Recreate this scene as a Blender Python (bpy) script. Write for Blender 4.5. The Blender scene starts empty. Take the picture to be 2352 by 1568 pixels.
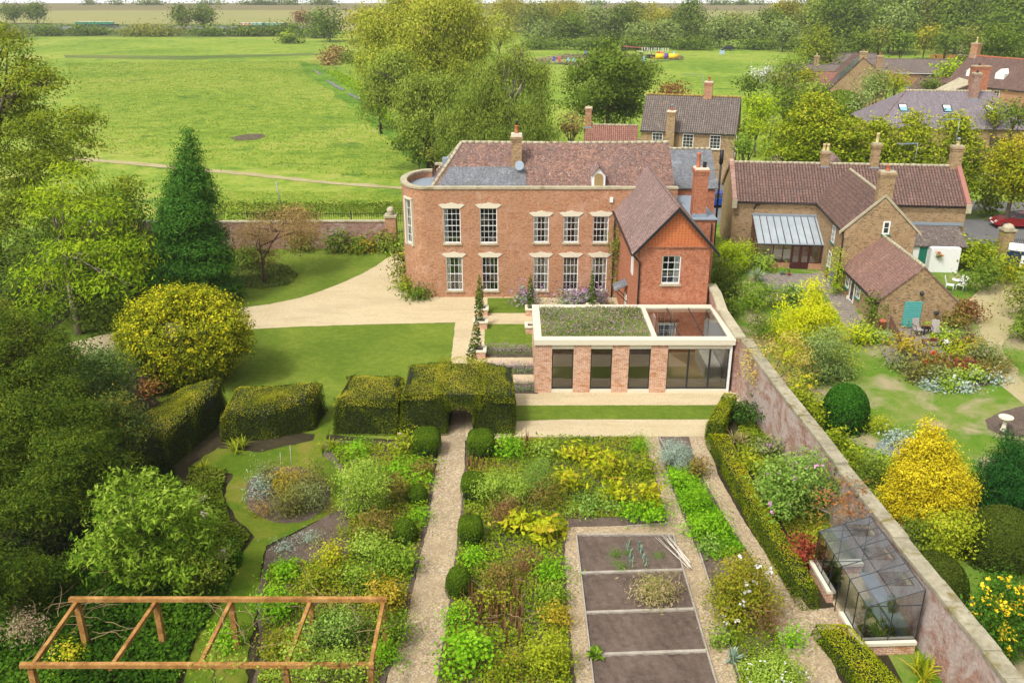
import bpy, math, random
import numpy as np
from mathutils import Vector, Matrix
R = math.radians
PI = math.pi
sc = bpy.context.scene
# ---------------------------------------------------------------- camera, sky, sun, exposure
CAM_H = 21.0
CAM_F = 2600.0                      # focal length in pixels of the 3000 px wide photograph
PITCH = math.atan(1050 / 2600)
cam_d = bpy.data.cameras.new('camera')
cam_d.sensor_width = 36.0
cam_d.lens = 36.0 * CAM_F / 3000.0
cam_d.clip_end = 9000
cam = bpy.data.objects.new('camera', cam_d)
sc.collection.objects.link(cam)
cam.location = (0, 0, CAM_H)
cam.rotation_euler = (PI / 2 - PITCH, 0, 0)
sc.camera = cam
SUN_EL, SUN_AZ = R(56), R(222)      # azimuth measured clockwise from +Y
sc.world = bpy.data.worlds.new('World')
sc.world.use_nodes = True
wn = sc.world.node_tree
sky = wn.nodes.new('ShaderNodeTexSky')
sky.sky_type = 'NISHITA'
sky.sun_disc = False
sky.sun_elevation = SUN_EL
sky.sun_rotation = SUN_AZ
sky.air_density = 1.0
sky.dust_density = 5.0
sky.ozone_density = 0.6
tcw = wn.nodes.new('ShaderNodeTexCoord')
mpw = wn.nodes.new('ShaderNodeMapping')
mpw.inputs['Location'].default_value = (0, 0, 0.13)
wn.links.new(tcw.outputs['Generated'], mpw.inputs['Vector'])
wn.links.new(mpw.outputs['Vector'], sky.inputs['Vector'])
hsv = wn.nodes.new('ShaderNodeHueSaturation')       # thin high cloud: the blue is washed out
hsv.inputs['Saturation'].default_value = 0.06
hsv.inputs['Value'].default_value = 1.0
wn.links.new(sky.outputs['Color'], hsv.inputs['Color'])
sepw = wn.nodes.new('ShaderNodeSeparateXYZ')        # overcast: the zenith is brighter than the horizon
wn.links.new(tcw.outputs['Generated'], sepw.inputs[0])
rmpw = wn.nodes.new('ShaderNodeValToRGB')
rmpw.color_ramp.elements[0].color = (4.0, 4.0, 4.0, 1)       # pale glow in the thin cloud along the horizon
e2 = rmpw.color_ramp.elements.new(0.02); e2.color = (0.62, 0.62, 0.62, 1)
rmpw.color_ramp.elements[-1].color = (1.9, 1.9, 1.9, 1)
wn.links.new(sepw.outputs['Z'], rmpw.inputs[0])
mulw = wn.nodes.new('ShaderNodeMix'); mulw.data_type = 'RGBA'; mulw.blend_type = 'MULTIPLY'; mulw.inputs[0].default_value = 1.0
wn.links.new(hsv.outputs['Color'], mulw.inputs[6]); wn.links.new(rmpw.outputs[0], mulw.inputs[7])
wn.links.new(mulw.outputs[2], wn.nodes['Background'].inputs['Color'])
wn.nodes['Background'].inputs['Strength'].default_value = 0.11
sun_d = bpy.data.lights.new('sun', 'SUN')
sun_d.energy = 2.4
sun_d.angle = R(9)
sun_d.color = (1.0, 0.95, 0.87)
sun = bpy.data.objects.new('sun', sun_d)
sc.collection.objects.link(sun)
sdir = Vector((math.sin(SUN_AZ) * math.cos(SUN_EL), math.cos(SUN_AZ) * math.cos(SUN_EL), math.sin(SUN_EL)))
sun.rotation_euler = sdir.to_track_quat('Z', 'Y').to_euler()
sc.view_settings.view_transform = 'Standard'
sc.view_settings.look = 'None'
sc.view_settings.gamma = 1.0
sc.view_settings.exposure = 0.17
sc.cycles.max_bounces = 6
sc.cycles.diffuse_bounces = 2
sc.cycles.glossy_bounces = 3
sc.cycles.transmission_bounces = 4
sc.cycles.transparent_max_bounces = 8
sc.cycles.use_denoising = True

# ---------------------------------------------------------------- measuring helpers (photo at 2352 px wide -> metres)
_F, _CX, _CY = 2038.4, 1176.0, 784.0
_c, _s = math.cos(PITCH), math.sin(PITCH)
def G(x, y, z=0.0):
    v = (_CY - y) / _F
    t = (z - CAM_H) / (-_s + v * _c)
    return ((x - _CX) / _F * t, (_c + v * _s) * t)
def W(x, y, Y):
    v = (_CY - y) / _F
    t = Y / (_c + v * _s)
    return ((x - _CX) / _F * t, CAM_H + (-_s + v * _c) * t)
def col(h, k=1.0):
    h = h.lstrip('#')
    r = []
    for i in (0, 2, 4):
        c = int(h[i:i + 2], 16) / 255
        r.append(min(1.0, k * (c / 12.92 if c <= 0.04045 else ((c + 0.055) / 1.055) ** 2.4)))
    return (*r, 1.0)

# ---------------------------------------------------------------- object helpers
C = sc.collection
def tag(o, label=None, cat=None, group=None, kind=None):
    if label: o['label'] = label
    if cat: o['category'] = cat
    if group: o['group'] = group
    if kind: o['kind'] = kind
    return o
def thing(name, label, cat, loc=(0, 0, 0), rz=0.0, group=None):
    o = bpy.data.objects.new(name, None)
    o.empty_display_size = 0.2
    C.objects.link(o)
    o.location = loc
    o.rotation_euler = (0, 0, rz)
    return tag(o, label, cat, group)
def dup(o, loc=None, rz=None, s=None, label=None, group=None, parent=None):
    c = o.copy()
    C.objects.link(c)
    if parent is not None: c.parent = parent
    for ch in list(o.children): dup(ch, parent=c)
    if loc is not None: c.location = loc
    if rz is not None: c.rotation_euler = (0, 0, rz)
    if s is not None: c.scale = s if hasattr(s, '__len__') else (s, s, s)
    if label: c['label'] = label
    if group: c['group'] = group
    return c
def link(name, me, mats, parent=None, loc=None, rz=None):
    for m in (mats if isinstance(mats, (list, tuple)) else [mats]): me.materials.append(m)
    o = bpy.data.objects.new(name, me)
    C.objects.link(o)
    if parent is not None: o.parent = parent
    if loc is not None: o.location = loc
    if rz is not None: o.rotation_euler = (0, 0, rz)
    return o

class MB:
    """collects faces of ONE mesh; UVs are laid in metres on every face"""
    def __init__(s): s.v = []; s.f = []; s.m = []; s.sm = []; s.uv = {}
    def face(s, pts, mi=0, smooth=False, uv=None):
        b = len(s.v); s.v += [tuple(p) for p in pts]
        if uv: s.uv[len(s.f)] = uv
        s.f.append(list(range(b, b + len(pts)))); s.m.append(mi); s.sm.append(smooth); return s
    def box(s, x0, y0, z0, x1, y1, z1, mi=0):
        b = len(s.v)
        s.v += [(x0,y0,z0),(x1,y0,z0),(x1,y1,z0),(x0,y1,z0),(x0,y0,z1),(x1,y0,z1),(x1,y1,z1),(x0,y1,z1)]
        for q in ((0,3,2,1),(4,5,6,7),(0,1,5,4),(1,2,6,5),(2,3,7,6),(3,0,4,7)):
            s.f.append([b + i for i in q]); s.m.append(mi); s.sm.append(False)
        return s
    def prism(s, pts, d, mi=0):
        """pts: closed 3D polygon, extruded by vector d"""
        n = len(pts); b = len(s.v)
        s.v += [tuple(p) for p in pts] + [(p[0]+d[0], p[1]+d[1], p[2]+d[2]) for p in pts]
        s.f.append([b + i for i in range(n)][::-1]); s.m.append(mi); s.sm.append(False)
        s.f.append([b + n + i for i in range(n)]); s.m.append(mi); s.sm.append(False)
        for i in range(n):
            j = (i + 1) % n
            s.f.append([b+i, b+j, b+n+j, b+n+i]); s.m.append(mi); s.sm.append(False)
        return s
    def tube(s, pts, rad, n=6, mi=0, cap=True, smooth=True):
        pts = [Vector(p) for p in pts]
        if not hasattr(rad, '__len__'): rad = [rad] * len(pts)
        b = len(s.v); up = Vector((0.13, 0.21, 0.97))
        for i, p in enumerate(pts):
            d = (pts[min(i+1, len(pts)-1)] - pts[max(i-1, 0)]).normalized()
            a = d.cross(up)
            if a.length < 1e-3: a = d.cross(Vector((1, 0, 0)))
            a.normalize(); c = d.cross(a)
            for k in range(n):
                t = 2 * PI * k / n
                s.v.append(tuple(p + (a * math.cos(t) + c * math.sin(t)) * rad[i]))
        for i in range(len(pts) - 1):
            for k in range(n):
                k2 = (k + 1) % n
                s.f.append([b+i*n+k, b+i*n+k2, b+(i+1)*n+k2, b+(i+1)*n+k]); s.m.append(mi); s.sm.append(smooth)
        if cap:
            s.f.append([b + k for k in range(n)][::-1]); s.m.append(mi); s.sm.append(False)
            s.f.append([b + (len(pts)-1)*n + k for k in range(n)]); s.m.append(mi); s.sm.append(False)
        return s
    def lathe(s, c, prof, n=14, mi=0, smooth=True):
        return s.tube([(c[0], c[1], c[2] + z) for r, z in prof], [r for r, z in prof], n, mi, True, smooth) if False else s._lathe(c, prof, n, mi, smooth)
    def _lathe(s, c, prof, n, mi, smooth):
        b = len(s.v)
        for r, z in prof:
            for k in range(n):
                t = 2 * PI * k / n
                s.v.append((c[0] + r * math.cos(t), c[1] + r * math.sin(t), c[2] + z))
        for i in range(len(prof) - 1):
            for k in range(n):
                k2 = (k + 1) % n
                s.f.append([b+i*n+k, b+i*n+k2, b+(i+1)*n+k2, b+(i+1)*n+k]); s.m.append(mi); s.sm.append(smooth)
        s.f.append([b + k for k in range(n)][::-1]); s.m.append(mi); s.sm.append(False)
        s.f.append([b + (len(prof)-1)*n + k for k in range(n)]); s.m.append(mi); s.sm.append(False)
        return s
    def build(s, name, mats, parent=None, loc=None, rz=None, off=(0, 0, 0)):
        me = bpy.data.meshes.new(name)
        me.from_pydata([(x - off[0], y - off[1], z - off[2]) for x, y, z in s.v], [], s.f)
        me.polygons.foreach_set('material_index', s.m)
        me.polygons.foreach_set('use_smooth', s.sm)
        uvl = me.uv_layers.new(name='UVMap').data
        for p in me.polygons:
            if p.index in s.uv:
                for k, li in enumerate(p.loop_indices): uvl[li].uv = s.uv[p.index][k]
                continue
            n = p.normal
            t = Vector((-n.y, n.x, 0))
            if t.length < 0.02: t = Vector((1, 0, 0))
            t.normalize(); bb = n.cross(t)
            for li in p.loop_indices:
                q = Vector(s.v[me.loops[li].vertex_index])
                uvl[li].uv = (q.dot(t), q.dot(bb))
        me.update()
        return link(name, me, mats, parent, loc, rz)

# ---------------------------------------------------------------- materials
def newmat(name):
    m = bpy.data.materials.new(name); m.use_nodes = True
    nt = m.node_tree
    for n in list(nt.nodes): nt.nodes.remove(n)
    return m, nt, nt.nodes, nt.links
def nd(nt, t, **kw):
    n = nt.nodes.new(t)
    for k, v in kw.items():
        if k in n.inputs: n.inputs[k].default_value = v
        else: setattr(n, k, v)
    return n
def ramp(nt, stops, interp='LINEAR'):
    n = nt.nodes.new('ShaderNodeValToRGB'); r = n.color_ramp; r.interpolation = interp
    while len(r.elements) < len(stops): r.elements.new(0.5)
    for e, (p, c) in zip(r.elements, stops): e.position = p; e.color = c
    return n
def out(nt, sh):
    o = nt.nodes.new('ShaderNodeOutputMaterial'); nt.links.new(sh.outputs[0], o.inputs['Surface'])
def noise(nt, vec, scale, detail=4, rough=0.55, dist=0.0):
    n = nd(nt, 'ShaderNodeTexNoise', Scale=scale, Detail=detail, Roughness=rough, Distortion=dist)
    if vec is not None: nt.links.new(vec, n.inputs['Vector'])
    return n
def mixc(nt, f, a, b, mode='MIX'):
    m = nt.nodes.new('ShaderNodeMix'); m.data_type = 'RGBA'; m.blend_type = mode
    L = nt.links
    for s, i in ((f, 0), (a, 6), (b, 7)):
        if isinstance(s, (int, float)): m.inputs[i].default_value = s
        elif isinstance(s, tuple): m.inputs[i].default_value = s
        else: L.new(s, m.inputs[i])
    return m.outputs[2]
def objpos(nt, world=False):
    if world: return nt.nodes.new('ShaderNodeNewGeometry').outputs['Position']
    return nt.nodes.new('ShaderNodeTexCoord').outputs['Object']
def bump(nt, h, strength, dist=0.02):
    b = nd(nt, 'ShaderNodeBump', Strength=strength, Distance=dist); nt.links.new(h, b.inputs['Height']); return b.outputs[0]
def plain(name, c, rough=0.6, metal=0.0, var=0.12, spec=0.3):
    """painted / plain surface with slight mottling"""
    m, nt, N, L = newmat(name)
    n = noise(nt, objpos(nt), 7.0, 5)
    cc = mixc(nt, n.outputs[0], tuple(x * (1 - var) for x in c[:3]) + (1,), tuple(min(1, x * (1 + var)) for x in c[:3]) + (1,))
    p = nd(nt, 'ShaderNodeBsdfPrincipled', Roughness=rough, Metallic=metal)
    p.inputs['Specular IOR Level'].default_value = spec
    L.new(cc, p.inputs['Base Color']); out(nt, p); return m
def ground_mat(name, stops, s1, s2, s3=None, bmp=0.4, bdist=0.03, w=(0.5, 0.3, 0.2), patch=None, rough=0.95):
    """natural ground: three scales of world-space noise drive a ramp; patch=(color, scale, lo, hi) adds worn patches"""
    m, nt, N, L = newmat(name)
    P = objpos(nt, True)
    a, b = noise(nt, P, s1, 5, 0.6, 0.4), noise(nt, P, s2, 6, 0.65)
    cc = noise(nt, P, s3 or s2 * 5, 6, 0.7)
    m1 = nd(nt, 'ShaderNodeMath', operation='MULTIPLY'); m1.inputs[1].default_value = w[0]; L.new(a.outputs[0], m1.inputs[0])
    m2 = nd(nt, 'ShaderNodeMath', operation='MULTIPLY_ADD'); m2.inputs[1].default_value = w[1]; L.new(b.outputs[0], m2.inputs[0]); L.new(m1.outputs[0], m2.inputs[2])
    m3 = nd(nt, 'ShaderNodeMath', operation='MULTIPLY_ADD'); m3.inputs[1].default_value = w[2]; L.new(cc.outputs[0], m3.inputs[0]); L.new(m2.outputs[0], m3.inputs[2])
    r = ramp(nt, stops); L.new(m3.outputs[0], r.inputs[0]); c = r.outputs[0]
    if patch:
        pn = noise(nt, P, patch[1], 5, 0.6, 0.6)
        pr = ramp(nt, [(patch[2], (0, 0, 0, 1)), (patch[3], (1, 1, 1, 1))]); L.new(pn.outputs[0], pr.inputs[0])
        c = mixc(nt, pr.outputs[0], c, patch[0])
    p = nd(nt, 'ShaderNodeBsdfPrincipled', Roughness=rough); p.inputs['Specular IOR Level'].default_value = 0.15
    L.new(c, p.inputs['Base Color']); L.new(bump(nt, m3.outputs[0], bmp, bdist), p.inputs['Normal']); out(nt, p); return m
def brick_mat(name, c1, c2, mortar, stain=None, bw=0.225, bh=0.075, ms=0.008, dark=0.5, pale=None, bmp=0.5, plo=0.52):
    m, nt, N, L = newmat(name)
    uv = N.new('ShaderNodeUVMap').outputs[0]
    br = nd(nt, 'ShaderNodeTexBrick', **{'Color1': c1, 'Color2': c2, 'Mortar': mortar, 'Scale': 1.0, 'Mortar Size': ms, 'Mortar Smooth': 0.3, 'Bias': 0.0, 'Brick Width': bw, 'Row Height': bh})
    br.offset = 0.5; L.new(uv, br.inputs['Vector'])
    P = objpos(nt)
    # single dark / burnt bricks
    wn_ = nd(nt, 'ShaderNodeTexBrick', **{'Color1': (0, 0, 0, 1), 'Color2': (1, 1, 1, 1), 'Mortar': (0, 0, 0, 1), 'Scale': 1.0, 'Mortar Size': 0.0, 'Brick Width': bw, 'Row Height': bh})
    L.new(uv, wn_.inputs['Vector'])
    dr = ramp(nt, [(0.62, (0, 0, 0, 1)), (0.95, (1, 1, 1, 1))]); L.new(wn_.outputs[0], dr.inputs[0])
    dk = mixc(nt, dr.outputs[0], br.outputs[0], tuple(x * dark for x in c1[:3]) + (1,))
    n1 = noise(nt, P, 0.55, 6, 0.65, 0.5)
    r1 = ramp(nt, [(0.40, (0, 0, 0, 1)), (0.68, (1, 1, 1, 1))]); L.new(n1.outputs[0], r1.inputs[0])
    m1 = nd(nt, 'ShaderNodeMath', operation='MULTIPLY'); m1.inputs[1].default_value = 0.3; L.new(r1.outputs[0], m1.inputs[0])
    c = mixc(nt, m1.outputs[0], dk, stain or tuple(x * 0.55 for x in c1[:3]) + (1,))
    if pale:
        n2 = noise(nt, P, 0.9, 6, 0.7, 1.0)
        r2 = ramp(nt, [(plo, (0, 0, 0, 1)), (plo + .14, (1, 1, 1, 1))]); L.new(n2.outputs[0], r2.inputs[0])
        m2 = nd(nt, 'ShaderNodeMath', operation='MULTIPLY'); m2.inputs[1].default_value = 0.6; L.new(r2.outputs[0], m2.inputs[0])
        c = mixc(nt, m2.outputs[0], c, pale)
    n3_ = noise(nt, P, 8, 6, 0.8); n3 = ramp(nt, [(0.36, (0, 0, 0, 1)), (0.64, (1, 1, 1, 1))]); L.new(n3_.outputs[0], n3.inputs[0])
    c = mixc(nt, n3.outputs[0], mixc(nt, 0.30, c, (0.03, 0.02, 0.012, 1)), mixc(nt, 0.15, c, (1, 0.9, 0.78, 1)))
    p = nd(nt, 'ShaderNodeBsdfPrincipled', Roughness=0.9); p.inputs['Specular IOR Level'].default_value = 0.2
    L.new(c, p.inputs['Base Color']); L.new(bump(nt, br.outputs['Fac'], -bmp, 0.012), p.inputs['Normal']); out(nt, p); return m
def tile_mat(name, c1, c2, gap, bw=0.17, bh=0.11, lichen=None, spots=None, pan=0.0, stain=None, patches=None, streak=.55):
    """roof tiles or slates in rows; pan>0 adds the round rolls of pantiles"""
    m, nt, N, L = newmat(name)
    uv = N.new('ShaderNodeUVMap').outputs[0]
    mp = nd(nt, 'ShaderNodeMapping'); L.new(uv, mp.inputs['Vector'])
    br = nd(nt, 'ShaderNodeTexBrick', **{'Color1': c1, 'Color2': c2, 'Mortar': gap, 'Scale': 1.0, 'Mortar Size': 0.028 if pan else 0.014, 'Mortar Smooth': 0.2, 'Bias': -0.1, 'Brick Width': bw, 'Row Height': bh})
    br.offset = 0.0 if pan else 0.5; L.new(mp.outputs[0], br.inputs['Vector'])
    P = objpos(nt); c = br.outputs[0]
    n1 = noise(nt, P, 0.45, 6, 0.68, 0.6)
    r1 = ramp(nt, [(0.42, (0, 0, 0, 1)), (0.62, (1, 1, 1, 1))]); L.new(n1.outputs[0], r1.inputs[0])
    m1 = nd(nt, 'ShaderNodeMath', operation='MULTIPLY'); m1.inputs[1].default_value = 0.6; L.new(r1.outputs[0], m1.inputs[0])
    c = mixc(nt, m1.outputs[0], c, stain or tuple(x * 0.5 for x in c1[:3]) + (1,))
    if patches:
        n4 = noise(nt, P, 1.4, 5, 0.7, 0.8)
        r4 = ramp(nt, [(0.56, (0, 0, 0, 1)), (0.72, (1, 1, 1, 1))]); L.new(n4.outputs[0], r4.inputs[0]); c = mixc(nt, r4.outputs[0], c, patches)
    if lichen:
        n2 = noise(nt, P, 0.8, 6, 0.7, 0.3)
        r2 = ramp(nt, [(lichen[1], (0, 0, 0, 1)), (lichen[1] + 0.1, (1, 1, 1, 1))]); L.new(n2.outputs[0], r2.inputs[0]); c = mixc(nt, r2.outputs[0], c, lichen[0])
    if spots:
        vo = nd(nt, 'ShaderNodeTexVoronoi', Scale=5.0); L.new(P, vo.inputs['Vector'])
        r3 = ramp(nt, [(0.0, (1, 1, 1, 1)), (spots[1], (1, 1, 1, 1)), (spots[1] + 0.06, (0, 0, 0, 1))]); L.new(vo.outputs['Distance'], r3.inputs[0]); c = mixc(nt, r3.outputs[0], c, spots[0])
    # rain streaks and soot running down the slope, then fine mottling
    ms_ = nd(nt, 'ShaderNodeMapping'); ms_.inputs['Scale'].default_value = (4.5, .55, 1); L.new(uv, ms_.inputs['Vector'])
    n5 = noise(nt, ms_.outputs[0], 1.0, 6, 0.75, .3); r5_ = ramp(nt, [(0.44, (0, 0, 0, 1)), (0.68, (1, 1, 1, 1))]); L.new(n5.outputs[0], r5_.inputs[0])
    m5 = nd(nt, 'ShaderNodeMath', operation='MULTIPLY'); m5.inputs[1].default_value = streak; L.new(r5_.outputs[0], m5.inputs[0])
    c = mixc(nt, m5.outputs[0], c, tuple(x * 0.28 for x in c2[:3]) + (1,))
    n3 = noise(nt, P, 7, 6, 0.8); r3_ = ramp(nt, [(0.36, (0, 0, 0, 1)), (0.64, (1, 1, 1, 1))]); L.new(n3.outputs[0], r3_.inputs[0])
    c = mixc(nt, r3_.outputs[0], mixc(nt, 0.42, c, (0.012, 0.01, 0.008, 1)), mixc(nt, 0.12, c, (1, 0.88, 0.78, 1)))
    p = nd(nt, 'ShaderNodeBsdfPrincipled', Roughness=0.75); p.inputs['Specular IOR Level'].default_value = 0.3
    L.new(c, p.inputs['Base Color'])
    if pan:
        wv = nd(nt, 'ShaderNodeTexWave', Scale=1.0 / bw / 1.0 * 0.5 * 2 / 2, Distortion=0.0); wv.wave_type = 'BANDS'; wv.bands_direction = 'X'; wv.wave_profile = 'SIN'
        wv.inputs['Scale'].default_value = 0.314 / bw
        L.new(mp.outputs[0], wv.inputs['Vector'])
        ad = nd(nt, 'ShaderNodeMath', operation='SUBTRACT'); L.new(wv.outputs['Fac'], ad.inputs[0]); L.new(br.outputs['Fac'], ad.inputs[1])
        L.new(bump(nt, ad.outputs[0], 0.9, pan), p.inputs['Normal'])
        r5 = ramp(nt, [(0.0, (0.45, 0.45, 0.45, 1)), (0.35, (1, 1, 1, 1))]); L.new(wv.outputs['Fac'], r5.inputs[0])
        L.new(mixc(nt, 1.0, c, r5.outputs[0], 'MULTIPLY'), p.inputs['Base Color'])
    else: L.new(bump(nt, br.outputs['Fac'], -0.8, 0.02), p.inputs['Normal'])
    out(nt, p); return m
def glass_mat(name, tint=(0.6, 0.65, 0.65, 1), alpha=0.35, rough=0.03):
    """window glass: mirror-like reflection over a see-through tinted pane"""
    m, nt, N, L = newmat(name)
    g = nd(nt, 'ShaderNodeBsdfGlossy', Roughness=rough); g.inputs['Color'].default_value = (0.9, 0.95, 1, 1)
    t = nd(nt, 'ShaderNodeBsdfTransparent'); t.inputs['Color'].default_value = tint
    fr = nd(nt, 'ShaderNodeFresnel', IOR=1.5)
    ad = nd(nt, 'ShaderNodeMath', operation='ADD'); ad.use_clamp = True; L.new(fr.outputs[0], ad.inputs[0]); ad.inputs[1].default_value = alpha
    mx = N.new('ShaderNodeMixShader'); L.new(ad.outputs[0], mx.inputs[0]); L.new(t.outputs[0], mx.inputs[1]); L.new(g.outputs[0], mx.inputs[2])
    out(nt, mx); return m
_leafm = {}
def leaf_mat(name, cols, k=1.0, tr=0.2, rough=0.75):
    """foliage: the per-leaf value 'v' picks a colour of the species"""
    if name in _leafm: return _leafm[name]
    m, nt, N, L = newmat(name)
    at = N.new('ShaderNodeAttribute'); at.attribute_name = 'v'
    def lf(c):      # leaf reflectance: warm greens, little blue; petals and silver leaves keep their own hue
        r_, g_, b_, _ = col(c, k)
        if b_ < g_ * .62 and r_ < g_ * 1.2: w_ = max(0, min(1, (.9 - r_ / g_) / .4)); r_, g_, b_ = r_ * (1 + .18 * w_) + g_ * .03 * w_, g_ * (1.04 - .08 * w_), b_ * .62
        return (r_, g_, b_, 1)
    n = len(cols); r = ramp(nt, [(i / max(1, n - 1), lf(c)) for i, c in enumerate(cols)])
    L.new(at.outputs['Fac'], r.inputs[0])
    p = nd(nt, 'ShaderNodeBsdfPrincipled', Roughness=rough); p.inputs['Specular IOR Level'].default_value = 0.08
    L.new(r.outputs[0], p.inputs['Base Color'])
    t = N.new('ShaderNodeBsdfTranslucent'); L.new(r.outputs[0], t.inputs['Color'])
    mx = N.new('ShaderNodeMixShader'); mx.inputs[0].default_value = tr
    L.new(p.outputs[0], mx.inputs[1]); L.new(t.outputs[0], mx.inputs[2]); out(nt, mx)
    _leafm[name] = m; return m
def bark_mat(name, c):
    m, nt, N, L = newmat(name)
    P = objpos(nt); mp = nd(nt, 'ShaderNodeMapping'); mp.inputs['Scale'].default_value = (6, 6, 1.2); L.new(P, mp.inputs['Vector'])
    n = noise(nt, mp.outputs[0], 2.0, 6, 0.7, 0.5)
    r = ramp(nt, [(0.3, tuple(x * 0.4 for x in c[:3]) + (1,)), (0.7, c)]); L.new(n.outputs[0], r.inputs[0])
    p = nd(nt, 'ShaderNodeBsdfPrincipled', Roughness=0.9); L.new(r.outputs[0], p.inputs['Base Color']); L.new(bump(nt, n.outputs[0], 0.8, 0.05), p.inputs['Normal']); out(nt, p); return m

# ---------------------------------------------------------------- foliage
def nrm(a): return a / np.maximum(1e-6, np.linalg.norm(a, axis=1, keepdims=True))
def leaf_mesh(name, Cn, Nn, size, asp, val, down=0.0, rng=None, bend=0.0):
    """one small folded blade per point: Cn centres, Nn facing, size per leaf (n,), asp = width/length"""
    n = len(Cn); rng = rng or np.random.default_rng(1)
    rnd = rng.normal(size=(n, 3)); rnd[:, 2] -= down * 3
    a = nrm(rnd - (rnd * Nn).sum(1, keepdims=True) * Nn); b = np.cross(Nn, a)
    s = (size * rng.uniform(0.65, 1.35, n))[:, None]
    V = np.empty((n, 4, 3), np.float32)
    V[:, 0] = Cn - a * s * 0.5; V[:, 1] = Cn + b * s * asp * 0.5 - Nn * s * bend
    V[:, 2] = Cn + a * s * 0.5; V[:, 3] = Cn - b * s * asp * 0.5 - Nn * s * bend
    me = bpy.data.meshes.new(name)
    me.vertices.add(4 * n); me.vertices.foreach_set('co', V.ravel())
    me.loops.add(4 * n); me.loops.foreach_set('vertex_index', np.arange(4 * n, dtype=np.int32))
    me.polygons.add(n); me.polygons.foreach_set('loop_start', np.arange(0, 4 * n, 4, dtype=np.int32))
    me.polygons.foreach_set('loop_total', np.full(n, 4, np.int32))
    at = me.attributes.new('v', 'FLOAT', 'FACE'); at.data.foreach_set('value', np.clip(val, 0, 1).astype(np.float32))
    me.update(calc_edges=True); return me
def crown_pts(blobs, size=0.25, asp=0.55, dens=1.5, per=20, cr=None, rng=None, inner=0.35, flat=0.6, zmin=-0.55, topv=0.25, hang=0.0, jit=0.6, upb=0.55):
    """leaf clumps spread through a set of ellipsoid lobes (c, (rx, ry, rz)); returns centres, normals, values"""
    Cs, Ns, Vs = [], [], []
    cr = cr or size * 2.3
    zs = [c[2] + r[2] for c, r in blobs] + [c[2] - r[2] for c, r in blobs]; z0, z1 = min(zs), max(zs)
    for c, r in blobs:
        c = np.array(c, float); r = np.array(r, float)
        area = 4 * PI * (((r[0]*r[1])**1.6 + (r[0]*r[2])**1.6 + (r[1]*r[2])**1.6) / 3) ** (1/1.6)
        k = max(5, int(area * dens * 0.62 / size**2 / asp / per))
        u = nrm(rng.normal(size=(k, 3))); u[:, 2] = np.where(u[:, 2] < zmin, -u[:, 2], u[:, 2])
        t = np.where(rng.random(k) < inner, rng.uniform(0.45, 0.85, k), rng.uniform(0.82, 1.07, k))[:, None]
        cc = c + u * r * t; cn = nrm(u / r); cv = rng.random(k)
        idx = np.repeat(np.arange(k), per)
        off = rng.normal(size=(k * per, 3)) * cr * np.array([1, 1, flat]) * rng.uniform(0.5, 1.3, k)[idx][:, None]
        off[:, 2] -= rng.exponential(1.0, k * per) * hang
        p = cc[idx] + off
        nn = nrm(cn[idx] * 0.9 + off / cr * 0.35 + rng.normal(size=p.shape) * jit + np.array([0, 0, upb]))
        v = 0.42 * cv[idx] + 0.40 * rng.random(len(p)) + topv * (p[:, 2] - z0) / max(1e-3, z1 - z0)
        Cs.append(p); Ns.append(nn); Vs.append(v)
    return np.vstack(Cs), np.vstack(Ns), np.concatenate(Vs)
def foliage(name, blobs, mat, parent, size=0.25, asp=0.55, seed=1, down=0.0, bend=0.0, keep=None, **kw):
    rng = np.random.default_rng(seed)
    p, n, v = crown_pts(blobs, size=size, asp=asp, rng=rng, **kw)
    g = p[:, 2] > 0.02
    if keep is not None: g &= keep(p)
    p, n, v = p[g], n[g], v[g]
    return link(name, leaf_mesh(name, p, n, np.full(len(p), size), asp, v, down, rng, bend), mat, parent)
def limbs(name, mat, parent, base_r, h, blobs, seed=1, lean=(0, 0), n=6, sub=3, start=0.45):
    """tapered trunk with limbs reaching into every lobe of the crown"""
    rnd = random.Random(seed); mb = MB()
    th = h; tp = []
    for i in range(7):
        t = i / 6; tp.append((lean[0]*t + rnd.uniform(-1, 1)*base_r*0.5*t, lean[1]*t + rnd.uniform(-1, 1)*base_r*0.5*t, th * t - (0.15 if i == 0 else 0)))
    mb.tube(tp, [base_r * (1.25 if i == 0 else 1) * (1 - 0.75 * i / 6) for i in range(7)], 8)
    for c, r in blobs:
        k = rnd.randint(2, 5) if h > 3 else 3
        s = tp[k]
        e = (c[0] + rnd.uniform(-.2, .2)*r[0], c[1] + rnd.uniform(-.2, .2)*r[1], c[2] + r[2]*0.3)
        mid = [(s[0]*(1-t)+e[0]*t + rnd.uniform(-1, 1)*0.06*h, s[1]*(1-t)+e[1]*t + rnd.uniform(-1, 1)*0.06*h, s[2]*(1-t)+e[2]*t + 0.05*h*math.sin(t*PI)) for t in (0.35, 0.7)]
        mb.tube([s] + mid + [e], [base_r*0.5, base_r*0.36, base_r*0.22, base_r*0.07], 5)
        for j in range(sub):
            d = Vector((rnd.gauss(0, 1), rnd.gauss(0, 1), rnd.uniform(-.3, 1))).normalized()
            q = (c[0] + d.x*r[0]*0.9, c[1] + d.y*r[1]*0.9, c[2] + d.z*r[2]*0.9)
            m0 = mid[1]
            mb.tube([m0, ((m0[0]+q[0])/2 + rnd.uniform(-.1, .1)*r[0], (m0[1]+q[1])/2, (m0[2]+q[2])/2 + 0.1*r[2]), q], [base_r*0.2, base_r*0.12, base_r*0.03], 4)
    return mb.build(name, mat, parent)
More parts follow.
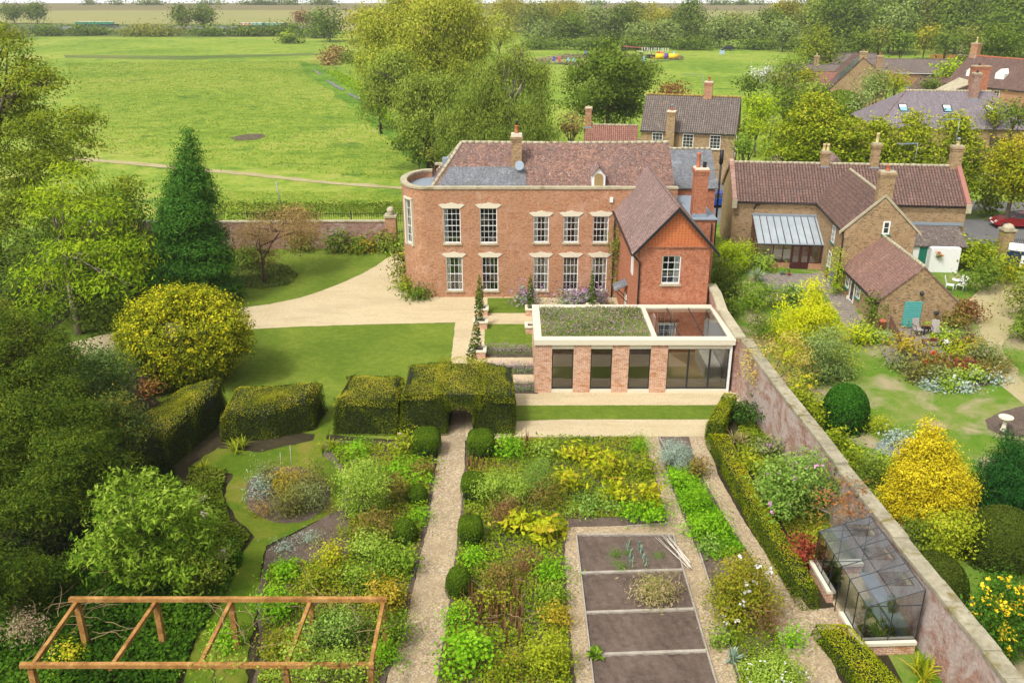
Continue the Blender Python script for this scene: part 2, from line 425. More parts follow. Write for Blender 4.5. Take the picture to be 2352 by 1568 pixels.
def inpoly(P, poly):
    x, y = P[:, 0], P[:, 1]; r = np.zeros(len(P), bool); n = len(poly)
    for i in range(n):
        x0, y0 = poly[i]; x1, y1 = poly[(i + 1) % n]
        if y0 == y1: continue
        r ^= ((y0 > y) != (y1 > y)) & (x < (x1 - x0) * (y - y0) / (y1 - y0) + x0)
    return r
def scatter(poly, n, rng):
    a = np.array(poly); lo, hi = a.min(0), a.max(0); res = np.zeros((0, 2))
    while len(res) < n:
        p = rng.uniform(lo, hi, (n * 2, 2)); res = np.vstack([res, p[inpoly(p, poly)]])
    return res[:n]
def wobble(pts, amp, step=0.6, seed=3):
    """subdivide a ground outline and roughen it so that the edges are not ruler-cut"""
    rnd = random.Random(seed); o = []
    for i, (x0, y0) in enumerate(pts):
        x1, y1 = pts[(i + 1) % len(pts)]; L = math.hypot(x1-x0, y1-y0); k = max(1, min(60, int(L / step)))
        for j in range(k):
            t = j / k; a = amp if j else 0
            o.append((x0 + (x1-x0)*t + rnd.uniform(-a, a), y0 + (y1-y0)*t + rnd.uniform(-a, a)))
    return o
def sheet(name, pts, mat, z, amp=0.05, step=0.5, kind='structure', px=True, seed=3, label=None):
    p = [G(x, y) for x, y in pts] if px else pts
    p = wobble(p, amp, step, seed) if amp else p
    me = bpy.data.meshes.new(name)
    me.from_pydata([(x, y, z) for x, y in p], [], [list(range(len(p)))])
    if me.polygons[0].normal.z < 0: me.flip_normals()
    o = link(name, me, mat); o['kind'] = kind
    if label: o['label'] = label
    return o
# ================================================================ GROUND
K = 0.75
M = {}
M['meadow'] = ground_mat('meadow_grass', [(0.38, col('#5a8022', K)), (0.45, col('#7c9c32', K)), (0.51, col('#99b03e', K)), (0.56, col('#aeb652', K)), (0.63, col('#bab070', K))], 0.03, 0.4, 2.2, 1.0, 0.25, (0.3, 0.35, 0.35), (col('#54802e', K), 0.16, 0.58, 0.70))
M['far_field'] = ground_mat('straw_field', [(0.3, col('#8f9a5c', K)), (0.5, col('#a9a668', K)), (0.7, col('#b9ae74', K))], 0.008, 0.06, 0.5, 0.2, 0.1)
M['far_field2'] = ground_mat('brown_field', [(0.3, col('#7d7d4e', K)), (0.6, col('#978a60', K))], 0.01, 0.07, 0.5, 0.2, 0.1)
M['rough'] = ground_mat('rough_grass', [(0.3, col('#4d6a34', K)), (0.5, col('#6f8442', K)), (0.62, col('#938d58', K)), (0.72, col('#b09a70', K))], 0.05, 0.5, 3, 0.8, 0.2)
M['lawn'] = ground_mat('mown_lawn', [(0.36, col('#556c1e', K)), (0.48, col('#6b8226', K)), (0.57, col('#809232', K)), (0.66, col('#969a48', K))], 0.25, 2.2, 14, 0.5, 0.04, (0.35, 0.3, 0.35))
M['grasspath'] = ground_mat('garden_grass', [(0.38, col('#4e6c12', K)), (0.48, col('#647e1c', K)), (0.56, col('#80862c', K)), (0.64, col('#988648', K))], 0.35, 1.6, 12, 0.4, 0.03, (0.5, 0.25, 0.25))
M['drylawn'] = ground_mat('dry_lawn', [(0.34, col('#50761e', K)), (0.47, col('#698e26', K)), (0.57, col('#8a9848', K)), (0.66, col('#ab9d72', K))], 0.3, 1.3, 10, 0.4, 0.03, (0.45, 0.3, 0.25), (col('#b8a884', K), 0.24, 0.50, 0.62))
M['streamgrass'] = ground_mat('stream_grass', [(0.36, col('#46701e', K)), (0.48, col('#62902a', K)), (0.58, col('#86a83a', K)), (0.68, col('#9a9c56', K))], 0.1, 0.6, 3, 1.0, 0.3)
M['soil'] = ground_mat('garden_soil', [(0.35, col('#4a3d36', 0.9)), (0.5, col('#6b5c52', 0.9)), (0.66, col('#83756a', 0.9))], 0.6, 4.5, 30, 1.0, 0.05, (0.3, 0.3, 0.4))
M['darksoil'] = ground_mat('leaf_litter', [(0.35, col('#2c2a1c', 0.8)), (0.5, col('#443d2a', 0.8)), (0.66, col('#5c5138', 0.8))], 0.5, 3.5, 25, 1.0, 0.06, (0.3, 0.3, 0.4))
def gravel_mat(name, cs, scale, worn):
    m, nt, N, L = newmat(name)
    P = objpos(nt, True)
    vo = nd(nt, 'ShaderNodeTexVoronoi', Scale=scale); L.new(P, vo.inputs['Vector'])
    sep = N.new('ShaderNodeSeparateColor'); L.new(vo.outputs['Color'], sep.inputs[0])
    r = ramp(nt, [(i / (len(cs) - 1), c) for i, c in enumerate(cs)]); L.new(sep.outputs[0], r.inputs[0])
    n = noise(nt, P, 0.45, 6, 0.6, 0.5)
    rr = ramp(nt, [(0.42, (0, 0, 0, 1)), (0.66, (1, 1, 1, 1))]); L.new(n.outputs[0], rr.inputs[0])
    mm = nd(nt, 'ShaderNodeMath', operation='MULTIPLY'); mm.inputs[1].default_value = 0.5; L.new(rr.outputs[0], mm.inputs[0])
    c = mixc(nt, mm.outputs[0], r.outputs[0], worn)
    mt = nd(nt, 'ShaderNodeMapping'); mt.inputs['Scale'].default_value = (.16, .75, 1); mt.inputs['Rotation'].default_value = (0, 0, .25); L.new(P, mt.inputs['Vector'])
    n4 = noise(nt, mt.outputs[0], 1.0, 5, .6, .8); r4 = ramp(nt, [(0.48, (0, 0, 0, 1)), (0.62, (1, 1, 1, 1))]); L.new(n4.outputs[0], r4.inputs[0])
    m4 = nd(nt, 'ShaderNodeMath', operation='MULTIPLY'); m4.inputs[1].default_value = 0.28; L.new(r4.outputs[0], m4.inputs[0]); c = mixc(nt, m4.outputs[0], c, tuple(q * .62 for q in worn[:3]) + (1,))
    n2 = noise(nt, P, 22, 4, 0.7); c = mixc(nt, n2.outputs[0], mixc(nt, 0.22, c, (0.12, 0.09, 0.06, 1)), mixc(nt, 0.1, c, (1, 0.95, 0.85, 1)))
    p = nd(nt, 'ShaderNodeBsdfPrincipled', Roughness=0.9); p.inputs['Specular IOR Level'].default_value = 0.2
    L.new(c, p.inputs['Base Color']); L.new(bump(nt, vo.outputs['Distance'], 0.5, 0.02), p.inputs['Normal']); out(nt, p); return m
M['gravel'] = gravel_mat('drive_gravel', [col('#b9a37a', .92), col('#d3c096', .92), col('#ddccA4', .92), col('#c6b28a', .92)], 22, col('#c4ad80', .92))
M['shingle'] = gravel_mat('path_shingle', [col('#7d6a50', .9), col('#b89e76', .9), col('#d6c4a2', .92), col('#a5865c', .9), col('#9c9284', .9)], 18, col('#ab936c', .9))
M['track'] = ground_mat('worn_track', [(0.35, col('#9d9a5c', K)), (0.5, col('#c0b284', K)), (0.65, col('#cfc198', K))], 0.2, 1.2, 6, 0.4, 0.04)
M['asphalt'] = ground_mat('asphalt', [(0.3, col('#6f6f70', .8)), (0.6, col('#858482', .8)), (0.75, col('#939190', .8))], 0.2, 2.0, 18, 0.3, 0.01)
M['water'] = newmat('river_water')[0]
def _w():
    m = M['water']; nt = m.node_tree; L = nt.links
    p = nd(nt, 'ShaderNodeBsdfPrincipled', Roughness=0.03); p.inputs['Base Color'].default_value = (0.25, 0.27, 0.26, 1); p.inputs['Specular IOR Level'].default_value = 1.0
    n = noise(nt, objpos(nt, True), 0.8, 3); L.new(bump(nt, n.outputs[0], 0.08, 0.05), p.inputs['Normal']); out(nt, p)
_w()
def _ground():
    xs = [-900, -300, -100, 0, 100, 300, 900]; ys = [-40, 0, 60, 150, 300, 600, 1046, 1070, 1500]
    zf = lambda y: 0 if y <= 1046 else -(y - 1046) * 0.035 - 0.3
    v = [(x, y, zf(y)) for y in ys for x in xs]; n = len(xs)
    f = [(j*n+i, j*n+i+1, (j+1)*n+i+1, (j+1)*n+i) for j in range(len(ys)-1) for i in range(n-1)]
    me = bpy.data.meshes.new('ground'); me.from_pydata(v, [], f)
    link('ground', me, M['meadow'])['kind'] = 'structure'
_ground()
# fields beyond the river, running to the horizon
sheet('field', [(-900, 440), (900, 440), (900, 1046), (-900, 1046)], M['far_field'], 0.04, 0, px=False)
sheet('field', [(-900, 760), (60, 780), (900, 700), (900, 1046), (-900, 1046)], M['far_field2'], 0.09, 0, px=False)
sheet('terrain', [(-40, 86), (200, 84), (500, 86), (760, 84), (770, 60), (690, 59), (300, 56), (-40, 54)], M['rough'], 0.10, 0.4, 6, label='rough grassy river bank')
sheet('river', [(-40, 69), (240, 67.5), (470, 68.5), (690, 66), (760, 65), (760, 60), (470, 60.5), (-40, 60)], M['water'], 0.16, 0)
sheet('terrain', [(-40, 61), (470, 61.6), (760, 61), (760, 58.5), (470, 58), (-40, 57)], M['rough'], 0.22, 0.2, 6, label='grassy far bank of the river')
# drainage ditch across the pasture and darker wet grass
sheet('path', [(150, 133), (420, 138), (560, 132), (770, 126), (775, 122), (560, 126), (420, 129), (150, 127)], M['rough'], 0.05, 0.6, 3, label='rough grass along the drainage ditch')
# stream at the pasture's right edge
sheet('terrain', [(690, 140), (730, 150), (800, 190), (835, 225), (905, 290), (985, 365), (1010, 420), (960, 380), (870, 300), (800, 245), (745, 200), (700, 165)], M['streamgrass'], 0.05, 0.8, 2.5, label='rough grass on the stream bank')
for w_ in ([(722, 160), (738, 172), (734, 174), (719, 163)], [(752, 184), (775, 198), (792, 207), (786, 210), (768, 201), (749, 187)], [(800, 214), (822, 224), (832, 232), (826, 233), (812, 226), (798, 217)], [(846, 250), (862, 264), (858, 266), (843, 252)]): sheet('water', w_, M['water'], 0.14, 0.12, 1)
# worn footpath over the pasture
sheet('path', [(60, 352), (150, 360), (300, 372), (460, 388), (600, 400), (760, 418), (935, 430), (935, 437), (760, 424), (600, 407), (460, 394), (300, 379), (150, 366), (60, 357)], M['track'], 0.045, 0.25, 1.2)
sheet('path', [(528, 318), (560, 310), (600, 308), (606, 316), (580, 322), (540, 324)], M['soil'], 0.05, 0.5, 1.2, label='bare earth patch in the pasture')
# garden ground
sheet('soil', [(-70, 3), (14.6, 3), (14.6, 18), (12.3, 44), (12.0, 73), (-70, 73)], M['darksoil'], 0.006, 0, px=False)
sheet('lawn', [(-30, 73), (-8, 73), (-5, 60), (-5, 52), (-8, 50), (-30, 51)], M['lawn'], 0.014, 0.05, px=False)
sheet('lawn', [(1048, 741), (1035, 850), (1034, 990), (900, 1010), (500, 980), (330, 905), (190, 835), (300, 806), (420, 770), (560, 755), (800, 748)], M['lawn'], 0.018, 0.03)
sheet('driveway', [(915, 577), (885, 596), (862, 612), (830, 630), (790, 648), (740, 668), (690, 684), (620, 699), (550, 708), (430, 733), (280, 760), (170, 785), (120, 800), (150, 822), (192, 833), (240, 818), (300, 806), (420, 772), (560, 757), (700, 750), (860, 745), (1047, 741), (1096, 741), (1200, 741), (1200, 682), (975, 682), (935, 680), (930, 560)], M['gravel'], 0.022, 0.03, 0.3)
sheet('path', [(1046, 738), (1096, 738), (1092, 800), (1085, 860), (1078, 990), (1018, 990), (1034, 843)], M['gravel'], 0.024, 0.03, 0.3)
sheet('terrace', [(1090, 684), (1620, 684), (1720, 897), (1690, 935), (1655, 965), (1625, 1010), (1060, 1012), (1086, 900)], M['gravel'], 0.030, 0.03, 0.3)
for a in ([(1120, 685), (1222, 685), (1222, 720), (1119, 720)], [(1114, 745), (1222, 745), (1222, 800), (1112, 800)], [(1185, 932), (1668, 931), (1654, 964), (1300, 964), (1185, 968)]):
    sheet('lawn', a, M['lawn'], 0.036, 0.015, 0.2)
for a in ([(1114, 801), (1226, 801), (1226, 822), (1112, 822)], [(1120, 841), (1230, 841), (1230, 861), (1120, 861)], [(1120, 881), (1236, 881), (1236, 905), (1120, 905)]):
    sheet('soil', a, M['soil'], 0.036, 0.02, 0.2)
# kitchen garden
sheet('path', [(1018, 950), (1070, 950), (1066, 1100), (1052, 1250), (1030, 1400), (1003, 1568), (985, 1700), (860, 1700), (888, 1568), (925, 1450), (962, 1300), (998, 1100)], M['shingle'], 0.040, 0.025, 0.25)
sheet('path', [(1060, 1003), (1625, 1003), (1648, 1090), (1710, 1200), (1770, 1290), (1860, 1400), (1960, 1392), (1960, 1440), (1880, 1450), (1990, 1700), (1290, 1700), (1290, 1400), (1290, 1212)], M['shingle'], 0.036, 0.025, 0.25)
BED_A = [(742, 1012), (1000, 1018), (998, 1100), (985, 1200), (960, 1300), (940, 1400), (922, 1460), (860, 1640), (560, 1640), (600, 1500), (590, 1380), (612, 1265), (700, 1215), (775, 1170), (790, 1110), (742, 1050)]
BED_B = [(1073, 1008), (1478, 1003), (1500, 1080), (1535, 1205), (1300, 1212), (1296, 1300), (1305, 1400), (1325, 1600), (998, 1600), (1030, 1400), (1056, 1200), (1066, 1100)]
BED_C = [(1512, 1004), (1582, 1004), (1600, 1075), (1665, 1190), (1718, 1270), (1768, 1340), (1760, 1420), (1850, 1600), (1700, 1600), (1655, 1400), (1600, 1262), (1558, 1160), (1530, 1080)]
BED_D = [(1690, 935), (1760, 985), (1840, 1120), (1960, 1280), (1940, 1400), (1900, 1385), (1860, 1310), (1760, 1160), (1690, 1030)]
for n_, b_ in (('soil', BED_A), ('soil', BED_B), ('soil', BED_C)):
    sheet(n_, b_, M['soil'], 0.046, 0.03, 0.25)
# mown grass path ringing the oval bed
sheet('lawn', [(440, 1070), (500, 1030), (600, 1040), (720, 1012), (738, 960), (760, 985), (735, 1040), (760, 1060), (800, 1105), (780, 1170), (700, 1212), (612, 1255), (600, 1300), (590, 1400), (570, 1500), (560, 1700), (380, 1700), (450, 1470), (520, 1360), (545, 1290), (585, 1235), (540, 1190), (515, 1140), (535, 1090), (480, 1080)], M['grasspath'], 0.050, 0.06, 0.3)
OVAL = [(660 + 97*math.cos(t*PI/12) + 4*math.sin(t*1.7), 1138 + 66*math.sin(t*PI/12)) for t in range(24)]
sheet('soil', OVAL, M['soil'], 0.056, 0.04, 0.25)
# neighbour's garden, road, drive
NG = [(12.6, 18), (15.4, 17), (80, 17), (80, 66), (36, 66), (36, 70), (18, 72), (13.5, 72), (12.4, 50), (12.9, 42)]
sheet('lawn', NG, M['drylawn'], 0.012, 0, px=False)
sheet('road', [(18.9, 62), (19.6, 88), (16, 130), (22, 131), (26, 92), (110, 87.5), (110, 72.5), (42, 74), (24, 88), (21.0, 86), (20.0, 62)], M['asphalt'], 0.018, 0, px=False)
sheet('verge', [(14, 88), (19, 88), (16, 104), (8, 108)], M['rough'], 0.02, 0.1, px=False)
sheet('verge', [(38, 83.5), (60, 82.6), (60, 86.5), (38, 87)], M['rough'], 0.03, 0.15, px=False)
sheet('driveway', [(2075, 205), (2130, 160), (2165, 165), (2235, 207)], M['asphalt'], 0.02, 0.2, 2)
# the dog agility ground and its rough grass ring on the green beyond
sheet('verge', [(1230, 138), (1300, 128), (1420, 128), (1560, 132), (1572, 138), (1480, 146), (1330, 152), (1240, 147)], M['rough'], 0.05, 0.6, 2.5)
sheet('lawn', [(1262, 139), (1320, 133), (1420, 132), (1530, 135), (1540, 138), (1470, 143), (1330, 147), (1262, 145)], M['meadow'], 0.09, 0.4, 3)
# ================================================================ BUILDINGS: shared materials and builders
M['brick'] = brick_mat('red_brick', col('#c47c4a', .92), col('#b88456', .92), col('#c0a080', .9), col('#96603e', .9), dark=0.72, pale=col('#d6aa90', .9))
M['orange_brick'] = brick_mat('orange_brick', col('#c46634', .92), col('#b65c30', .92), col('#b07c58', .9), col('#96502e', .9), dark=0.72, pale=col('#c48058', .9))
M['buff_brick'] = brick_mat('buff_brick', col('#b8955f', .95), col('#a87f50', .95), col('#92805c', .9), col('#8a6644', .9), dark=0.4, pale=col('#c8a880', .9))
M['new_brick'] = brick_mat('new_brick', col('#dc9050', .95), col('#b4644a', .95), col('#ead9c8', .95), col('#cf8c64', .9), dark=0.7, ms=.016, bmp=0.3)
M['old_brick'] = brick_mat('weathered_brick', col('#a8654c', .95), col('#9a7565', .95), col('#b9a89e', .9), col('#8d746c', .9), dark=0.6, pale=col('#c9b8b2', .95))
M['stone'] = ground_mat('stone_coping', [(0.35, col('#a39a80', .9)), (0.55, col('#c0b69a', .9)), (0.7, col('#d3cab0', .9))], 0.9, 4, 20, 0.3, 0.01, patch=(col('#8c7f5c', .9), 1.2, 0.58, 0.7))
M['cream'] = plain('cream_stone', col('#e2d9c2', .92), 0.6, var=0.08)
M['white'] = plain('white_paint', (0.82, 0.82, 0.80, 1), 0.45, var=0.04)
M['black'] = plain('black_iron', (0.02, 0.02, 0.022, 1), 0.5)
M['dgrey'] = plain('dark_grey_metal', (0.045, 0.05, 0.052, 1), 0.35, 0.3)
M['lead'] = plain('lead_sheet', col('#9aa6b2', .9), 0.5, 0.2, var=0.2)
M['terracotta'] = plain('terracotta', col('#bd6f50', .95), 0.8, var=0.2)
M['yellow_pot'] = plain('buff_clay', col('#d8c38e', .95), 0.8, var=0.15)
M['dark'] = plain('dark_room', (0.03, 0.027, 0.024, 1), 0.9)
M['curtain'] = plain('curtain_cloth', col('#f0f0e8', .95), 0.9, var=0.1)
M['boards'] = plain('weathered_boards', col('#a38a5e', .9), 0.85, var=0.3)
M['glass'] = glass_mat('window_glass', (0.9, 0.94, 0.94, 1), 0.09)
M['tile_red'] = tile_mat('old_plain_tiles', col('#b0755a', .95), col('#664238', .9), col('#2a1e1c'), 0.2, 0.13, lichen=(col('#a08a6c', .8), 0.64), spots=(col('#d8c8be', .95), 0.12), stain=col('#6b4a48', .85), patches=col('#b98468', .9))
M['tile_pink'] = tile_mat('pinkish_tiles', col('#b59088', .95), col('#8a6660', .9), col('#4c3a38'), 0.2, 0.13, spots=(col('#c8b2b0', .9), 0.08), stain=col('#7d605a', .85), patches=col('#b39090', .9))
M['slate'] = tile_mat('grey_slate', col('#7d858f', .9), col('#6b737e', .9), col('#4c525a'), 0.28, 0.16, stain=col('#5b5f63', .9), patches=col('#98a2ac', .9))
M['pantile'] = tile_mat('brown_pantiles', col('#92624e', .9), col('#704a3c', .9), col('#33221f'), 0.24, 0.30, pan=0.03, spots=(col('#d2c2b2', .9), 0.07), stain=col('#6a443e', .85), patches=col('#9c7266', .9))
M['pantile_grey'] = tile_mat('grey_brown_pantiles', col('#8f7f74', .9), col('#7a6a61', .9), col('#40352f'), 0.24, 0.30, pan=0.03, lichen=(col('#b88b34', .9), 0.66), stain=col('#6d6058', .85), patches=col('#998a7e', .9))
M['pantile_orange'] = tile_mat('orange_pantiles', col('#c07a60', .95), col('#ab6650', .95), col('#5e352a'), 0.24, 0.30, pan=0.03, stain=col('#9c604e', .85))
M['tile_purple'] = tile_mat('purple_grey_tiles', col('#8f848e', .95), col('#7d727d', .95), col('#4f4750'), 0.2, 0.16, lichen=(col('#b8905c', .9), 0.66), stain=col('#7b6f7c', .9), patches=col('#a0959e', .9))
M['tile_dark'] = tile_mat('dark_concrete_tiles', col('#7b6a62', .9), col('#675751', .9), col('#3a302c'), 0.3, 0.3, stain=col('#5a4b46', .85))
def fish_scale():
    m, nt, N, L = newmat('fish_scale_hung_tiles'); uv = N.new('ShaderNodeUVMap').outputs[0]
    mp = nd(nt, 'ShaderNodeMapping'); mp.inputs['Scale'].default_value = (1, 1.25, 1); L.new(uv, mp.inputs['Vector'])
    wv = nd(nt, 'ShaderNodeTexVoronoi', Scale=5.2, Randomness=0.2); L.new(mp.outputs[0], wv.inputs['Vector'])
    r = ramp(nt, [(0.0, col('#d8865a', .95)), (0.5, col('#c8703f', .95)), (0.72, col('#8e4a2c', .9))]); L.new(wv.outputs['Distance'], r.inputs[0])
    n = noise(nt, objpos(nt), 1.5, 4); c = mixc(nt, n.outputs[0], r.outputs[0], mixc(nt, 0.35, r.outputs[0], col('#b8683e', .8)))
    p = nd(nt, 'ShaderNodeBsdfPrincipled', Roughness=0.85); L.new(c, p.inputs['Base Color']); L.new(bump(nt, wv.outputs['Distance'], -0.8, 0.03), p.inputs['Normal']); out(nt, p); return m
M['scales'] = fish_scale()

def wall_open(mb, o, du, nin, u0, u1, z0, z1, holes, depth=0.14, mi=0):
    """flat wall with rectangular openings and their reveals; nin points into the building"""
    o = Vector(o); du = Vector(du); nin = Vector(nin); up = Vector((0, 0, 1))
    us = sorted({u0, u1} | {v for h in holes for v in (h[0], h[1])}); zs = sorted({z0, z1} | {v for h in holes for v in (h[2], h[3])})
    pt = lambda u, z, d=0: o + du * u + up * z + nin * d
    flip = du.cross(up).dot(nin) > 0
    def q(a, b, c, d):
        mb.face([d, c, b, a] if flip else [a, b, c, d], mi)
    for i in range(len(us) - 1):
        for j in range(len(zs) - 1):
            cu, cz = (us[i] + us[i+1]) / 2, (zs[j] + zs[j+1]) / 2
            if any(h[0] < cu < h[1] and h[2] < cz < h[3] for h in holes): continue
            q(pt(us[i], zs[j]), pt(us[i+1], zs[j]), pt(us[i+1], zs[j+1]), pt(us[i], zs[j+1]))
    for h in holes:
        a, b, c, d = h[:4]
        for p0, p1 in (((a, c), (a, d)), ((a, d), (b, d)), ((b, d), (b, c)), ((b, c), (a, c))):
            q(pt(*p0), pt(*p1), pt(*p1, depth), pt(*p0, depth))
def sash(parent, x, y, z, w, h, nc, nr, rz=0.0, curtain=None, lintel=None, sill=True, mat='white', inner=0.7, fw=0.055, bar=0.022, label=None, pane='glass', name='window', dark='dark'):
    """sash window, origin at the middle of its foot, facing -y; frame and bars, glass, curtains, room behind, sill, lintel"""
    mb = MB(); d = 0.10
    mb.box(-w/2, d-.05, 0, -w/2+fw, d+.03, h).box(w/2-fw, d-.05, 0, w/2, d+.03, h).box(-w/2+fw, d-.05, 0, w/2-fw, d+.03, fw*1.6).box(-w/2+fw, d-.05, h-fw, w/2-fw, d+.03, h)
    for i in range(1, nc): u = -w/2 + w*i/nc; mb.box(u-bar/2, d-.02, fw*1.6, u+bar/2, d+.012, h-fw)
    for j in range(1, nr):
        zz = h*j/nr; b2 = bar*1.9 if j == nr//2 else bar; mb.box(-w/2+fw, d-.03, zz-b2/2, w/2-fw, d+.018, zz+b2/2)
    o = mb.build(name, M[mat], parent, (x, y, z), rz)
    if label: o['label'] = label
    MB().face([(-w/2+fw, d+.004, fw*1.6), (w/2-fw, d+.004, fw*1.6), (w/2-fw, d+.004, h-fw), (-w/2+fw, d+.004, h-fw)]).build('pane', M[pane], o)
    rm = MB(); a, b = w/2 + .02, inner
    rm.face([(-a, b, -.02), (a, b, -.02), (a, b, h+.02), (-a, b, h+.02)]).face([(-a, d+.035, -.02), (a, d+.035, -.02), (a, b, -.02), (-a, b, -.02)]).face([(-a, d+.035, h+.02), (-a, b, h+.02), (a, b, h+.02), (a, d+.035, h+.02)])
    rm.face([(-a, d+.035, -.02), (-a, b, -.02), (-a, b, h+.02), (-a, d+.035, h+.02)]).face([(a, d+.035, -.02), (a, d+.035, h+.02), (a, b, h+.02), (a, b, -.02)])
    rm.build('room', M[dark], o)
    if curtain:
        cb = MB(); n = 8
        for s0, s1 in curtain:
            for k in range(n):
                u0 = -w/2 + w*(s0 + (s1-s0)*k/n); u1 = -w/2 + w*(s0 + (s1-s0)*(k+1)/n); y0 = d+.045+.02*(k % 2); y1 = d+.045+.02*((k+1) % 2)
                cb.face([(u0, y0, .03), (u1, y1, .03), (u1, y1, h-.03), (u0, y0, h-.03)])
        cb.build('curtain', M['curtain'], o)
    if sill: MB().box(-w/2-.08, -.09, -.11, w/2+.08, .06, -.003).build('sill', M['stone'], o)
    if lintel:
        lw = lintel; l = MB(); hh = .30
        pts = [(-w/2-.02, 0), (w/2+.02, 0), (lw/2, hh*.82), (lw/2-.12, hh*.82), (lw/2-.14, hh*.98), (.32, hh*.98), (.30, hh*1.15), (.13, hh*1.15), (.11, hh*1.32), (-.11, hh*1.32), (-.13, hh*1.15), (-.30, hh*1.15), (-.32, hh*.98), (-lw/2+.14, hh*.98), (-lw/2+.12, hh*.82), (-lw/2, hh*.82)]
        l.prism([(p, -.05, q + h + .003) for p, q in pts], (0, .06, 0)); l.build('lintel', M['cream'], o)
    return o
def chimney(parent, x, y, z0, z1, w, d, mat, pots=(('terracotta', .5),), cap=.12, capmat='cream', flash=True, cowl=None, rz=0):
    mb = MB(); mb.box(-w/2, -d/2, z0, w/2, d/2, z1-.32).box(-w/2-.04, -d/2-.04, z1-.317, w/2+.04, d/2+.04, z1-.15).box(-w/2-.08, -d/2-.08, z1-.147, w/2+.08, d/2+.08, z1)
    o = mb.build('chimney', M[mat], parent, (x, y, 0), rz)
    MB().prism([(-w/2-.02, -d/2-.02, z1+.003), (w/2+.02, -d/2-.02, z1+.003), (w/2+.02, d/2+.02, z1+.003), (-w/2-.02, d/2+.02, z1+.003)], (0, 0, cap)).build('chimney_cap', M[capmat], o)
    n = len(pots)
    for i, (pm, ph) in enumerate(pots):
        px = (i - (n-1)/2) * min(.42, w/n)
        p_ = MB(); p_.lathe((px, 0, z1+cap+.004), [(.15, 0), (.13, .06), (.115, ph*.8), (.14, ph*.84), (.14, ph*.93), (.11, ph), (.08, ph), (.075, ph-.06)], 12); pt = p_.build('chimney_pot', M[pm], o)
        if cowl and i == 0:
            MB().lathe((px, 0, z1+cap+ph+.01), [(.09, 0), (.09, .18), (.13, .2), (.13, .26), (.02, .34)], 12).build('cowl', M[cowl], pt)
    if flash: MB().box(-w/2-.06, -d/2-.10, flash if isinstance(flash, float) else z0, w/2+.06, -d/2-.012, (flash if isinstance(flash, float) else z0)+.28).build('flashing', M['lead'], o)
    return o
def slab(mb, pts, th=.09, mi=0):
    """roof plane with thickness; pts counter-clockwise seen from above"""
    n = (Vector(pts[1])-Vector(pts[0])).cross(Vector(pts[2])-Vector(pts[0])).normalized() * -th
    mb.prism([tuple(Vector(p)) for p in pts], n, mi)
def gable_body(parent, L, D, eave, ridge, wmat, rmat, front=(), left=(), right=(), back=True, ov=.25, vo=.12, ridge_mat=None, gutter='black', verge=None, nofrontcol=None, wallname='wall', roofname='roof'):
    """house with its front wall on y=0 (x 0..L), depth D, ridge along x"""
    w = MB(); wall_open(w, (0, 0, 0), (1, 0, 0), (0, 1, 0), 0, L, -.1, eave, list(front))
    wall_open(w, (0, D, 0), (0, -1, 0), (1, 0, 0), 0, D, -.1, eave, list(left)); wall_open(w, (L, 0, 0), (0, 1, 0), (-1, 0, 0), 0, D, -.1, eave, list(right))
    if back: w.face([(L, D, -.1), (0, D, -.1), (0, D, eave), (L, D, eave)])
    w.face([(0, D, eave), (0, 0, eave), (0, D/2, ridge)]).face([(L, 0, eave), (L, D, eave), (L, D/2, ridge)])
    wo = w.build(wallname, M[wmat], parent)
    s = (ridge - eave) / (D / 2); r = MB(); t = .12
    e0, z0 = -ov, eave - ov * s + t
    slab(r, [(-vo, e0, z0), (L+vo, e0, z0), (L+vo, D/2, ridge+t), (-vo, D/2, ridge+t)], .1)
    slab(r, [(L+vo, D-e0, z0), (-vo, D-e0, z0), (-vo, D/2+.002, ridge+t), (L+vo, D/2+.002, ridge+t)], .1)
    ro = r.build(roofname, M[rmat], parent)
    rr = MB(); k = int((L + 2*vo) / .45)
    for i in range(k):
        x0 = -vo + (L+2*vo)*i/k; x1 = -vo + (L+2*vo)*(i+1)/k - .012
        rr.tube([(x0, D/2, ridge+t-.02), (x1, D/2, ridge+t-.02+.006*(i % 3))], .12, 8)
    rr.build('ridge_tiles', M[ridge_mat or rmat], ro)
    if gutter:
        g = MB(); g.tube([(-vo, e0-.05, z0-.10), (L+vo, e0-.05, z0-.13)], .06, 6); g.build('gutter', M[gutter], ro)
    if verge:
        vb = MB()
        for X in (-vo-.03, L+vo+.003):
            vb.prism([(X, e0, z0-.16), (X, e0, z0+.02), (X, D/2, ridge+t+.02), (X, D/2, ridge+t-.16)], (.03, 0, 0)).prism([(X, D-e0, z0+.02), (X, D-e0, z0-.16), (X, D/2+.002, ridge+t-.16), (X, D/2+.002, ridge+t+.02)], (.03, 0, 0))
        vb.build('bargeboard', M[verge], ro)
    return wo, ro
def pipe(parent, x, y, z0, z1, mat='black', r=.05, name='downpipe'):
    return MB().tube([(x, y, z0), (x, y, z1), (x, y+.08, z1+.12)], r, 7).build(name, M[mat], parent)

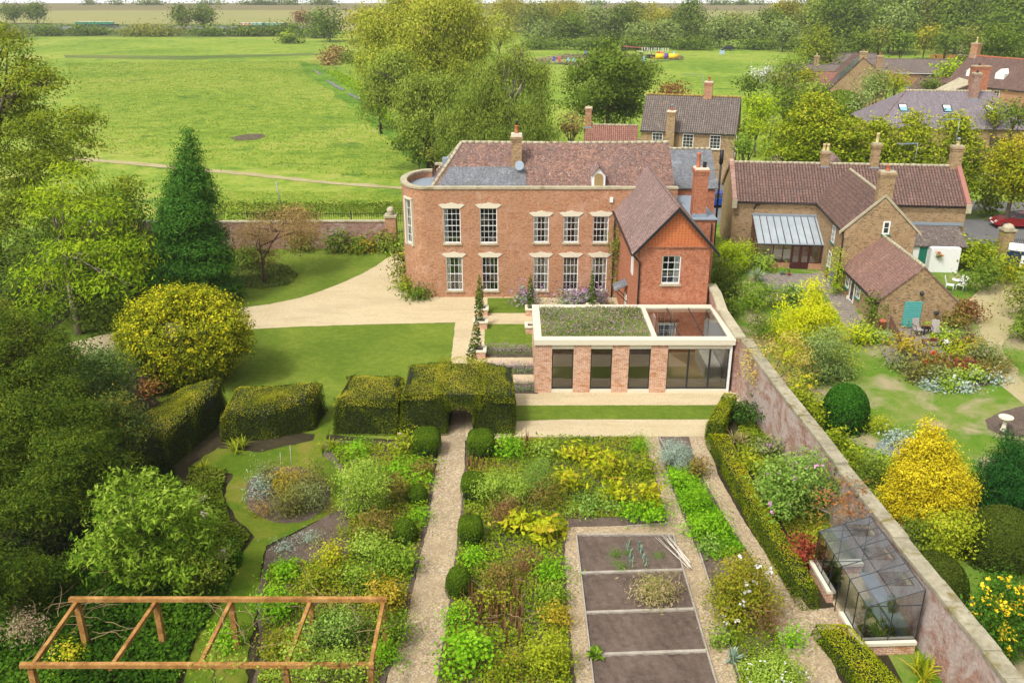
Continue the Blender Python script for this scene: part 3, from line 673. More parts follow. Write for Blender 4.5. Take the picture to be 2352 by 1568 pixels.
# ================================================================ THE MAIN HOUSE
HY = 60.5
H = thing('country_house', 'large red brick Georgian house with curved left end and parapet', 'house', (0, HY, 0))
UL = [(-4.19, 4.0, 1.2, 2.52), (-1.64, 4.0, 1.2, 2.52)]
UR = [(2.04, 4.05, 1.08, 1.9), (4.13, 4.05, 1.08, 1.9), (6.2, 4.05, 1.08, 1.9)]
LO = [(-4.1, .5, 1.16, 2.5), (-1.56, .5, 1.16, 2.5), (2.06, .5, 1.08, 2.5), (4.16, .5, 1.08, 2.5), (6.2, .5, 1.08, 2.5)]
holes = [(x-w/2, x+w/2, z, z+h) for x, z, w, h in UL+UR+LO]
w = MB()
wall_open(w, (0, 0, 0), (1, 0, 0), (0, 1, 0), -6.0, 11.4, -.1, 7.85, holes)
BA, BB, BCX, BCY = 1.95, 3.25, -6.0, 3.25
NB = 18; prev = None; arc = 0.0; bowpt = []
for i in range(NB + 1):
    t = PI * i / NB; bowpt.append((BCX - BA*math.sin(t), BCY - BB*math.cos(t)))
for i in range(NB):
    (x0, y0), (x1, y1) = bowpt[i], bowpt[i+1]; l = math.hypot(x1-x0, y1-y0)
    zz = [(-.1, 7.85)] if i not in (3, 4) else [(-.1, 3.75), (6.95, 7.85)]
    for a, b in zz: w.face([(x1, y1, a), (x0, y0, a), (x0, y0, b), (x1, y1, b)], 0, True, [(-arc-l, a), (-arc, a), (-arc, b), (-arc-l, b)])
    arc += l
w.face([(11.4, 0, -.1), (11.4, 9, -.1), (11.4, 9, 7.85), (11.4, 0, 7.85)]).face([(11.4, 9, -.1), (-6, 9, -.1), (-6, 9, 7.85), (11.4, 9, 7.85)]).face([(-6, 9, -.1), (-6, 6.5, -.1), (-6, 6.5, 7.85), (-6, 9, 7.85)])
# inner face of the parapet
w.face([(11.4, .34, 7.3), (-6, .34, 7.3), (-6, .34, 7.85), (11.4, .34, 7.85)])
for i in range(NB):
    q = [(BCX + (x-BCX)*.84, BCY + (y-BCY)*.89) for x, y in bowpt[i:i+2]]
    w.face([(*q[0], 7.3), (*q[1], 7.3), (*q[1], 7.85), (*q[0], 7.85)], 0, True)
w.build('wall', M['brick'], H)
cp = MB(); cp.box(-6.05, -.08, 7.853, 7.5, .42, 8.0)
cp.box(7.5, -.06, 7.853, 11.45, .42, 7.98); cp.box(-6.0, 8.6, 7.853, 11.4, 9.06, 8.0)
for i in range(NB):
    o_ = [(BCX + (x-BCX)*1.04, BCY + (y-BCY)*1.025) for x, y in bowpt[i:i+2]]; q = [(BCX + (x-BCX)*.80, BCY + (y-BCY)*.87) for x, y in bowpt[i:i+2]]
    if i == 0: o_[0] = (-6.052, -.08)
    cp.prism([(*o_[0], 7.853), (*q[0], 7.853), (*q[1], 7.853), (*o_[1], 7.853)], (0, 0, .147))
cp.build('coping', M['stone'], H)
mb = MB(); mb.face([(*p, 7.42) for p in [(-6.0, .3), (11.3, .3), (11.3, 8.7), (-6, 8.7)]]); mb.face([(BCX + (x-BCX)*.86, BCY + (y-BCY)*.9, 7.425) for x, y in bowpt][::-1]); mb.build('lead_roof', M['lead'], H)
# main roof, hipped on the left
RZ, RY, EZ, EY0, EY1 = 10.4, 3.95, 7.6, .42, 7.5
r = MB()
slab(r, [(-5.75, EY0, EZ), (11.3, EY0, EZ), (11.3, RY, RZ), (-3.6, RY, RZ)], .1)
slab(r, [(11.3, EY1, EZ), (-5.75, EY1, EZ), (-3.6, RY+.003, RZ), (11.3, RY+.003, RZ)], .1)
slab(r, [(-5.75, EY1, EZ), (-5.75, EY0, EZ), (-3.6, RY, RZ)], .1)
r.face([(11.3, EY0, EZ-.1), (11.3, EY1, EZ-.1), (11.3, RY, RZ-.1)])
roofo = r.build('roof', M['tile_red'], H)
rr = MB()
def ridge_run(mb, a, b, rad=.12, step=.42, jit=.008, seed=1):
    a, b = Vector(a), Vector(b); L = (b-a).length; k = max(1, int(L/step)); rnd = random.Random(seed)
    for i in range(k):
        p, q = a.lerp(b, i/k), a.lerp(b, (i+.96)/k); j = Vector((rnd.uniform(-jit, jit), rnd.uniform(-jit, jit), rnd.uniform(-jit, jit))); mb.tube([p+j, q+j], rad, 8)
# the old ridge sags a little between its ends
for i in range(8):
    f = lambda t: RZ + .0 - .10*math.sin(t*PI)*.6
    ridge_run(rr, (-3.6+14.9*i/8, RY, f(i/8)), (-3.6+14.9*(i+1)/8, RY, f((i+1)/8)), seed=i)
ridge_run(rr, (-5.75, EY0, EZ), (-3.6, RY, RZ), .13); ridge_run(rr, (-5.75, EY1, EZ), (-3.6, RY, RZ), .13)
rr.build('ridge_tiles', M['stone'], roofo)
# slate panel laid on the lower left slope
sl = (RZ-EZ)/(RY-EY0); up = lambda y, dz=.03: EZ + (y-EY0)*sl + dz
sp = MB(); ys = EY0 + 1.72
slab(sp, [(-5.45, EY0-.02, up(EY0-.02)), (1.0, EY0-.02, up(EY0-.02)), (.95, ys, up(ys)), (-4.35, ys, up(ys))], .028); sp.build('slate_roof', M['slate'], H)
MB().box(-5.5, EY0-.12, EZ-.06, 1.05, EY0-.03, EZ+.03).build('gutter', M['lead'], H)
MB().box(-5.1, 4.6, 7.43, -4.1, 5.3, 9.1).build('rooflight', M['lead'], H)
chimney(H, .32, 2.4, 8.6, 11.05, .72, .62, 'buff_brick', (('terracotta', .55),), cowl='dgrey', cap=.22)
d_ = MB().lathe((0, 0, 0), [(.02, 0), (.2, .03), (.32, .09), (.33, .1)], 16).build('satellite_dish', M['lead'], H, (.55, 1.65, 9.15)); d_.rotation_euler = (R(75), 0, R(-20))
MB().tube([(.55, 1.7, 9.15), (.40, 2.08, 9.0)], .02, 5).build('dish_arm', M['dgrey'], H)
# boarded dormer
dm = MB(); dx = 5.98; dm.prism([(dx-.46, .46, 7.7), (dx+.46, .46, 7.7), (dx+.46, .46, 8.75), (dx, .46, 9.25), (dx-.46, .46, 8.75)], (0, 2.2, 0)); dmo = dm.build('dormer', M['white'], H)
pts = [(dx-.30, .44, 7.72), (dx+.30, .44, 7.72)] + [(dx+.30*math.cos(a), .44, 8.55+.30*math.sin(a)) for a in [PI*i/8 for i in range(9)]]
MB().prism(pts, (0, -.03, 0)).build('boarded_window', M['boards'], dmo)
dr = MB(); slab(dr, [(dx+.55, .36, 8.70), (dx+.55, 2.2, 8.70), (dx, 2.6, 9.32), (dx, .36, 9.32)], .07); slab(dr, [(dx, .36, 9.32), (dx, 2.6, 9.32), (dx-.55, 2.2, 8.70), (dx-.55, .36, 8.70)], .07); dr.build('dormer_roof', M['tile_pink'], dmo)
cur = [[(0, .2)], None, [(0, .3), (.7, 1)], [(.0, .3), (.78, 1)], [(.72, 1), (0, .1)]]
for i, (x, z, ww, hh) in enumerate(UL): sash(H, x, 0, z, ww, hh, 4, 6, curtain=cur[i] , lintel=1.85)
for i, (x, z, ww, hh) in enumerate(UR): sash(H, x, 0, z, ww, hh, 4, 4, curtain=cur[2+i], lintel=1.72)
lc = [[(0, .25), (.75, 1)], None, [(0, .3), (.72, 1)], None, [(0, .25), (.7, 1)]]
for i, (x, z, ww, hh) in enumerate(LO): sash(H, x, 0, z, ww, hh, 4, 4, curtain=lc[i], lintel=1.78)
# tall window of the curved end
bx, by = (bowpt[3][0]+bowpt[5][0])/2, (bowpt[3][1]+bowpt[5][1])/2
ang = math.atan2(bowpt[3][1]-bowpt[5][1], bowpt[3][0]-bowpt[5][0])
ww_ = math.hypot(bowpt[5][0]-bowpt[3][0], bowpt[5][1]-bowpt[3][1])
fr = MB(); fr.box(-ww_/2-.1, -.12, -.1, -ww_/2+.05, .06, 3.3).box(ww_/2-.05, -.12, -.1, ww_/2+.1, .06, 3.3).box(-ww_/2-.1, -.12, 3.2, ww_/2+.1, .06, 3.35); 
sw = sash(H, bx, by, 3.78, ww_-.06, 3.15, 3, 5, rz=ang, label='tall white sash window in a pale stone surround on the curved end'); fr.build('window_surround', M['cream'], sw)
for x, z in ((-5.3, 7.35), (-2.9, 7.3), (-1.6, 7.22), (1.1, 6.5), (2.6, 6.5), (4.4, 6.5), (6.2, 6.6)): MB().box(x-.13, -.012, z, x+.13, .02, z+.07).build('air_brick', M['terracotta'], H)
MB().box(6.75, -.12, 6.95, 6.97, .0, 7.3).build('alarm_box', M['white'], H)
pipe(H, 7.15, -.1, 0, 5.6)
# ---- orange brick cross wing
WX0, WX1, WY = 7.5, 11.65, -10.3
WE, WR = 6.75, 9.0; wc = (WX0+WX1)/2
w = MB(); wall_open(w, (0, WY, 0), (1, 0, 0), (0, 1, 0), WX0, WX1, -.1, WE, [(8.85, 9.95, 4.4, 6.15), (8.75, 9.75, .85, 2.75)])
w.face([(WX0, .1, -.1), (WX0, WY, -.1), (WX0, WY, WE), (WX0, .1, WE)]).face([(WX1, WY, -.1), (WX1, 1, -.1), (WX1, 1, WE), (WX1, WY, WE)]); w.build('wing_wall', M['orange_brick'], H)
MB().prism([(WX0-.02, WY-.05, WE), (WX1+.02, WY-.05, WE), (wc, WY-.05, WR)], (0, .25, 0)).build('hung_tile_gable', M['scales'], H)
MB().box(WX0-.03, WY-.09, WE-.09, WX1+.03, WY+.02, WE-.004).build('string_course', M['orange_brick'], H)
sash(H, 9.4, WY, 4.4, 1.1, 1.75, 3, 4, curtain=[(.7, 1)]); sash(H, 9.25, WY, .85, 1.0, 1.9, 4, 4)
rw = MB(); ov = .45; s_ = (WR-WE)/((WX1-WX0)/2); t = .12
yb = 3.3
slab(rw, [(WX0-ov, yb-2.9, WE-ov*s_+t), (WX0-ov, WY-.38, WE-ov*s_+t), (wc, WY-.38, WR+t), (wc, yb, WR+t)], .1)
slab(rw, [(wc+.003, yb, WR+t), (wc+.003, WY-.38, WR+t), (WX1+ov, WY-.38, WE-ov*s_+t), (WX1+ov, yb-2.0, WE-ov*s_+t)], .1)
rwo = rw.build('wing_roof', M['tile_pink'], H)
rr = MB(); ridge_run(rr, (wc, WY-.36, WR+t), (wc, yb, WR+t), .09); rr.build('ridge_tiles', M['tile_pink'], rwo)
bb = MB()
for sx in (-1, 1):
    X = WX0-ov if sx < 0 else WX1+ov
    bb.prism([(wc, WY-.42, WR+t+.02), (X, WY-.42, WE-ov*s_+t+.02), (X, WY-.42, WE-ov*s_+t-.2), (wc, WY-.42, WR+t-.22)], (0, .04, 0))
bb.build('bargeboard', M['black'], rwo)
MB().tube([(WX0-ov-.05, WY-.3, WE-ov*s_), (WX0-ov-.05, .2, WE-ov*s_)], .06, 6).build('gutter', M['black'], rwo)
MB().tube([(WX0-ov, WY-.25, WE-.45), (WX0-.2, WY-.1, WE-.75), (WX0+.02, WY-.08, WE-1.0), (WX0+.02, WY-.08, 0)], .055, 7).build('downpipe', M['black'], H)
cn = MB(); slab(cn, [(WX0-.02, -4.5, 2.9), (WX0-.02, -5.9, 2.9), (WX0-.85, -5.9, 2.5), (WX0-.85, -4.5, 2.5)][::-1], .05); cno = cn.build('porch_canopy', M['slate'], H)
for y in (-5.8, -4.6): MB().tube([(WX0-.78, y, 2.45), (WX0-.02, y, 1.7)], .03, 5).build('bracket', M['black'], cno)
MB().box(WX0-.05, -5.6, 0, WX0-.004, -4.8, 2.1).build('door', M['white'], H)
MB().box(WX0-.06, -8.0, 4.2, WX0-.004, -7.2, 5.6).build('window', M['white'], H)
# ---- low block, slate roofed rear range and its big stack
MB().box(WX1+.004, -3.6, -.1, 13.35, 3.2, 6.6).build('side_block', M['orange_brick'], H)
MB().box(WX1+.004, -3.7, 6.604, 13.45, 3.3, 6.68).build('lead_roof', M['lead'], H)
chimney(H, 12.35, -2.6, 6.6, 9.75, .85, .95, 'orange_brick', (('terracotta', .95), ('black', .35)), cap=.1)
pipe(H, 13.1, -3.75, 0, 6.3)
w = MB(); w.box(11.5, 6.1, -.1, 15.4, 13.2, 6.6); w.face([(15.4, 6.1, 6.6), (15.4, 13.2, 6.6), (15.4, 9.65, 8.8)]).face([(11.5, 13.2, 6.6), (11.5, 6.1, 6.6), (11.5, 9.65, 8.8)]); w.build('rear_wall', M['orange_brick'], H)
r = MB(); slab(r, [(11.7, 5.95, 6.6), (15.6, 5.95, 6.6), (15.6, 9.65, 8.95), (11.7, 9.65, 8.95)], .08); slab(r, [(15.6, 13.35, 6.6), (11.7, 13.35, 6.6), (11.7, 9.653, 8.95), (15.6, 9.653, 8.95)], .08); ro = r.build('rear_roof', M['slate'], H)
rr = MB(); ridge_run(rr, (11.7, 9.65, 8.97), (15.6, 9.65, 8.97), .1); rr.build('ridge_tiles', M['stone'], ro)
MB().prism([(11.42, 5.7, 6.55), (11.42, 5.7, 6.85), (11.42, 9.65, 9.3), (11.42, 13.6, 6.85), (11.42, 13.6, 6.55), (11.42, 9.65, 8.9)], (.26, 0, 0)).build('parapet_gable', M['orange_brick'], H)

# ================================================================ GARDEN ROOM (flat-roofed extension)
O = thing('garden_room', 'flat roofed glass and brick garden room with flowering green roof', 'extension', (1.25, 44.4, 0))
OW, OD, OZ = 10.7, 5.5, 3.2
pier = [(0, .92), (2.10, 3.03), (4.21, 5.11), (6.30, 7.21)]
for a, b in pier: MB().box(a, 0, 0, b, .45, 2.9).build('pier', M['new_brick'], O)
for a, b in ((.7, 1.3), (2.2, 2.8), (3.7, 4.3)): MB().box(0.003, a, 0, .35, b, 2.9).build('pier', M['new_brick'], O)
MB().box(0, OD-.3, 0, 7.2, OD, 2.9).build('rear_wall', M['new_brick'], O)
rf = MB(); rf.box(-.06, -.12, 2.9, OW+.1, .42, OZ).box(-.06, OD-.42, 2.9, OW+.1, OD+.06, OZ).box(-.06, .422, 2.9, .36, OD-.422, OZ).box(OW-.22, .422, 2.9, OW+.1, OD-.422, OZ).box(6.35, .422, 2.9, 6.62, OD-.422, OZ+.02)
rf.build('roof_edge', M['cream'], O)
MB().box(.363, .423, 2.92, 6.347, OD-.423, 3.06).build('roof_deck', M['gravel'], O)
for (a, b), nm in zip(((.92, 2.10), (3.03, 4.21), (5.11, 6.30), (7.21, 10.58)), range(4)):
    f = MB(); y = .12; f.box(a+.003, y, .2, a+.06, y+.08, 2.62).box(b-.06, y, .2, b-.003, y+.08, 2.62).box(a+.06, y, .2, b-.06, y+.08, .27).box(a+.06, y, 2.55, b-.06, y+.08, 2.62)
    if nm == 3:
        for u in (8.38, 9.54): f.box(u-.045, y-.01, .27, u+.045, y+.09, 2.55)
    fo = f.build('window', M['dgrey'], O)
    MB().face([(a+.06, y+.04, .27), (b-.06, y+.04, .27), (b-.06, y+.04, 2.55), (a+.06, y+.04, 2.55)]).build('pane', glass_mat('garden_room_glass', (0.62, 0.6, 0.55, 1), 0.10) if nm == 0 else bpy.data.materials['garden_room_glass'], fo)
    MB().box(a+.003, .03, 2.623, b-.003, .3, 2.897).build('lintel', M['cream'], fo); MB().box(a+.003, .0, 0, b-.003, .3, .197).build('sill', M['cream'], fo)
MB().box(10.58, .02, 0, 10.7, .2, 2.897).build('post', M['white'], O)
gm = glass_mat('roof_glass', (0.86, 0.84, 0.80, 1), 0.20)
gr = MB(); gr.face([(6.62, .42, 3.14), (OW-.22, .42, 3.14), (OW-.22, OD-.42, 3.14), (6.62, OD-.42, 3.14)]); gro = gr.build('glass_roof', gm, O)
MB().box(7.9, .42, 3.08, 7.94, OD-.42, 3.17).box(9.18, .42, 3.08, 9.22, OD-.42, 3.17).build('glazing_bar', M['dgrey'], gro)
MB().box(OW-.12, .45, 0, OW, OD-.1, 2.9).build('side_wall', M['white'], O)
fl = plain('oak_floor', col('#b79f7e', .9), 0.5, var=.1)
MB().box(.36, .32, .02, OW-.13, OD-.31, .1).build('floor', fl, O)
MB().box(7.25, OD-.24, 0, 7.9, OD, 2.9).build('rear_wall', M['orange_brick'], O) if False else None
kb = MB(); kb.box(9.7, 1.2, .1, 10.5, 4.6, 1.0); kb.build('counter', M['white'], O)
MB().box(7.1, OD-1.0, .1, 7.2, OD-.3, 2.8).build('partition', M['white'], O)
gb = MB(); gb.box(2.5, OD-.33, 2.0, 3.6, OD-.305, 2.7); gb.build('picture_frame', M['black'], O)
# ================================================================ NEIGHBOURING HOUSES
def body(parent, ox, oy, rz, L, D, eave, ridge, wmat, rmat, wallname='wall', roofname='roof', **kw):
    """a gable_body set at (ox, oy) turned by rz inside its house"""
    a, b = gable_body(parent, L, D, eave, ridge, wmat, rmat, wallname=wallname, roofname=roofname, **kw)
    for o in (a, b): o.location = (ox, oy, 0); o.rotation_euler = (0, 0, rz)
    return a, b
def darkpane():
    m, nt, N, L = newmat('dark_pane'); p = nd(nt, 'ShaderNodeBsdfPrincipled', Roughness=0.06); p.inputs['Specular IOR Level'].default_value = 0.9
    n = noise(nt, objpos(nt), 1.5, 2); L.new(mixc(nt, n.outputs[0], (0.012, 0.013, 0.015, 1), (0.06, 0.06, 0.06, 1)), p.inputs['Base Color']); out(nt, p); return m
M['dpane'] = darkpane()
def flatwin(parent, x, y, z, w, h, nc=2, nr=2, rz=0.0, mat='white', sill=None, name='window', fw=.07, bar=.03):
    mb = MB(); d = -.03
    mb.box(-w/2, d, 0, -w/2+fw, .02, h).box(w/2-fw, d, 0, w/2, .02, h).box(-w/2+fw, d, 0, w/2-fw, .02, fw).box(-w/2+fw, d, h-fw, w/2-fw, .02, h)
    for i in range(1, nc): u = -w/2 + w*i/nc; mb.box(u-bar/2, d+.004, fw, u+bar/2, .02, h-fw)
    for j in range(1, nr): zz = h*j/nr; mb.box(-w/2+fw, d+.006, zz-bar/2, w/2-fw, .02, zz+bar/2)
    o = mb.build(name, M[mat], parent, (x, y, z), rz)
    MB().face([(-w/2+fw, -.006, fw), (w/2-fw, -.006, fw), (w/2-fw, -.006, h-fw), (-w/2+fw, -.006, h-fw)]).build('pane', M['dpane'], o)
    if sill: MB().box(-w/2-.06, -.12, -.09, w/2+.06, .01, -.003).build('sill', M[sill], o)
    return o
M['green_paint'] = plain('green_paint', col('#1f6f58'), 0.5)
M['maroon'] = plain('maroon_frame', col('#4a2424'), 0.45)
M['buff_roof_tile'] = M['pantile']

M['pink_tile'] = plain('pink_coping_tiles', col('#a87468', .9), .8, var=.25)
# ---- long buff brick house with pantiles
NRZ = R(-5.7)
N1 = thing('long_cottage', 'long buff brick cottage with brown pantile roof and projecting gable', 'house', (18.1, 71.4, 0), NRZ)
def nl(X, Y):
    dx_, dy_ = X-18.1, Y-71.4; c, s = math.cos(-NRZ), math.sin(-NRZ); return (dx_*c - dy_*s, dx_*s + dy_*c)
gable_body(N1, 18.3, 6.9, 4.55, 6.95, 'buff_brick', 'pantile', ov=.18, vo=-.15, ridge_mat='stone')
for X, m_ in ((-.16, 'old_brick'), (18.1, 'pink_tile')):
    MB().prism([(X, -.3, 4.3), (X, -.3, 4.75), (X, 3.45, 7.32), (X, 7.2, 4.75), (X, 7.2, 4.3), (X, 3.45, 6.9)], (.36, 0, 0)).build('parapet_gable', M[m_], N1)
    MB().box(X-.02, -.42, 4.0, X+.38, -.28, 4.72).build('kneeler', M['stone'], N1)
for x, z0, z1, w_, ps in ((7.6, 6.6, 8.0, .62, (('yellow_pot', .55), ('yellow_pot', .55))), (11.6, 6.6, 8.7, .62, (('yellow_pot', .8),)), (18.0, 5.8, 8.6, .85, (('yellow_pot', .3),))):
    chimney(N1, x, 3.45, z0, z1, w_, .6, 'buff_brick', ps, capmat='stone', cowl='lead' if w_ > .8 else None)
wx, wy = nl(24.85, 71.9)
wa, wb = body(N1, wx, wy, R(-90)-0.0, 10.0, 4.95, 4.55, 6.95, 'buff_brick', 'pantile', 'wing_wall', 'wing_roof', ov=.15, vo=.0, ridge_mat='stone', gutter='black')
MB().prism([(0, -.02, 0), (0, -2.85, -2.75), (0, -2.85, -2.55), (0, 0, .22), (0, 2.85, -2.55), (0, 2.85, -2.75)], (.16, 0, 0)).build('gable_coping', M['stone'], N1, (wx + 2.47, wy - 9.9, 7.02), R(-90))
gx, gy = wx + 2.475, wy - 10.0
chimney(N1, gx - .05, gy + .38, 5.9, 8.7, 1.0, .7, 'buff_brick', (('terracotta', .42),), capmat='stone', cap=.1, flash=False)
flatwin(N1, gx + .35, gy - .01, 4.35, .5, .95, 1, 2, sill='green_paint', fw=.1)
for yy, z_, h_ in ((wy-7.2, 2.9, 1.25), (wy-7.0, .9, 1.2)): flatwin(N1, wx - .012, yy, z_, .8, h_, 2, 3, R(-90), sill='green_paint')
MB().tube([(wx-.1, gy+.2, 4.4), (wx-.07, gy-.06, 4.1), (wx-.05, gy-.06, 0)], .05, 6).build('downpipe', M['black'], N1)
MB().prism([(1.6, -.02, 3.9), (1.75, -.02, 4.3), (2.1, -.02, 4.3), (2.1, -.02, 4.2), (1.85, -.02, 4.2), (1.7, -.02, 3.85)], (0, -.04, 0)).build('wall_tie', M['black'], N1)
# porch gable peeping over the ridge
MB().prism([(8.2, 5.2, 6.3), (9.9, 5.2, 6.3), (9.05, 5.2, 7.35)], (0, 2.5, 0)).build('rear_gable', M['tile_pink'], N1)
# ---- low wing running to the patio
bx_, by_ = nl(24.15, 61.9)
ba, bb_ = body(N1, bx_, by_, R(-86.5) + 0.0, 7.6, 4.85, 1.95, 4.15, 'buff_brick', 'tile_pink', 'low_wing_wall', 'low_wing_roof', ov=.22, vo=.06, ridge_mat='stone')
bb_.data.materials[0] = tile_mat('low_wing_tiles', col('#a8735f', .9), col('#8d5d50', .9), col('#4a302a'), .2, .17, stain=col('#7d5a4e', .85), patches=col('#b78a74', .9), spots=(col('#c9b0a2', .9), .05))
c_, s_b = math.cos(R(-86.5)), math.sin(R(-86.5))
def bl(u, v): return (bx_ + u*c_ - v*s_b, by_ + u*s_b + v*c_)
for u, w_, z_, h_, nm in ((1.2, .7, .7, .9, 'window'), (3.6, .7, .7, .9, 'window')):
    x, y = bl(u, -.012); flatwin(N1, x, y, z_, w_, h_, 2, 2, R(-86.5), sill='green_paint')
x, y = bl(2.4, -.012); flatwin(N1, x, y, .05, .9, 1.8, 1, 1, R(-86.5), name='door', mat='white', fw=.1)
x, y = bl(7.62, 2.35)
sh = MB()
for i in range(22): sh.box(-.55, -.05 - .02*(i % 2), .08*i, .55, 0, .08*i+.07)
M['teal'] = plain('teal_paint', col('#5fb0aa', .95), 0.55, var=.08); sh.build('louvred_shutter', M['teal'], N1, (x - .2, y - .02, .15), R(3.5))
MB().lathe((0, 0, 0), [(.05, 0), (.12, .05), (.14, .2), (.08, .28), (.02, .34)], 8).build('wall_lantern', M['dgrey'], N1, (x + .15, y - .15, 2.35))
MB().lathe((0, 0, 0), [(.08, 0), (.16, .1), (.2, .2)], 10).build('wall_basket', M['dgrey'], N1, (x + 1.25, y - .22, 1.1))
# ---- lean-to with white walls
lx, ly = nl(30.5, 70.0)
lt = MB(); slab(lt, [(.05, -2.75, 1.95), (5.3, -2.75, 1.95), (5.3, -.05, 2.95), (.05, -.05, 2.95)], .09); lo = lt.build('lean_to_roof', tile_mat('lean_to_tiles', col('#80706a', .9), col('#5e4e4c', .9), col('#332926'), .17, .1, stain=col('#4e413c', .85), patches=col('#a39a72', .9), spots=(col('#d2c8bc', .9), .12)), N1, (lx, ly, 0))
MB().box(0, -.12, 2.96, 5.6, -.03, 3.2).build('flashing', M['lead'], lo)
lw = MB(); lw.box(.1, -2.55, 0, 2.4, -2.4, 1.9).box(2.4, -3.3, 0, 2.55, -2.4, 1.9).box(2.55, -3.3, 0, 4.6, -3.15, 1.95).box(2.55, -3.15, 1.85, 4.6, -2.6, 1.95); lw.build('white_wall', M['white'], N1, (lx, ly, 0))
flatwin(N1, lx+1.0, ly-2.56, .75, .55, .85, 1, 2); MB().box(1.75, -2.58, 0, 2.35, -2.56, 1.85).build('door', M['green_paint'], N1, (lx, ly, 0))
MB().box(.35, -2.575, 0, .55, -2.56, 1.9).build('downpipe', M['black'], N1, (lx, ly, 0))
# ---- lean-to conservatory
cx0, cy0 = nl(19.85, 71.2)
CV = thing('conservatory', 'maroon framed lean-to conservatory with pale sloping glass roof', 'conservatory', (19.65, 71.15, 0), NRZ)
CW, CD, CZ0, CZ1 = 6.0, 3.55, 2.05, 3.4
g = MB(); g.face([(0, -CD, CZ0), (CW, -CD, CZ0), (CW, -.05, CZ1), (0, -.05, CZ1)])
pm, nt, N_, L_ = newmat('milky_roof_glass'); p_ = nd(nt, 'ShaderNodeBsdfPrincipled', Roughness=0.12); n_ = noise(nt, objpos(nt), .9, 4); L_.new(mixc(nt, n_.outputs[0], col('#93a0a6'), col('#c9d3d8')), p_.inputs['Base Color']); p_.inputs['Alpha'].default_value = .8; out(nt, p_)
g.build('glass_roof', pm, CV)
gb_ = MB()
for i in range(12):
    X = CW*i/11; gb_.prism([(X-.025, -CD-.05, CZ0+.0), (X+.025, -CD-.05, CZ0+.0), (X+.025, -.03, CZ1+.0), (X-.025, -.03, CZ1+.0)], (0, 0, .05))
gb_.build('glazing_bars', M['maroon'], CV)
MB().box(-.05, -.15, CZ1-.02, CW+.05, .02, CZ1+.16).box(-.06, -CD-.12, CZ0-.05, CW+.06, -CD-.05, CZ0+.02).build('flashing', M['lead'], CV)
MB().box(0, -CD, 0, 2.65, -CD+.12, .5).build('dwarf_wall', M['brick'], CV); MB().box(4.1, -CD, 0, CW, -CD+.12, .5).build('dwarf_wall', M['brick'], CV)
f = MB()
for X in (0, 1.25, 2.0, 2.65, 4.1, 4.9, CW-.08): f.box(X, -CD+.01, .5, X+.08, -CD+.09, CZ0-.004)
f.box(0, -CD+.012, .503, CW, -CD+.088, .56).box(0, -CD+.012, CZ0-.15, CW, -CD+.088, CZ0-.008)
for k in range(6): f.box(.0, -CD+.2+k*.6, 0, .06, -CD+.26+k*.6, CZ0 + (CZ1-CZ0)*(k*.6+.2)/CD)
f.build('frame', M['maroon'], CV)
MB().face([(.05, -CD+.05, .5), (2.65, -CD+.05, .5), (2.65, -CD+.05, CZ0), (.05, -CD+.05, CZ0)]).build('pane', M['glass'], CV); MB().face([(4.15, -CD+.05, .5), (CW-.05, -CD+.05, .5), (CW-.05, -CD+.05, CZ0), (4.15, -CD+.05, CZ0)]).build('pane', M['glass'], CV)
for k in range(2):
    a = 2.74+k*.68; d = MB(); d.box(a, -CD, .02, a+.1, -CD+.07, 1.98).box(a+.56, -CD, .02, a+.66, -CD+.07, 1.98).box(a+.1, -CD, .02, a+.56, -CD+.07, .5).box(a+.1, -CD, 1.85, a+.56, -CD+.07, 1.98)
    do = d.build('door', M['maroon'], CV); MB().face([(a+.1, -CD+.03, .5), (a+.56, -CD+.03, .5), (a+.56, -CD+.03, 1.85), (a+.1, -CD+.03, 1.85)]).build('pane', M['glass'], do)
MB().box(.05, -CD+.1, .004, CW-.05, -.05, .06).build('floor', M['stone'], CV)
sf = thing('garden_bench', 'white bench inside the maroon conservatory beside its doors', 'bench', (21.8, 68.9, 0), NRZ)
MB().box(-.8, 0, .35, .8, .5, .45).build('seat', M['cream'], sf); MB().box(-.8, .45, .45, .8, .52, 1.0).build('backrest', M['cream'], sf)
for X in (-.75, .7):
    for Y in (.02, .42): MB().box(X, Y, .06, X+.05, Y+.05, .35).build('leg', M['cream'], sf)

# ---- cottage behind the big house
M['lichen'] = ground_mat('lichened_ridge', [(0.35, col('#8a7848', .9)), (0.5, col('#a88c48', .9)), (0.65, col('#b8a070', .9))], 1.2, 6, 20, .4, .02)
CB = thing('cottage', 'buff brick cottage with grey pantile roof behind the big house', 'house', (14.7, 102.7, 0), R(-17))
gable_body(CB, 10.5, 6.2, 5.5, 9.0, 'buff_brick', 'pantile_grey', ov=.15, vo=.1, ridge_mat='lichen', gutter='dgrey')
for x in (1.9, 5.35, 8.35): flatwin(CB, x, -.012, 3.75, 1.2, 1.5, 3, 4, sill='cream')
chimney(CB, 3.4, -.55, 0, 7.7, .95, .9, 'buff_brick', (('terracotta', .35),), cowl='lead', flash=False)
chimney(CB, 6.9, 3.1, 8.3, 10.6, .9, .6, 'brick', (('terracotta', .5),), flash=8.3)
MB().box(10.61, -.15, 3.0, 10.66, .1, 5.4).build('bargeboard', M['white'], CB)
CL = thing('low_annex', 'low annex with orange pantile roof left of the buff cottage', 'outbuilding', (8.4, 104.6, 0), R(-6))
gable_body(CL, 6.2, 5.6, 2.9, 5.3, 'buff_brick', 'pantile_orange', ov=.15, vo=.05, ridge_mat='stone')
chimney(CL, .35, 2.8, 4.9, 7.3, .75, .7, 'brick', (('yellow_pot', .15),), flash=4.95)
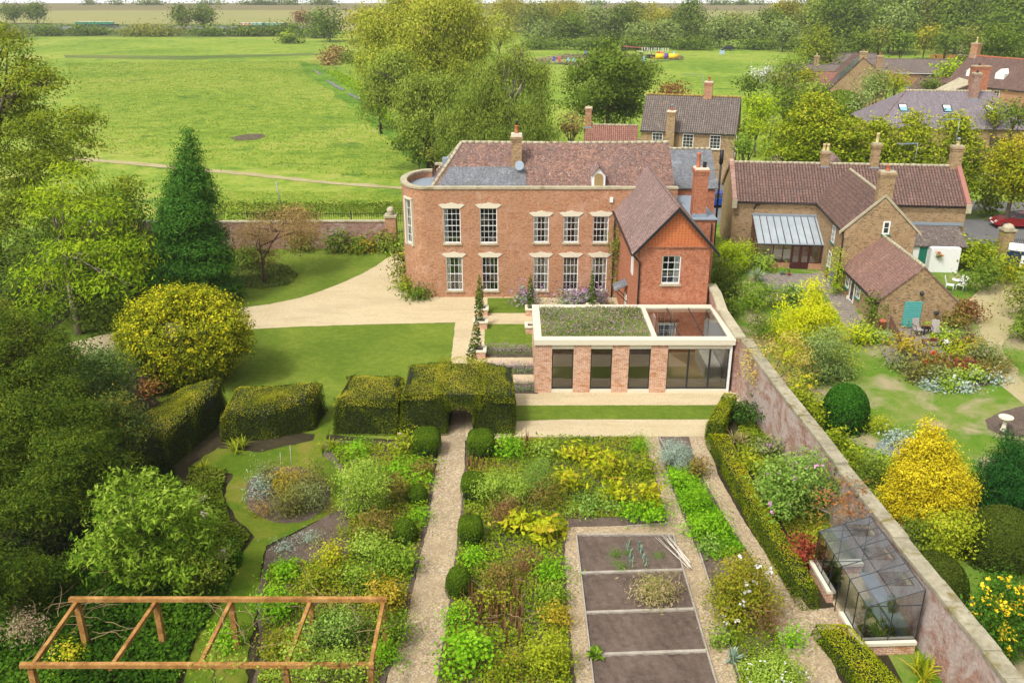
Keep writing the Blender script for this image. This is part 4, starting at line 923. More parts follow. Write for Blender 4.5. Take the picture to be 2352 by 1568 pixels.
# small sheds and the pavilion behind the cottage
SH = thing('garden_shed', 'small cream garden shed with pinkish tiled roof', 'shed', (28.4, 98.5, 0), R(-25))
gable_body(SH, 3.6, 4.5, 1.9, 3.2, 'cream', 'tile_pink', ov=.2, vo=.1)
PV = thing('gazebo', 'open timber gazebo with tiled roof on the garden wall', 'gazebo', (29.5, 138, 0), R(10))
pf = MB(); 
for X, Y in ((0, 0), (2.4, 0), (0, 2), (2.4, 2)): MB().box(X, Y, 0, X+.12, Y+.12, 2.3).build('post', M['boards'], PV)
r_ = MB(); slab(r_, [(-.2, -.2, 2.3), (1.26, -.2, 3.1), (1.26, 2.3, 3.1), (-.2, 2.3, 2.3)], .08); slab(r_, [(1.262, -.2, 3.1), (2.7, -.2, 2.3), (2.7, 2.3, 2.3), (1.262, 2.3, 3.1)], .08); r_.build('roof', M['pantile_grey'], PV)
MB().box(0, .04, .1, 2.5, .09, 1.6).build('screen', M['boards'], PV)
GW = thing('garden_wall', 'low brick garden wall topped with railings beside the gazebo', 'wall', (24.6, 136.5, 0), R(8))
MB().box(0, 0, 0, 4.6, .3, 1.6).build('wall', M['old_brick'], GW)
for X in (-.1, 4.4): MB().box(X, -.05, 0, X+.5, .4, 2.5).build('pillar', M['old_brick'], GW)
rl = MB(); rl.box(.4, .12, 1.9, 4.4, .16, 1.95).box(.4, .12, 2.35, 4.4, .16, 2.4)
for i in range(16): rl.box(.45+i*.25, .13, 1.6, .48+i*.25, .16, 2.4)
rl.build('railing', M['black'], GW)

# ---- big hipped house on the right
HH = thing('hipped_house', 'house with wide purple-grey hipped roof and three skylights', 'house', (46.0, 113.6, 0), R(-6))
w = MB(); wall_open(w, (0, 0, 0), (1, 0, 0), (0, 1, 0), 0, 18, -.1, 4.2, []); w.face([(0, 12, -.1), (0, 0, -.1), (0, 0, 4.2), (0, 12, 4.2)]).face([(18, 0, -.1), (18, 12, -.1), (18, 12, 4.2), (18, 0, 4.2)]).face([(18, 12, -.1), (0, 12, -.1), (0, 12, 4.2), (18, 12, 4.2)]); w.build('wall', M['buff_brick'], HH)
r = MB(); e = .35; z0 = 4.15
A, B_, C_, D_ = (-e, -e, z0), (18+e, -e, z0), (18+e, 12+e, z0), (-e, 12+e, z0); R1, R2 = (4.6, 6, 8.05), (15.2, 6, 8.05)
slab(r, [A, B_, R2, R1], .1); slab(r, [C_, D_, R1, R2], .1); slab(r, [D_, A, R1], .1); slab(r, [B_, C_, R2], .1)
ro = r.build('roof', M['tile_purple'], HH)
rr = MB(); ridge_run(rr, R1, R2, .14); ro2 = rr.build('ridge_tiles', M['stone'], ro)
for a, b in ((A, R1), (B_, R2)): rr = MB(); ridge_run(rr, a, b, .09); rr.build('hip_tiles', M['tile_pink'], ro)
r = MB(); slab(r, [(10.6, 10, 7.2), (17.2, 10, 6.6), (13.8, 8.2, 9.0)], .1); slab(r, [(10.6, 10, 7.2), (13.8, 8.2, 9.0), (13.8, 14, 9.0), (10.6, 14, 7.2)], .1); r.build('rear_hip_roof', M['stone'], HH)
sl_ = (8.05-z0)/(6+e)
for X in (3.6, 9.0, 14.2):
    Y = 2.9; zc = z0 + (Y+e)*sl_; so = MB(); so.box(-.55, -.75, 0, .55, .75, .10); s_o = so.build('skylight', M['dgrey'], HH, (X, Y, zc+.02)); s_o.rotation_euler = (math.atan(sl_), 0, 0)
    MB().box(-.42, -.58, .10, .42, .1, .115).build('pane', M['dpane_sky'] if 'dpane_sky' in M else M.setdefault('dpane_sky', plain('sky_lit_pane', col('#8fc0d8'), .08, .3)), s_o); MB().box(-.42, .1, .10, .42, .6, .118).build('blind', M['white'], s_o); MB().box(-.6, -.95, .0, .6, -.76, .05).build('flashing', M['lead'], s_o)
chimney(HH, 12.6, 4.9, 7.0, 10.3, .9, 1.1, 'old_brick', (('dgrey', .3),), capmat='stone', flash=7.0); chimney(HH, 14.3, 8.6, 7.5, 10.9, 2.2, .9, 'orange_brick', (('dgrey', .25), ('terracotta', .2)), capmat='stone', flash=False)
flatwin(HH, 15.2, -.012, 1.3, 1.6, 1.8, 4, 4, mat='dgrey'); flatwin(HH, 4.0, -.012, 1.3, 1.6, 1.8, 4, 4, mat='dgrey')

# ---- stone gabled house with solar panels, bungalow and annexes further back
SG = thing('gabled_house', 'tall buff stone gable end with solar panels on its left slope', 'house', (62.2, 165, 0), R(-14))
P5 = [(-5.6, 0, -.1), (4.6, 0, -.1), (4.6, 0, 5.3), (.2, 0, 8.6), (-5.6, 0, 2.2)]
MB().prism(P5, (0, 14, 0)).build('wall', M['buff_brick'], SG)
r = MB(); slab(r, [(-6.0, -.1, 1.95), (.2, -.1, 8.75), (.2, 14, 8.75), (-6.0, 14, 1.95)], .12); slab(r, [(.203, -.1, 8.75), (4.9, -.1, 5.2), (4.9, 14, 5.2), (.203, 14, 8.75)], .12); ro = r.build('roof', M['pantile'], SG)
k = (8.75-1.95)/6.2
q = MB(); slab(q, [(-4.6, .3, 1.95+1.4*k+.12), (-.2, .3, 1.95+5.8*k+.12), (-.2, 5.5, 1.95+5.8*k+.12), (-4.6, 5.5, 1.95+1.4*k+.12)], .08); q.build('solar_panel', plain('solar_glass', col('#55616c'), .1, .4), SG)
chimney(SG, .2, .5, 8.0, 9.6, 1.3, .7, 'buff_brick', (('terracotta', .3),), capmat='stone', flash=False); chimney(SG, 3.6, 5, 5.6, 8.6, 1.1, .9, 'buff_brick', (('terracotta', .6),), capmat='stone', flash=False)
AN = thing('annex', 'low annex roofed in orange and brown pantiles beside the stone gable', 'outbuilding', (54.6, 172, 0), R(-8))
gable_body(AN, 9.0, 7, 2.4, 5.3, 'buff_brick', 'pantile_orange', ov=.2, vo=.1)
body(AN, 2.2, -3.2, 0, 6.0, 4.5, 1.0, 2.6, 'buff_brick', 'pantile', 'porch_wall', 'porch_roof')
BR = thing('brick_bungalow', 'long low bungalow with dark tiled roof and white gutter', 'bungalow', (78, 206, 0), R(-10))
gable_body(BR, 22, 9, 2.7, 5.0, 'brick', 'tile_dark', ov=.5, vo=.3, gutter='white', verge='white')
flatwin(BR, 13.8, -.012, .8, 2.6, 1.4, 3, 1, mat='dgrey')
B2 = thing('back_bungalow', 'dark tiled bungalow furthest left behind the orange annex', 'bungalow', (58.5, 196, 0), R(-6))
gable_body(B2, 20, 8, 2.2, 4.6, 'buff_brick', 'tile_dark', ov=.3, vo=.2)
chimney(B2, 6.5, 4, 4.0, 6.4, 1.0, .8, 'buff_brick', (('yellow_pot', .5),), capmat='stone', flash=4.2)
B3 = thing('glass_roof_extension', 'extension with flat pale blue glass roof behind the dark tiled bungalows', 'extension', (70.0, 219, 0), R(-6))
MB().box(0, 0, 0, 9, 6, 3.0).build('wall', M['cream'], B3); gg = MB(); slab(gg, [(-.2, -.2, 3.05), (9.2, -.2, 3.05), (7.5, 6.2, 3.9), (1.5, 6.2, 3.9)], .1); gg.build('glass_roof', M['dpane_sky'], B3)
B4 = thing('side_bungalow', 'dark tiled bungalow with cross gable left of the white-guttered one', 'bungalow', (72, 213, 0), R(-8))
gable_body(B4, 12, 10, 3.0, 5.6, 'buff_brick', 'tile_dark', ov=.3, vo=.2)

# ---- brick house with two white dormers at the right edge
EH = thing('dormer_house', 'tall brick house with two white roof dormers at the right edge', 'house', (72.8, 154, 0), R(-62))
gable_body(EH, 14, 9.5, 5.6, 9.6, 'brick', 'pantile', ov=.3, vo=.15, ridge_mat='terracotta')
for u in (2.5, 5.6, 9.3):
    flatwin(EH, u, -.012, 3.6, 1.0, 1.5, 2, 3); flatwin(EH, u, -.012, .8, 1.0, 1.5, 2, 3)
MB().box(4.2, -.1, 0, 4.4, -.01, 5.3).build('downpipe', M['white'], EH)
for u in (3.2, 8.4):
    MB().prism([(u-.8, 1.2, 6.6), (u+.8, 1.2, 6.6), (u+.8, 1.2, 7.6), (u, 1.2, 8.3), (u-.8, 1.2, 7.6)], (0, 2.6, 0)).build('dormer', M['white'], EH)
chimney(EH, .8, 4.75, 9.0, 11.6, 1.3, .9, 'brick', (('yellow_pot', .9),), capmat='stone', flash=False)
EL = thing('side_annex', 'low brown tiled annex left of the dormer house', 'outbuilding', (71.5, 166, 0), R(-62))
gable_body(EL, 9, 6, 2.6, 5.2, 'brick', 'pantile', ov=.2, vo=.1)
# ================================================================ TREES
LM = lambda n, cols, k=0.95, tr=0.22: leaf_mat(n, cols, k, tr)
L_willow = LM('willow_leaves', ['#5f7a2a', '#829636', '#a2ae46', '#bcbc56', '#c8b85c'])
L_willow_g = LM('grey_willow_leaves', ['#587634', '#749242', '#92aa52', '#acba66'])
L_birch = LM('birch_leaves', ['#42602a', '#5a7a34', '#739040', '#8ca04c', '#a8a444'])
L_green = LM('green_leaves', ['#3f6024', '#52762c', '#6a8c38', '#84a044'])
L_dark = LM('dark_leaves', ['#38581f', '#4c6e2a', '#668636', '#809c44'])
L_blue = LM('blue_green_leaves', ['#52723e', '#6c8a52', '#8ca66c', '#aabc8a'])
L_autumn = LM('autumn_leaves', ['#6e7c2c', '#8f9434', '#aca23a', '#bea844'])
L_olive = LM('olive_leaves', ['#56683a', '#727e42', '#8b904c', '#a39c54'])
L_street = LM('lime_tree_leaves', ['#41620f', '#5a7c16', '#789420', '#9aaa2c', '#c4be48'])
L_gold = LM('golden_lime_leaves', ['#527012', '#708818', '#8f9c20', '#aca628', '#bca430'])
L_acid = LM('acid_green_leaves', ['#6a9a10', '#86b018', '#a2c42a', '#b8d040'])
L_sumac = LM('pinnate_leaves', ['#3f7010', '#5c8e16', '#7aa61e', '#98b828', '#b0c43a'])
L_ash = LM('walnut_leaves', ['#3f5e1a', '#587822', '#74902a', '#94a034', '#a89c38'])
L_seq = LM('conifer_needles', ['#24541c', '#346c26', '#488434', '#609a46'], .9, .12)
L_yew = LM('yew_needles', ['#1c320e', '#305014', '#48681e', '#688028', '#96923a'], .95, .14)
L_brown = LM('brown_leaves', ['#6b5a36', '#8f7644', '#b09458', '#c7ad6c'])
L_purple = LM('purple_leaves', ['#4a2c3c', '#6b4054', '#8a5a68', '#9a6a5a'])
L_copper = LM('copper_leaves', ['#5c3a26', '#80502e', '#96683a', '#7a6a34'])
L_ball = LM('gold_shrub_leaves', ['#344a0a', '#566a14', '#88901e', '#c8bc28', '#f4e442'], 1.0, .15)
L_ycon = LM('yellow_conifer', ['#8a9c14', '#b4bc1c', '#d4d428', '#eee648'], 1.0)
L_gcon = LM('golden_conifer', ['#8a8410', '#b4a416', '#d8c424', '#f0de44'], 1.0, .15)
L_dcon = LM('dark_conifer', ['#12401c', '#1c5426', '#2a6a32', '#408044'], .85, .12)
L_bright = LM('bright_leaves', ['#3c6e1a', '#588a24', '#7aa63a', '#a4c464'], .95)
BK = bark_mat('grey_brown_bark', col('#7d6d58', .9)); BKP = bark_mat('pale_bark', col('#b3a48c', .9)); BKD = bark_mat('dark_bark', col('#453528', .9)); BKR = bark_mat('red_bark', col('#6e3c30', .9))
def dep(Y, z=0.0): return Y * _c + (CAM_H - z) * _s
def GX(x, Y, z=0.0): return (x - _CX) / _F * dep(Y, z)
def lobe(cx, cy, rx, ry, Y, ydep=None):
    X, z = W(cx, cy, Y); s = dep(Y, z) / _F
    return ((X, Y, z), (rx*s, ydep or rx*s*0.9, ry*s))
def auto(x0, x1, yt, yb, Y, n=7, seed=1, shape='round'):
    """lobes filling a crown seen between x0..x1 and yt..yb at distance Y"""
    rnd = random.Random(seed); cx, cy, rx, ry = (x0+x1)/2, (yt+yb)/2, (x1-x0)/2, (yb-yt)/2
    s = dep(Y, 8) / _F; o = []
    if shape == 'round':
        o.append(lobe(cx, cy+ry*.08, rx*.62, ry*.66, Y))
        for i in range(n):
            a = 2*PI*(i+rnd.uniform(-.4, .4))/n; q = rnd.uniform(.27, .5); k = rnd.uniform(.28, .55); e = rnd.uniform(.88, 1.04)
            o.append(lobe(cx+rx*(e-k)*math.cos(a), cy+ry*(e-q)*math.sin(a), rx*k, ry*q, Y + rnd.uniform(-.6, .6)*rx*s))
        for i in range(n//3):      # lobes facing the front and the top, so that the crown is not a smooth ball
            o.append(lobe(cx+rx*rnd.uniform(-.5, .5), cy+ry*rnd.uniform(-.5, .4), rx*rnd.uniform(.25, .4), ry*rnd.uniform(.22, .36), Y - rx*s*rnd.uniform(.4, .7)))
    elif shape == 'cone':
        for i in range(n):
            t = (i+.5)/n; w_ = rx*(1-t)**.78 + rx*.07
            for j in range(1 if t > .75 else 3):
                a = rnd.uniform(0, 2*PI); o.append(lobe(cx + w_*.22*math.cos(a)*(t < .75), yb - (yb-yt)*(t*.95), w_*.86, ry*1.7/n, Y + w_*s*.35*math.sin(a)*(t < .75)))
    elif shape == 'egg':
        for i in range(n):
            t = (i+.5)/n; w_ = rx*math.sin(PI*min(.97, .32+.68*t)**1.1)*1.02 + rx*.06
            o.append(lobe(cx + rnd.uniform(-.12, .12)*rx, yb-(yb-yt)*(t*.93+.02), w_*.95, ry*1.9/n, Y + rnd.uniform(-.15, .15)*rx*s))
    return o
def split(lobes, k, seed, f=(.28, .5), core=.78):
    """break every big lobe into a core and k smaller ones over its outside"""
    rnd = random.Random(seed); o = []
    for c, r in lobes:
        o.append((c, tuple(q*core for q in r)))
        for _ in range(k):
            u = Vector((rnd.gauss(0, 1), rnd.gauss(-.25, 1), rnd.gauss(.15, .9))).normalized(); s_ = rnd.uniform(*f)
            o.append(((c[0]+u.x*r[0]*(1.02-s_*.7), c[1]+u.y*r[1]*(1.02-s_*.7), c[2]+u.z*r[2]*(1.02-s_*.7)), tuple(q*s_*rnd.uniform(.8, 1.2) for q in r)))
    return o
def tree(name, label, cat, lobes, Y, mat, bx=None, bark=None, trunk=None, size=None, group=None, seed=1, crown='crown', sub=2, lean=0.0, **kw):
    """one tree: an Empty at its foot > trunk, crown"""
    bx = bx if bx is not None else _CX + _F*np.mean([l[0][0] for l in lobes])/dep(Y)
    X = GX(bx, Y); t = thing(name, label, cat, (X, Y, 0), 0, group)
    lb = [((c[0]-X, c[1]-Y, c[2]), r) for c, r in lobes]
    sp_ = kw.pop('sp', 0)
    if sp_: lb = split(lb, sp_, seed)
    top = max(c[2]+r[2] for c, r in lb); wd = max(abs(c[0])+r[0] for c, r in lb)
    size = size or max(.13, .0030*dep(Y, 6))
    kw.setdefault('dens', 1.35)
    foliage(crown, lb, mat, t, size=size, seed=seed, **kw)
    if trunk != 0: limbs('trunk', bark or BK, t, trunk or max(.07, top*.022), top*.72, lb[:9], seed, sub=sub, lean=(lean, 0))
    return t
def A(name, label, x0, x1, yt, yb, Y, mat, n=7, shape='round', cat='tree', **kw):
    seed = kw.pop('seed', int(x0*7+yt) % 997)
    return tree(name, label, cat, auto(x0, x1, yt, yb, Y, n, seed, shape), Y, mat, seed=seed, **kw)

# ---- the big willow group left of centre
tree('willow', 'giant yellow-green willow, tallest tree behind the brick house', 'tree', [lobe(985, 60, 95, 85, 116), lobe(890, 75, 60, 65, 118), lobe(1070, 55, 65, 75, 119), lobe(930, 10, 70, 45, 121), lobe(1030, 5, 75, 40, 122), lobe(1090, 110, 50, 45, 117), lobe(860, 150, 45, 50, 114), lobe(940, 165, 70, 60, 112), lobe(1030, 150, 60, 55, 115)], 114.7, L_willow, bx=990, bark=BKD, trunk=.75, down=.7, asp=.32, size=.36, hang=.5, seed=3, sub=3, dens=2.3, sp=8, topv=.35, cr=.75)
tree('willow', 'grey-green willow with drooping tufts left of the giant willow', 'tree', [lobe(880, 185, 45, 55, 106), lobe(865, 235, 35, 45, 105), lobe(935, 235, 45, 60, 103), lobe(950, 290, 42, 45, 101), lobe(1000, 210, 60, 55, 104), lobe(905, 150, 40, 35, 108)], 104, L_willow_g, bx=990, bark=BKD, trunk=.5, down=.7, asp=.32, size=.33, hang=.4, seed=4, dens=2.6, sp=7, cr=.7)
tree('birch', 'weeping birch with pale limbs and hanging twigs behind the chimney', 'tree', [lobe(1190, 150, 55, 45, 96), lobe(1235, 185, 42, 50, 96), lobe(1130, 190, 55, 60, 95), lobe(1075, 250, 60, 65, 94), lobe(1170, 250, 70, 55, 93), lobe(1245, 240, 35, 45, 95), lobe(1110, 300, 80, 45, 92), lobe(1215, 300, 60, 40, 92), lobe(1030, 290, 45, 50, 95), lobe(1055, 320, 50, 45, 91)], 94, L_birch, bx=1170, bark=BKP, trunk=.3, down=1.3, asp=.28, size=.28, hang=1.0, seed=5, sub=4, dens=1.8, sp=6, cr=.55)
A('ash_tree', 'broad round dark green tree left of the buff cottage', 1288, 1514, 96, 305, 118, L_green, 9, size=.34, dens=1.9, sp=5, trunk=.4)
A('autumn_tree', 'yellow topped tree immediately left of the giant willow', 790, 880, 8, 135, 235, L_autumn, 6)
A('round_tree', 'dark bushy tree by the riverside left of the yellow topped tree', 712, 800, 12, 88, 360, L_dark, 6)
A('pale_willow', 'pale willow right of the giant willow crown', 1100, 1192, 32, 118, 235, L_willow, 6, down=.5, asp=.4)
# ---- tree belt beyond the green, left to right
belt = [
 ('poplar', 'tall yellowing poplar clump behind the pale willow', 1120, 1215, -8, 70, 430, L_autumn, 'round'),
 ('poplar', 'golden topped poplar on the skyline above the agility field', 1235, 1345, 0, 60, 430, L_autumn, 'round'),
 ('poplar', 'yellow-green tree in front of the golden poplar, near the gap', 1185, 1262, 5, 75, 400, L_olive, 'round'),
 ('silver_willow', 'small pointed silvery willow at the field edge', 1214, 1266, 50, 110, 330, L_blue, 'cone'),
 ('belt_tree', 'rounded fresh green tree with a twin head in the tree belt', 1262, 1348, 28, 106, 335, L_green, 'round'),
 ('belt_tree', 'tall grey-green tree right of the twin-headed green one', 1335, 1402, 14, 106, 345, L_blue, 'round'),
 ('belt_tree', 'dense mid green tree centre of the belt', 1388, 1450, 8, 106, 350, L_dark, 'round'),
 ('belt_tree', 'olive tree with orange tint above the silver willow', 1430, 1490, 0, 95, 380, L_olive, 'round'),
 ('silver_willow', 'round silvery willow standing on a thin trunk', 1444, 1496, 52, 104, 325, L_blue, 'round'),
 ('belt_tree', 'yellowish bushy tree behind the round silver willow', 1478, 1548, 25, 100, 370, L_autumn, 'round'),
 ('silver_willow', 'wide silvery willow left of the tall dark poplar', 1500, 1565, 48, 108, 328, L_blue, 'round'),
 ('tall_poplar', 'tall dark blue-green poplar left of the parked black car', 1545, 1632, -6, 106, 340, L_dark, 'egg'),
 ('silver_willow', 'grey willow just behind the parked black car', 1625, 1690, 38, 104, 322, L_blue, 'round'),
 ('belt_tree', 'low olive tree on the skyline gap', 1655, 1722, 30, 90, 380, L_olive, 'round'),
 ('silver_willow', 'pale grey willow with bare stems right of the car', 1700, 1745, 42, 100, 320, L_blue, 'round'),
 ('belt_tree', 'dark round oak in front of the yellow tree', 1722, 1812, 22, 106, 335, L_dark, 'round'),
 ('belt_tree', 'yellow autumn tree rising behind the dark oak', 1770, 1850, 0, 80, 365, L_autumn, 'round'),
 ('silver_willow', 'silvery multi-stemmed willow at the corner of the green', 1778, 1826, 46, 100, 305, L_blue, 'round'),
 ('belt_tree', 'olive tree above the yellow cypress', 1830, 1905, -15, 90, 350, L_olive, 'round'),
]
for nm, lb_, x0, x1, yt, yb, Y, mt, sh in belt: A(nm, lb_, x0-6, x1+6, yt-2, yb+4, Y, mt, 8, sh, size=.8, dens=2.0, group='trees of the belt beyond the green')
wood = [(1885, 1985, -30, 118, 300, L_dark), (1945, 2040, -35, 110, 330, L_blue), (2010, 2110, -30, 105, 300, L_green), (2080, 2190, -40, 110, 320, L_olive), (2150, 2260, -30, 112, 295, L_green), (2230, 2330, -40, 100, 310, L_dark), (2290, 2400, -30, 110, 280, L_green), (1860, 1930, -10, 100, 330, L_willow_g), (1920, 2000, -20, 70, 380, L_olive), (2120, 2200, -20, 90, 360, L_green), (2030, 2090, 10, 100, 290, L_blue)]
wl = ['tall dark tree at the left end of the wood', 'blue-grey tree second from the left end of the wood', 'mid green tree left of the olive wood tree', 'broad olive tree in the middle of the wood', 'mid green tree right of the olive wood tree', 'tall dark tree above the timber pile', 'green tree at the far right end of the wood', 'grey-green willow behind the yellow cypress', 'olive crown on the skyline behind the dark wood tree', 'green crown filling the back of the wood', 'blue-grey tree standing forward of the wood']
for (x0, x1, yt, yb, Y, mt), l in zip(wood, wl): A('wood_tree', l, x0-10, x1+10, yt, yb+6, Y, mt, 9, size=.85, dens=2.0, group='trees of the dark wood at upper right')
under = [(1990, 2050, 62, 118, 235, L_olive, 'olive bush below the wood left of the bungalow'), (2040, 2100, 70, 120, 232, L_green, 'green bush behind the bungalow ridge'), (2100, 2160, 60, 118, 250, L_autumn, 'yellowish bush under the wood'), (2150, 2210, 72, 118, 240, L_dark, 'dark bush left of the timber pile'), (1955, 2000, 75, 130, 225, L_dark, 'dark bush right of the yellow cypress'), (2195, 2250, 60, 105, 260, L_olive, 'olive bush behind the timber pile')]
for x0, x1, yt, yb, Y, mt, l in under: A('bush', l, x0, x1, yt, yb, Y, mt, 6, cat='bush', size=.7)
A('cypress', 'yellow-green conical cypress left of the bungalows', 1835, 1925, 55, 165, 205, LM('cypress_green', ['#4a6420', '#66802a', '#8a9a30', '#a9a83a']), 9, 'egg', size=.55)
A('dark_tree', 'big dark spreading tree behind the dormer house', 2235, 2360, 48, 205, 185, L_dark, 9, size=.55, trunk=.35)
for i, (x0, x1, yt, mt, l) in enumerate([(1205, 1262, 30, L_dark, 'dark tree filling the gap behind the pointed silver willow'), (1300, 1380, 12, L_olive, 'olive tree peeping over the twin-headed green tree'), (1405, 1470, 22, L_green, 'green tree behind the round silver willow'), (1462, 1530, 6, L_autumn, 'yellow tree high behind the wide silver willow'), (1520, 1575, 18, L_olive, 'olive tree left of the tall dark poplar'), (1610, 1680, 46, L_dark, 'low dark tree behind the parked car'), (1672, 1740, 48, L_dark, 'low dark tree right of the sky gap'), (1800, 1860, 20, L_autumn, 'autumn tree at the right end of the belt')]):
    A('back_tree', l, x0, x1, yt, 108, 395, mt, 7, size=.9, dens=1.8, group='back row of the tree belt')
for i, (x0, x1, l) in enumerate([(1190, 1300, 'field-edge scrub under the pointed silver willow'), (1290, 1420, 'field-edge scrub under the twin-headed tree'), (1410, 1530, 'field-edge scrub under the round silver willow'), (1520, 1640, 'field-edge scrub under the tall dark poplar'), (1690, 1800, 'field-edge scrub right of the parked car'), (1790, 1850, 'field-edge scrub beside the yellow cypress')]):
    A('scrub', l, x0, x1, 92, 112, 318, [L_green, L_dark][i % 2], 7, cat='scrub', size=.7, trunk=0)
# ---- distant trees across the river
far = [(0, 52, 8, 48, 520, L_dark, 'dark rounded bush left of its neighbour beyond the river'), (52, 108, 8, 48, 515, L_dark, 'dark rounded bush right of its neighbour beyond the river'), (396, 438, 10, 66, 430, L_dark, 'dark upright tree on the river bank'), (436, 492, 14, 64, 435, L_green, 'round green tree on the river bank'), (680, 710, 30, 54, 470, L_copper, 'small dark red bush near the right-hand boat'), (705, 745, 28, 60, 450, L_blue, 'grey bush by the riverside tree')]
for x0, x1, yt, yb, Y, mt, l in far: A('riverside_tree', l, x0-3, x1+3, yt-2, yb, Y, mt, 6, size=.9, dens=2.4)
rnd = random.Random(4)
for i, x in enumerate([330, 345, 365, 470, 500, 560, 590, 598, 618, 628, 658, 672, 720, 735, 755, 1355, 1745-1000, 1380, 1595, 1640, 1668, 1700, 1712, 1745, 205, 265]):
    w_ = rnd.uniform(5, 13); h_ = rnd.uniform(5, 11)
    A('skyline_bush', 'tiny dark bush dotted along the far skyline', x-w_, x+w_, 12-h_, 15, 960, L_dark, 2, cat='bush', size=2.2, trunk=0, group='bushes on the far skyline', dens=1.2, seed=i)
for i, (x0, x1, yt, yb, Y) in enumerate([(-30, 60, 66, 80, 395), (60, 150, 62, 82, 402), (150, 262, 64, 84, 405), (255, 430, 66, 82, 405), (430, 520, 68, 80, 400), (515, 640, 66, 82, 402), (600, 700, 58, 80, 400), (690, 780, 60, 92, 385), (-20, 60, 74, 90, 380)]):
    A('bank_scrub', ['scrub at the far left of the river bank', 'dark scrub left of the green boat on the near bank', 'dark scrub in front of the green boat', 'long low scrub in the middle of the near bank', 'low scrub below the two riverside trees', 'scrub below the white water of the river', 'high scrub in front of the white boat', 'scrub at the right end of the near bank', 'foremost scrub at the far left of the bank'][i], x0, x1, yt, yb, Y, [L_dark, L_green, L_dark, L_olive, L_green][i % 5], 8, cat='scrub', size=1.0, trunk=0, dens=1.4)
# ---- hedge bushes and scrub around the stream
for i, (x0, x1, yt, yb, Y, mt, l) in enumerate([(738, 772, 118, 165, 255, L_brown, 'brown autumn bush at the bend of the stream'), (755, 800, 108, 150, 275, L_copper, 'dark copper bush behind the brown stream bush'), (775, 830, 122, 150, 262, L_green, 'low green bush beside the copper bush'), (648, 690, 84, 100, 350, L_dark, 'low dark bush by the far gate'), (868, 905, 245, 268, 168, L_dark, 'low shrub at the foot of the leaning pole'), (880, 920, 278, 312, 140, L_green, 'green shrub on the stream bank below the pole'), (905, 960, 310, 350, 122, L_dark, 'dark shrub under the willow'), (935, 990, 330, 380, 104, L_green, 'green shrub left of the curved house end'), (985, 1010, 340, 372, 96, L_olive, 'straggly shrub just behind the curved house end'), (1280, 1345, 262, 322, 98, L_brown, 'brown-green shrub behind the low orange roof')]):
    A('shrub', l, x0, x1, yt, yb, Y, mt, 5, cat='shrub')
pole = thing('leaning_pole', 'leaning dark wooden pole at the stream edge below the willow', 'pole', (*G(876, 308), 0))
MB().tube([(0, 0, 0), (-.35, 0, 6.2)], [.22, .16], 8).build('post', BKD, pole)
# ---- trees between the houses
A('acid_tree', 'acid green rounded tree right of the buff cottage', 1697, 1794, 212, 296, 116, L_acid, 8, size=.33)
A('round_tree', 'mid green tree behind the acid green one', 1762, 1852, 186, 285, 128, L_green, 8)
A('shrub', 'soft yellow-green shrub at the foot of the acid tree', 1690, 1760, 274, 312, 104, L_acid, 5, cat='shrub')
A('shrub', 'fresh green climber over the small tiled shed', 1690, 1722, 312, 360, 92, L_bright, 4, cat='shrub')
A('copper_bush', 'dark red-brown bush behind the cottage ridge', 1512, 1580, 192, 228, 140, L_copper, 5, cat='bush')
A('bush', 'dark bush beside the gazebo', 1700, 1742, 178, 212, 145, L_dark, 5, cat='bush')
A('cabbage_palm', 'shaggy palm-like tree in front of the orange annex', 1786, 1850, 138, 182, 165, L_green, 7, asp=.12, size=1.1, down=.6, bx=1815, trunk=.25)
A('bush', 'white flowering bush left of the palm-like tree', 1735, 1770, 160, 186, 168, LM('white_blossom', ['#5f7a4a', '#8fa080', '#e8e8e0', '#f2f2ee']), 4, cat='bush')
A('shrub', 'green shrub below the palm-like tree', 1768, 1800, 170, 200, 155, L_olive, 4, cat='shrub')
A('shrub', 'yellowish shrub right of the palm-like tree', 1838, 1872, 160, 195, 158, L_gold, 4, cat='shrub')
A('willow_shrub', 'grey-green shrub in front of the orange annex', 1828, 1905, 190, 235, 142, L_willow_g, 6, cat='shrub')
A('blue_shrub', 'blue-grey tree between the stone gable and the hipped roof', 1975, 2052, 162, 232, 138, L_blue, 7)
A('shrub', 'grey shrub at the left hip of the purple roof', 1955, 2000, 205, 262, 128, L_blue, 5, cat='shrub')
A('copper_shrub', 'orange brown shrub in front of the bungalow window', 2020, 2068, 165, 200, 160, L_brown, 5, cat='shrub')
A('conifer', 'small clipped gold-green conifer by the bungalow drive', 2042, 2070, 172, 208, 150, L_gold, 4)
A('cloud_tree', 'small dark cloud-pruned tree on the grey drive', 2126, 2150, 185, 206, 158, L_dark, 3)
A('round_tree', 'bright yellow-green round tree beside the grey drive', 2160, 2206, 142, 190, 165, L_acid, 6)
A('tree', 'dark tree behind the telegraph pole', 2196, 2240, 125, 175, 180, L_dark, 5)
A('shrub', 'green shrub between purple roof and dormer house', 2232, 2275, 222, 262, 122, L_bright, 4, cat='shrub')
A('tree', 'yellow-green small tree below the dormer house', 2268, 2310, 228, 290, 112, L_gold, 5)
A('tree', 'dark green tree at the right edge below the dormer house', 2300, 2370, 228, 300, 108, L_dark, 5)
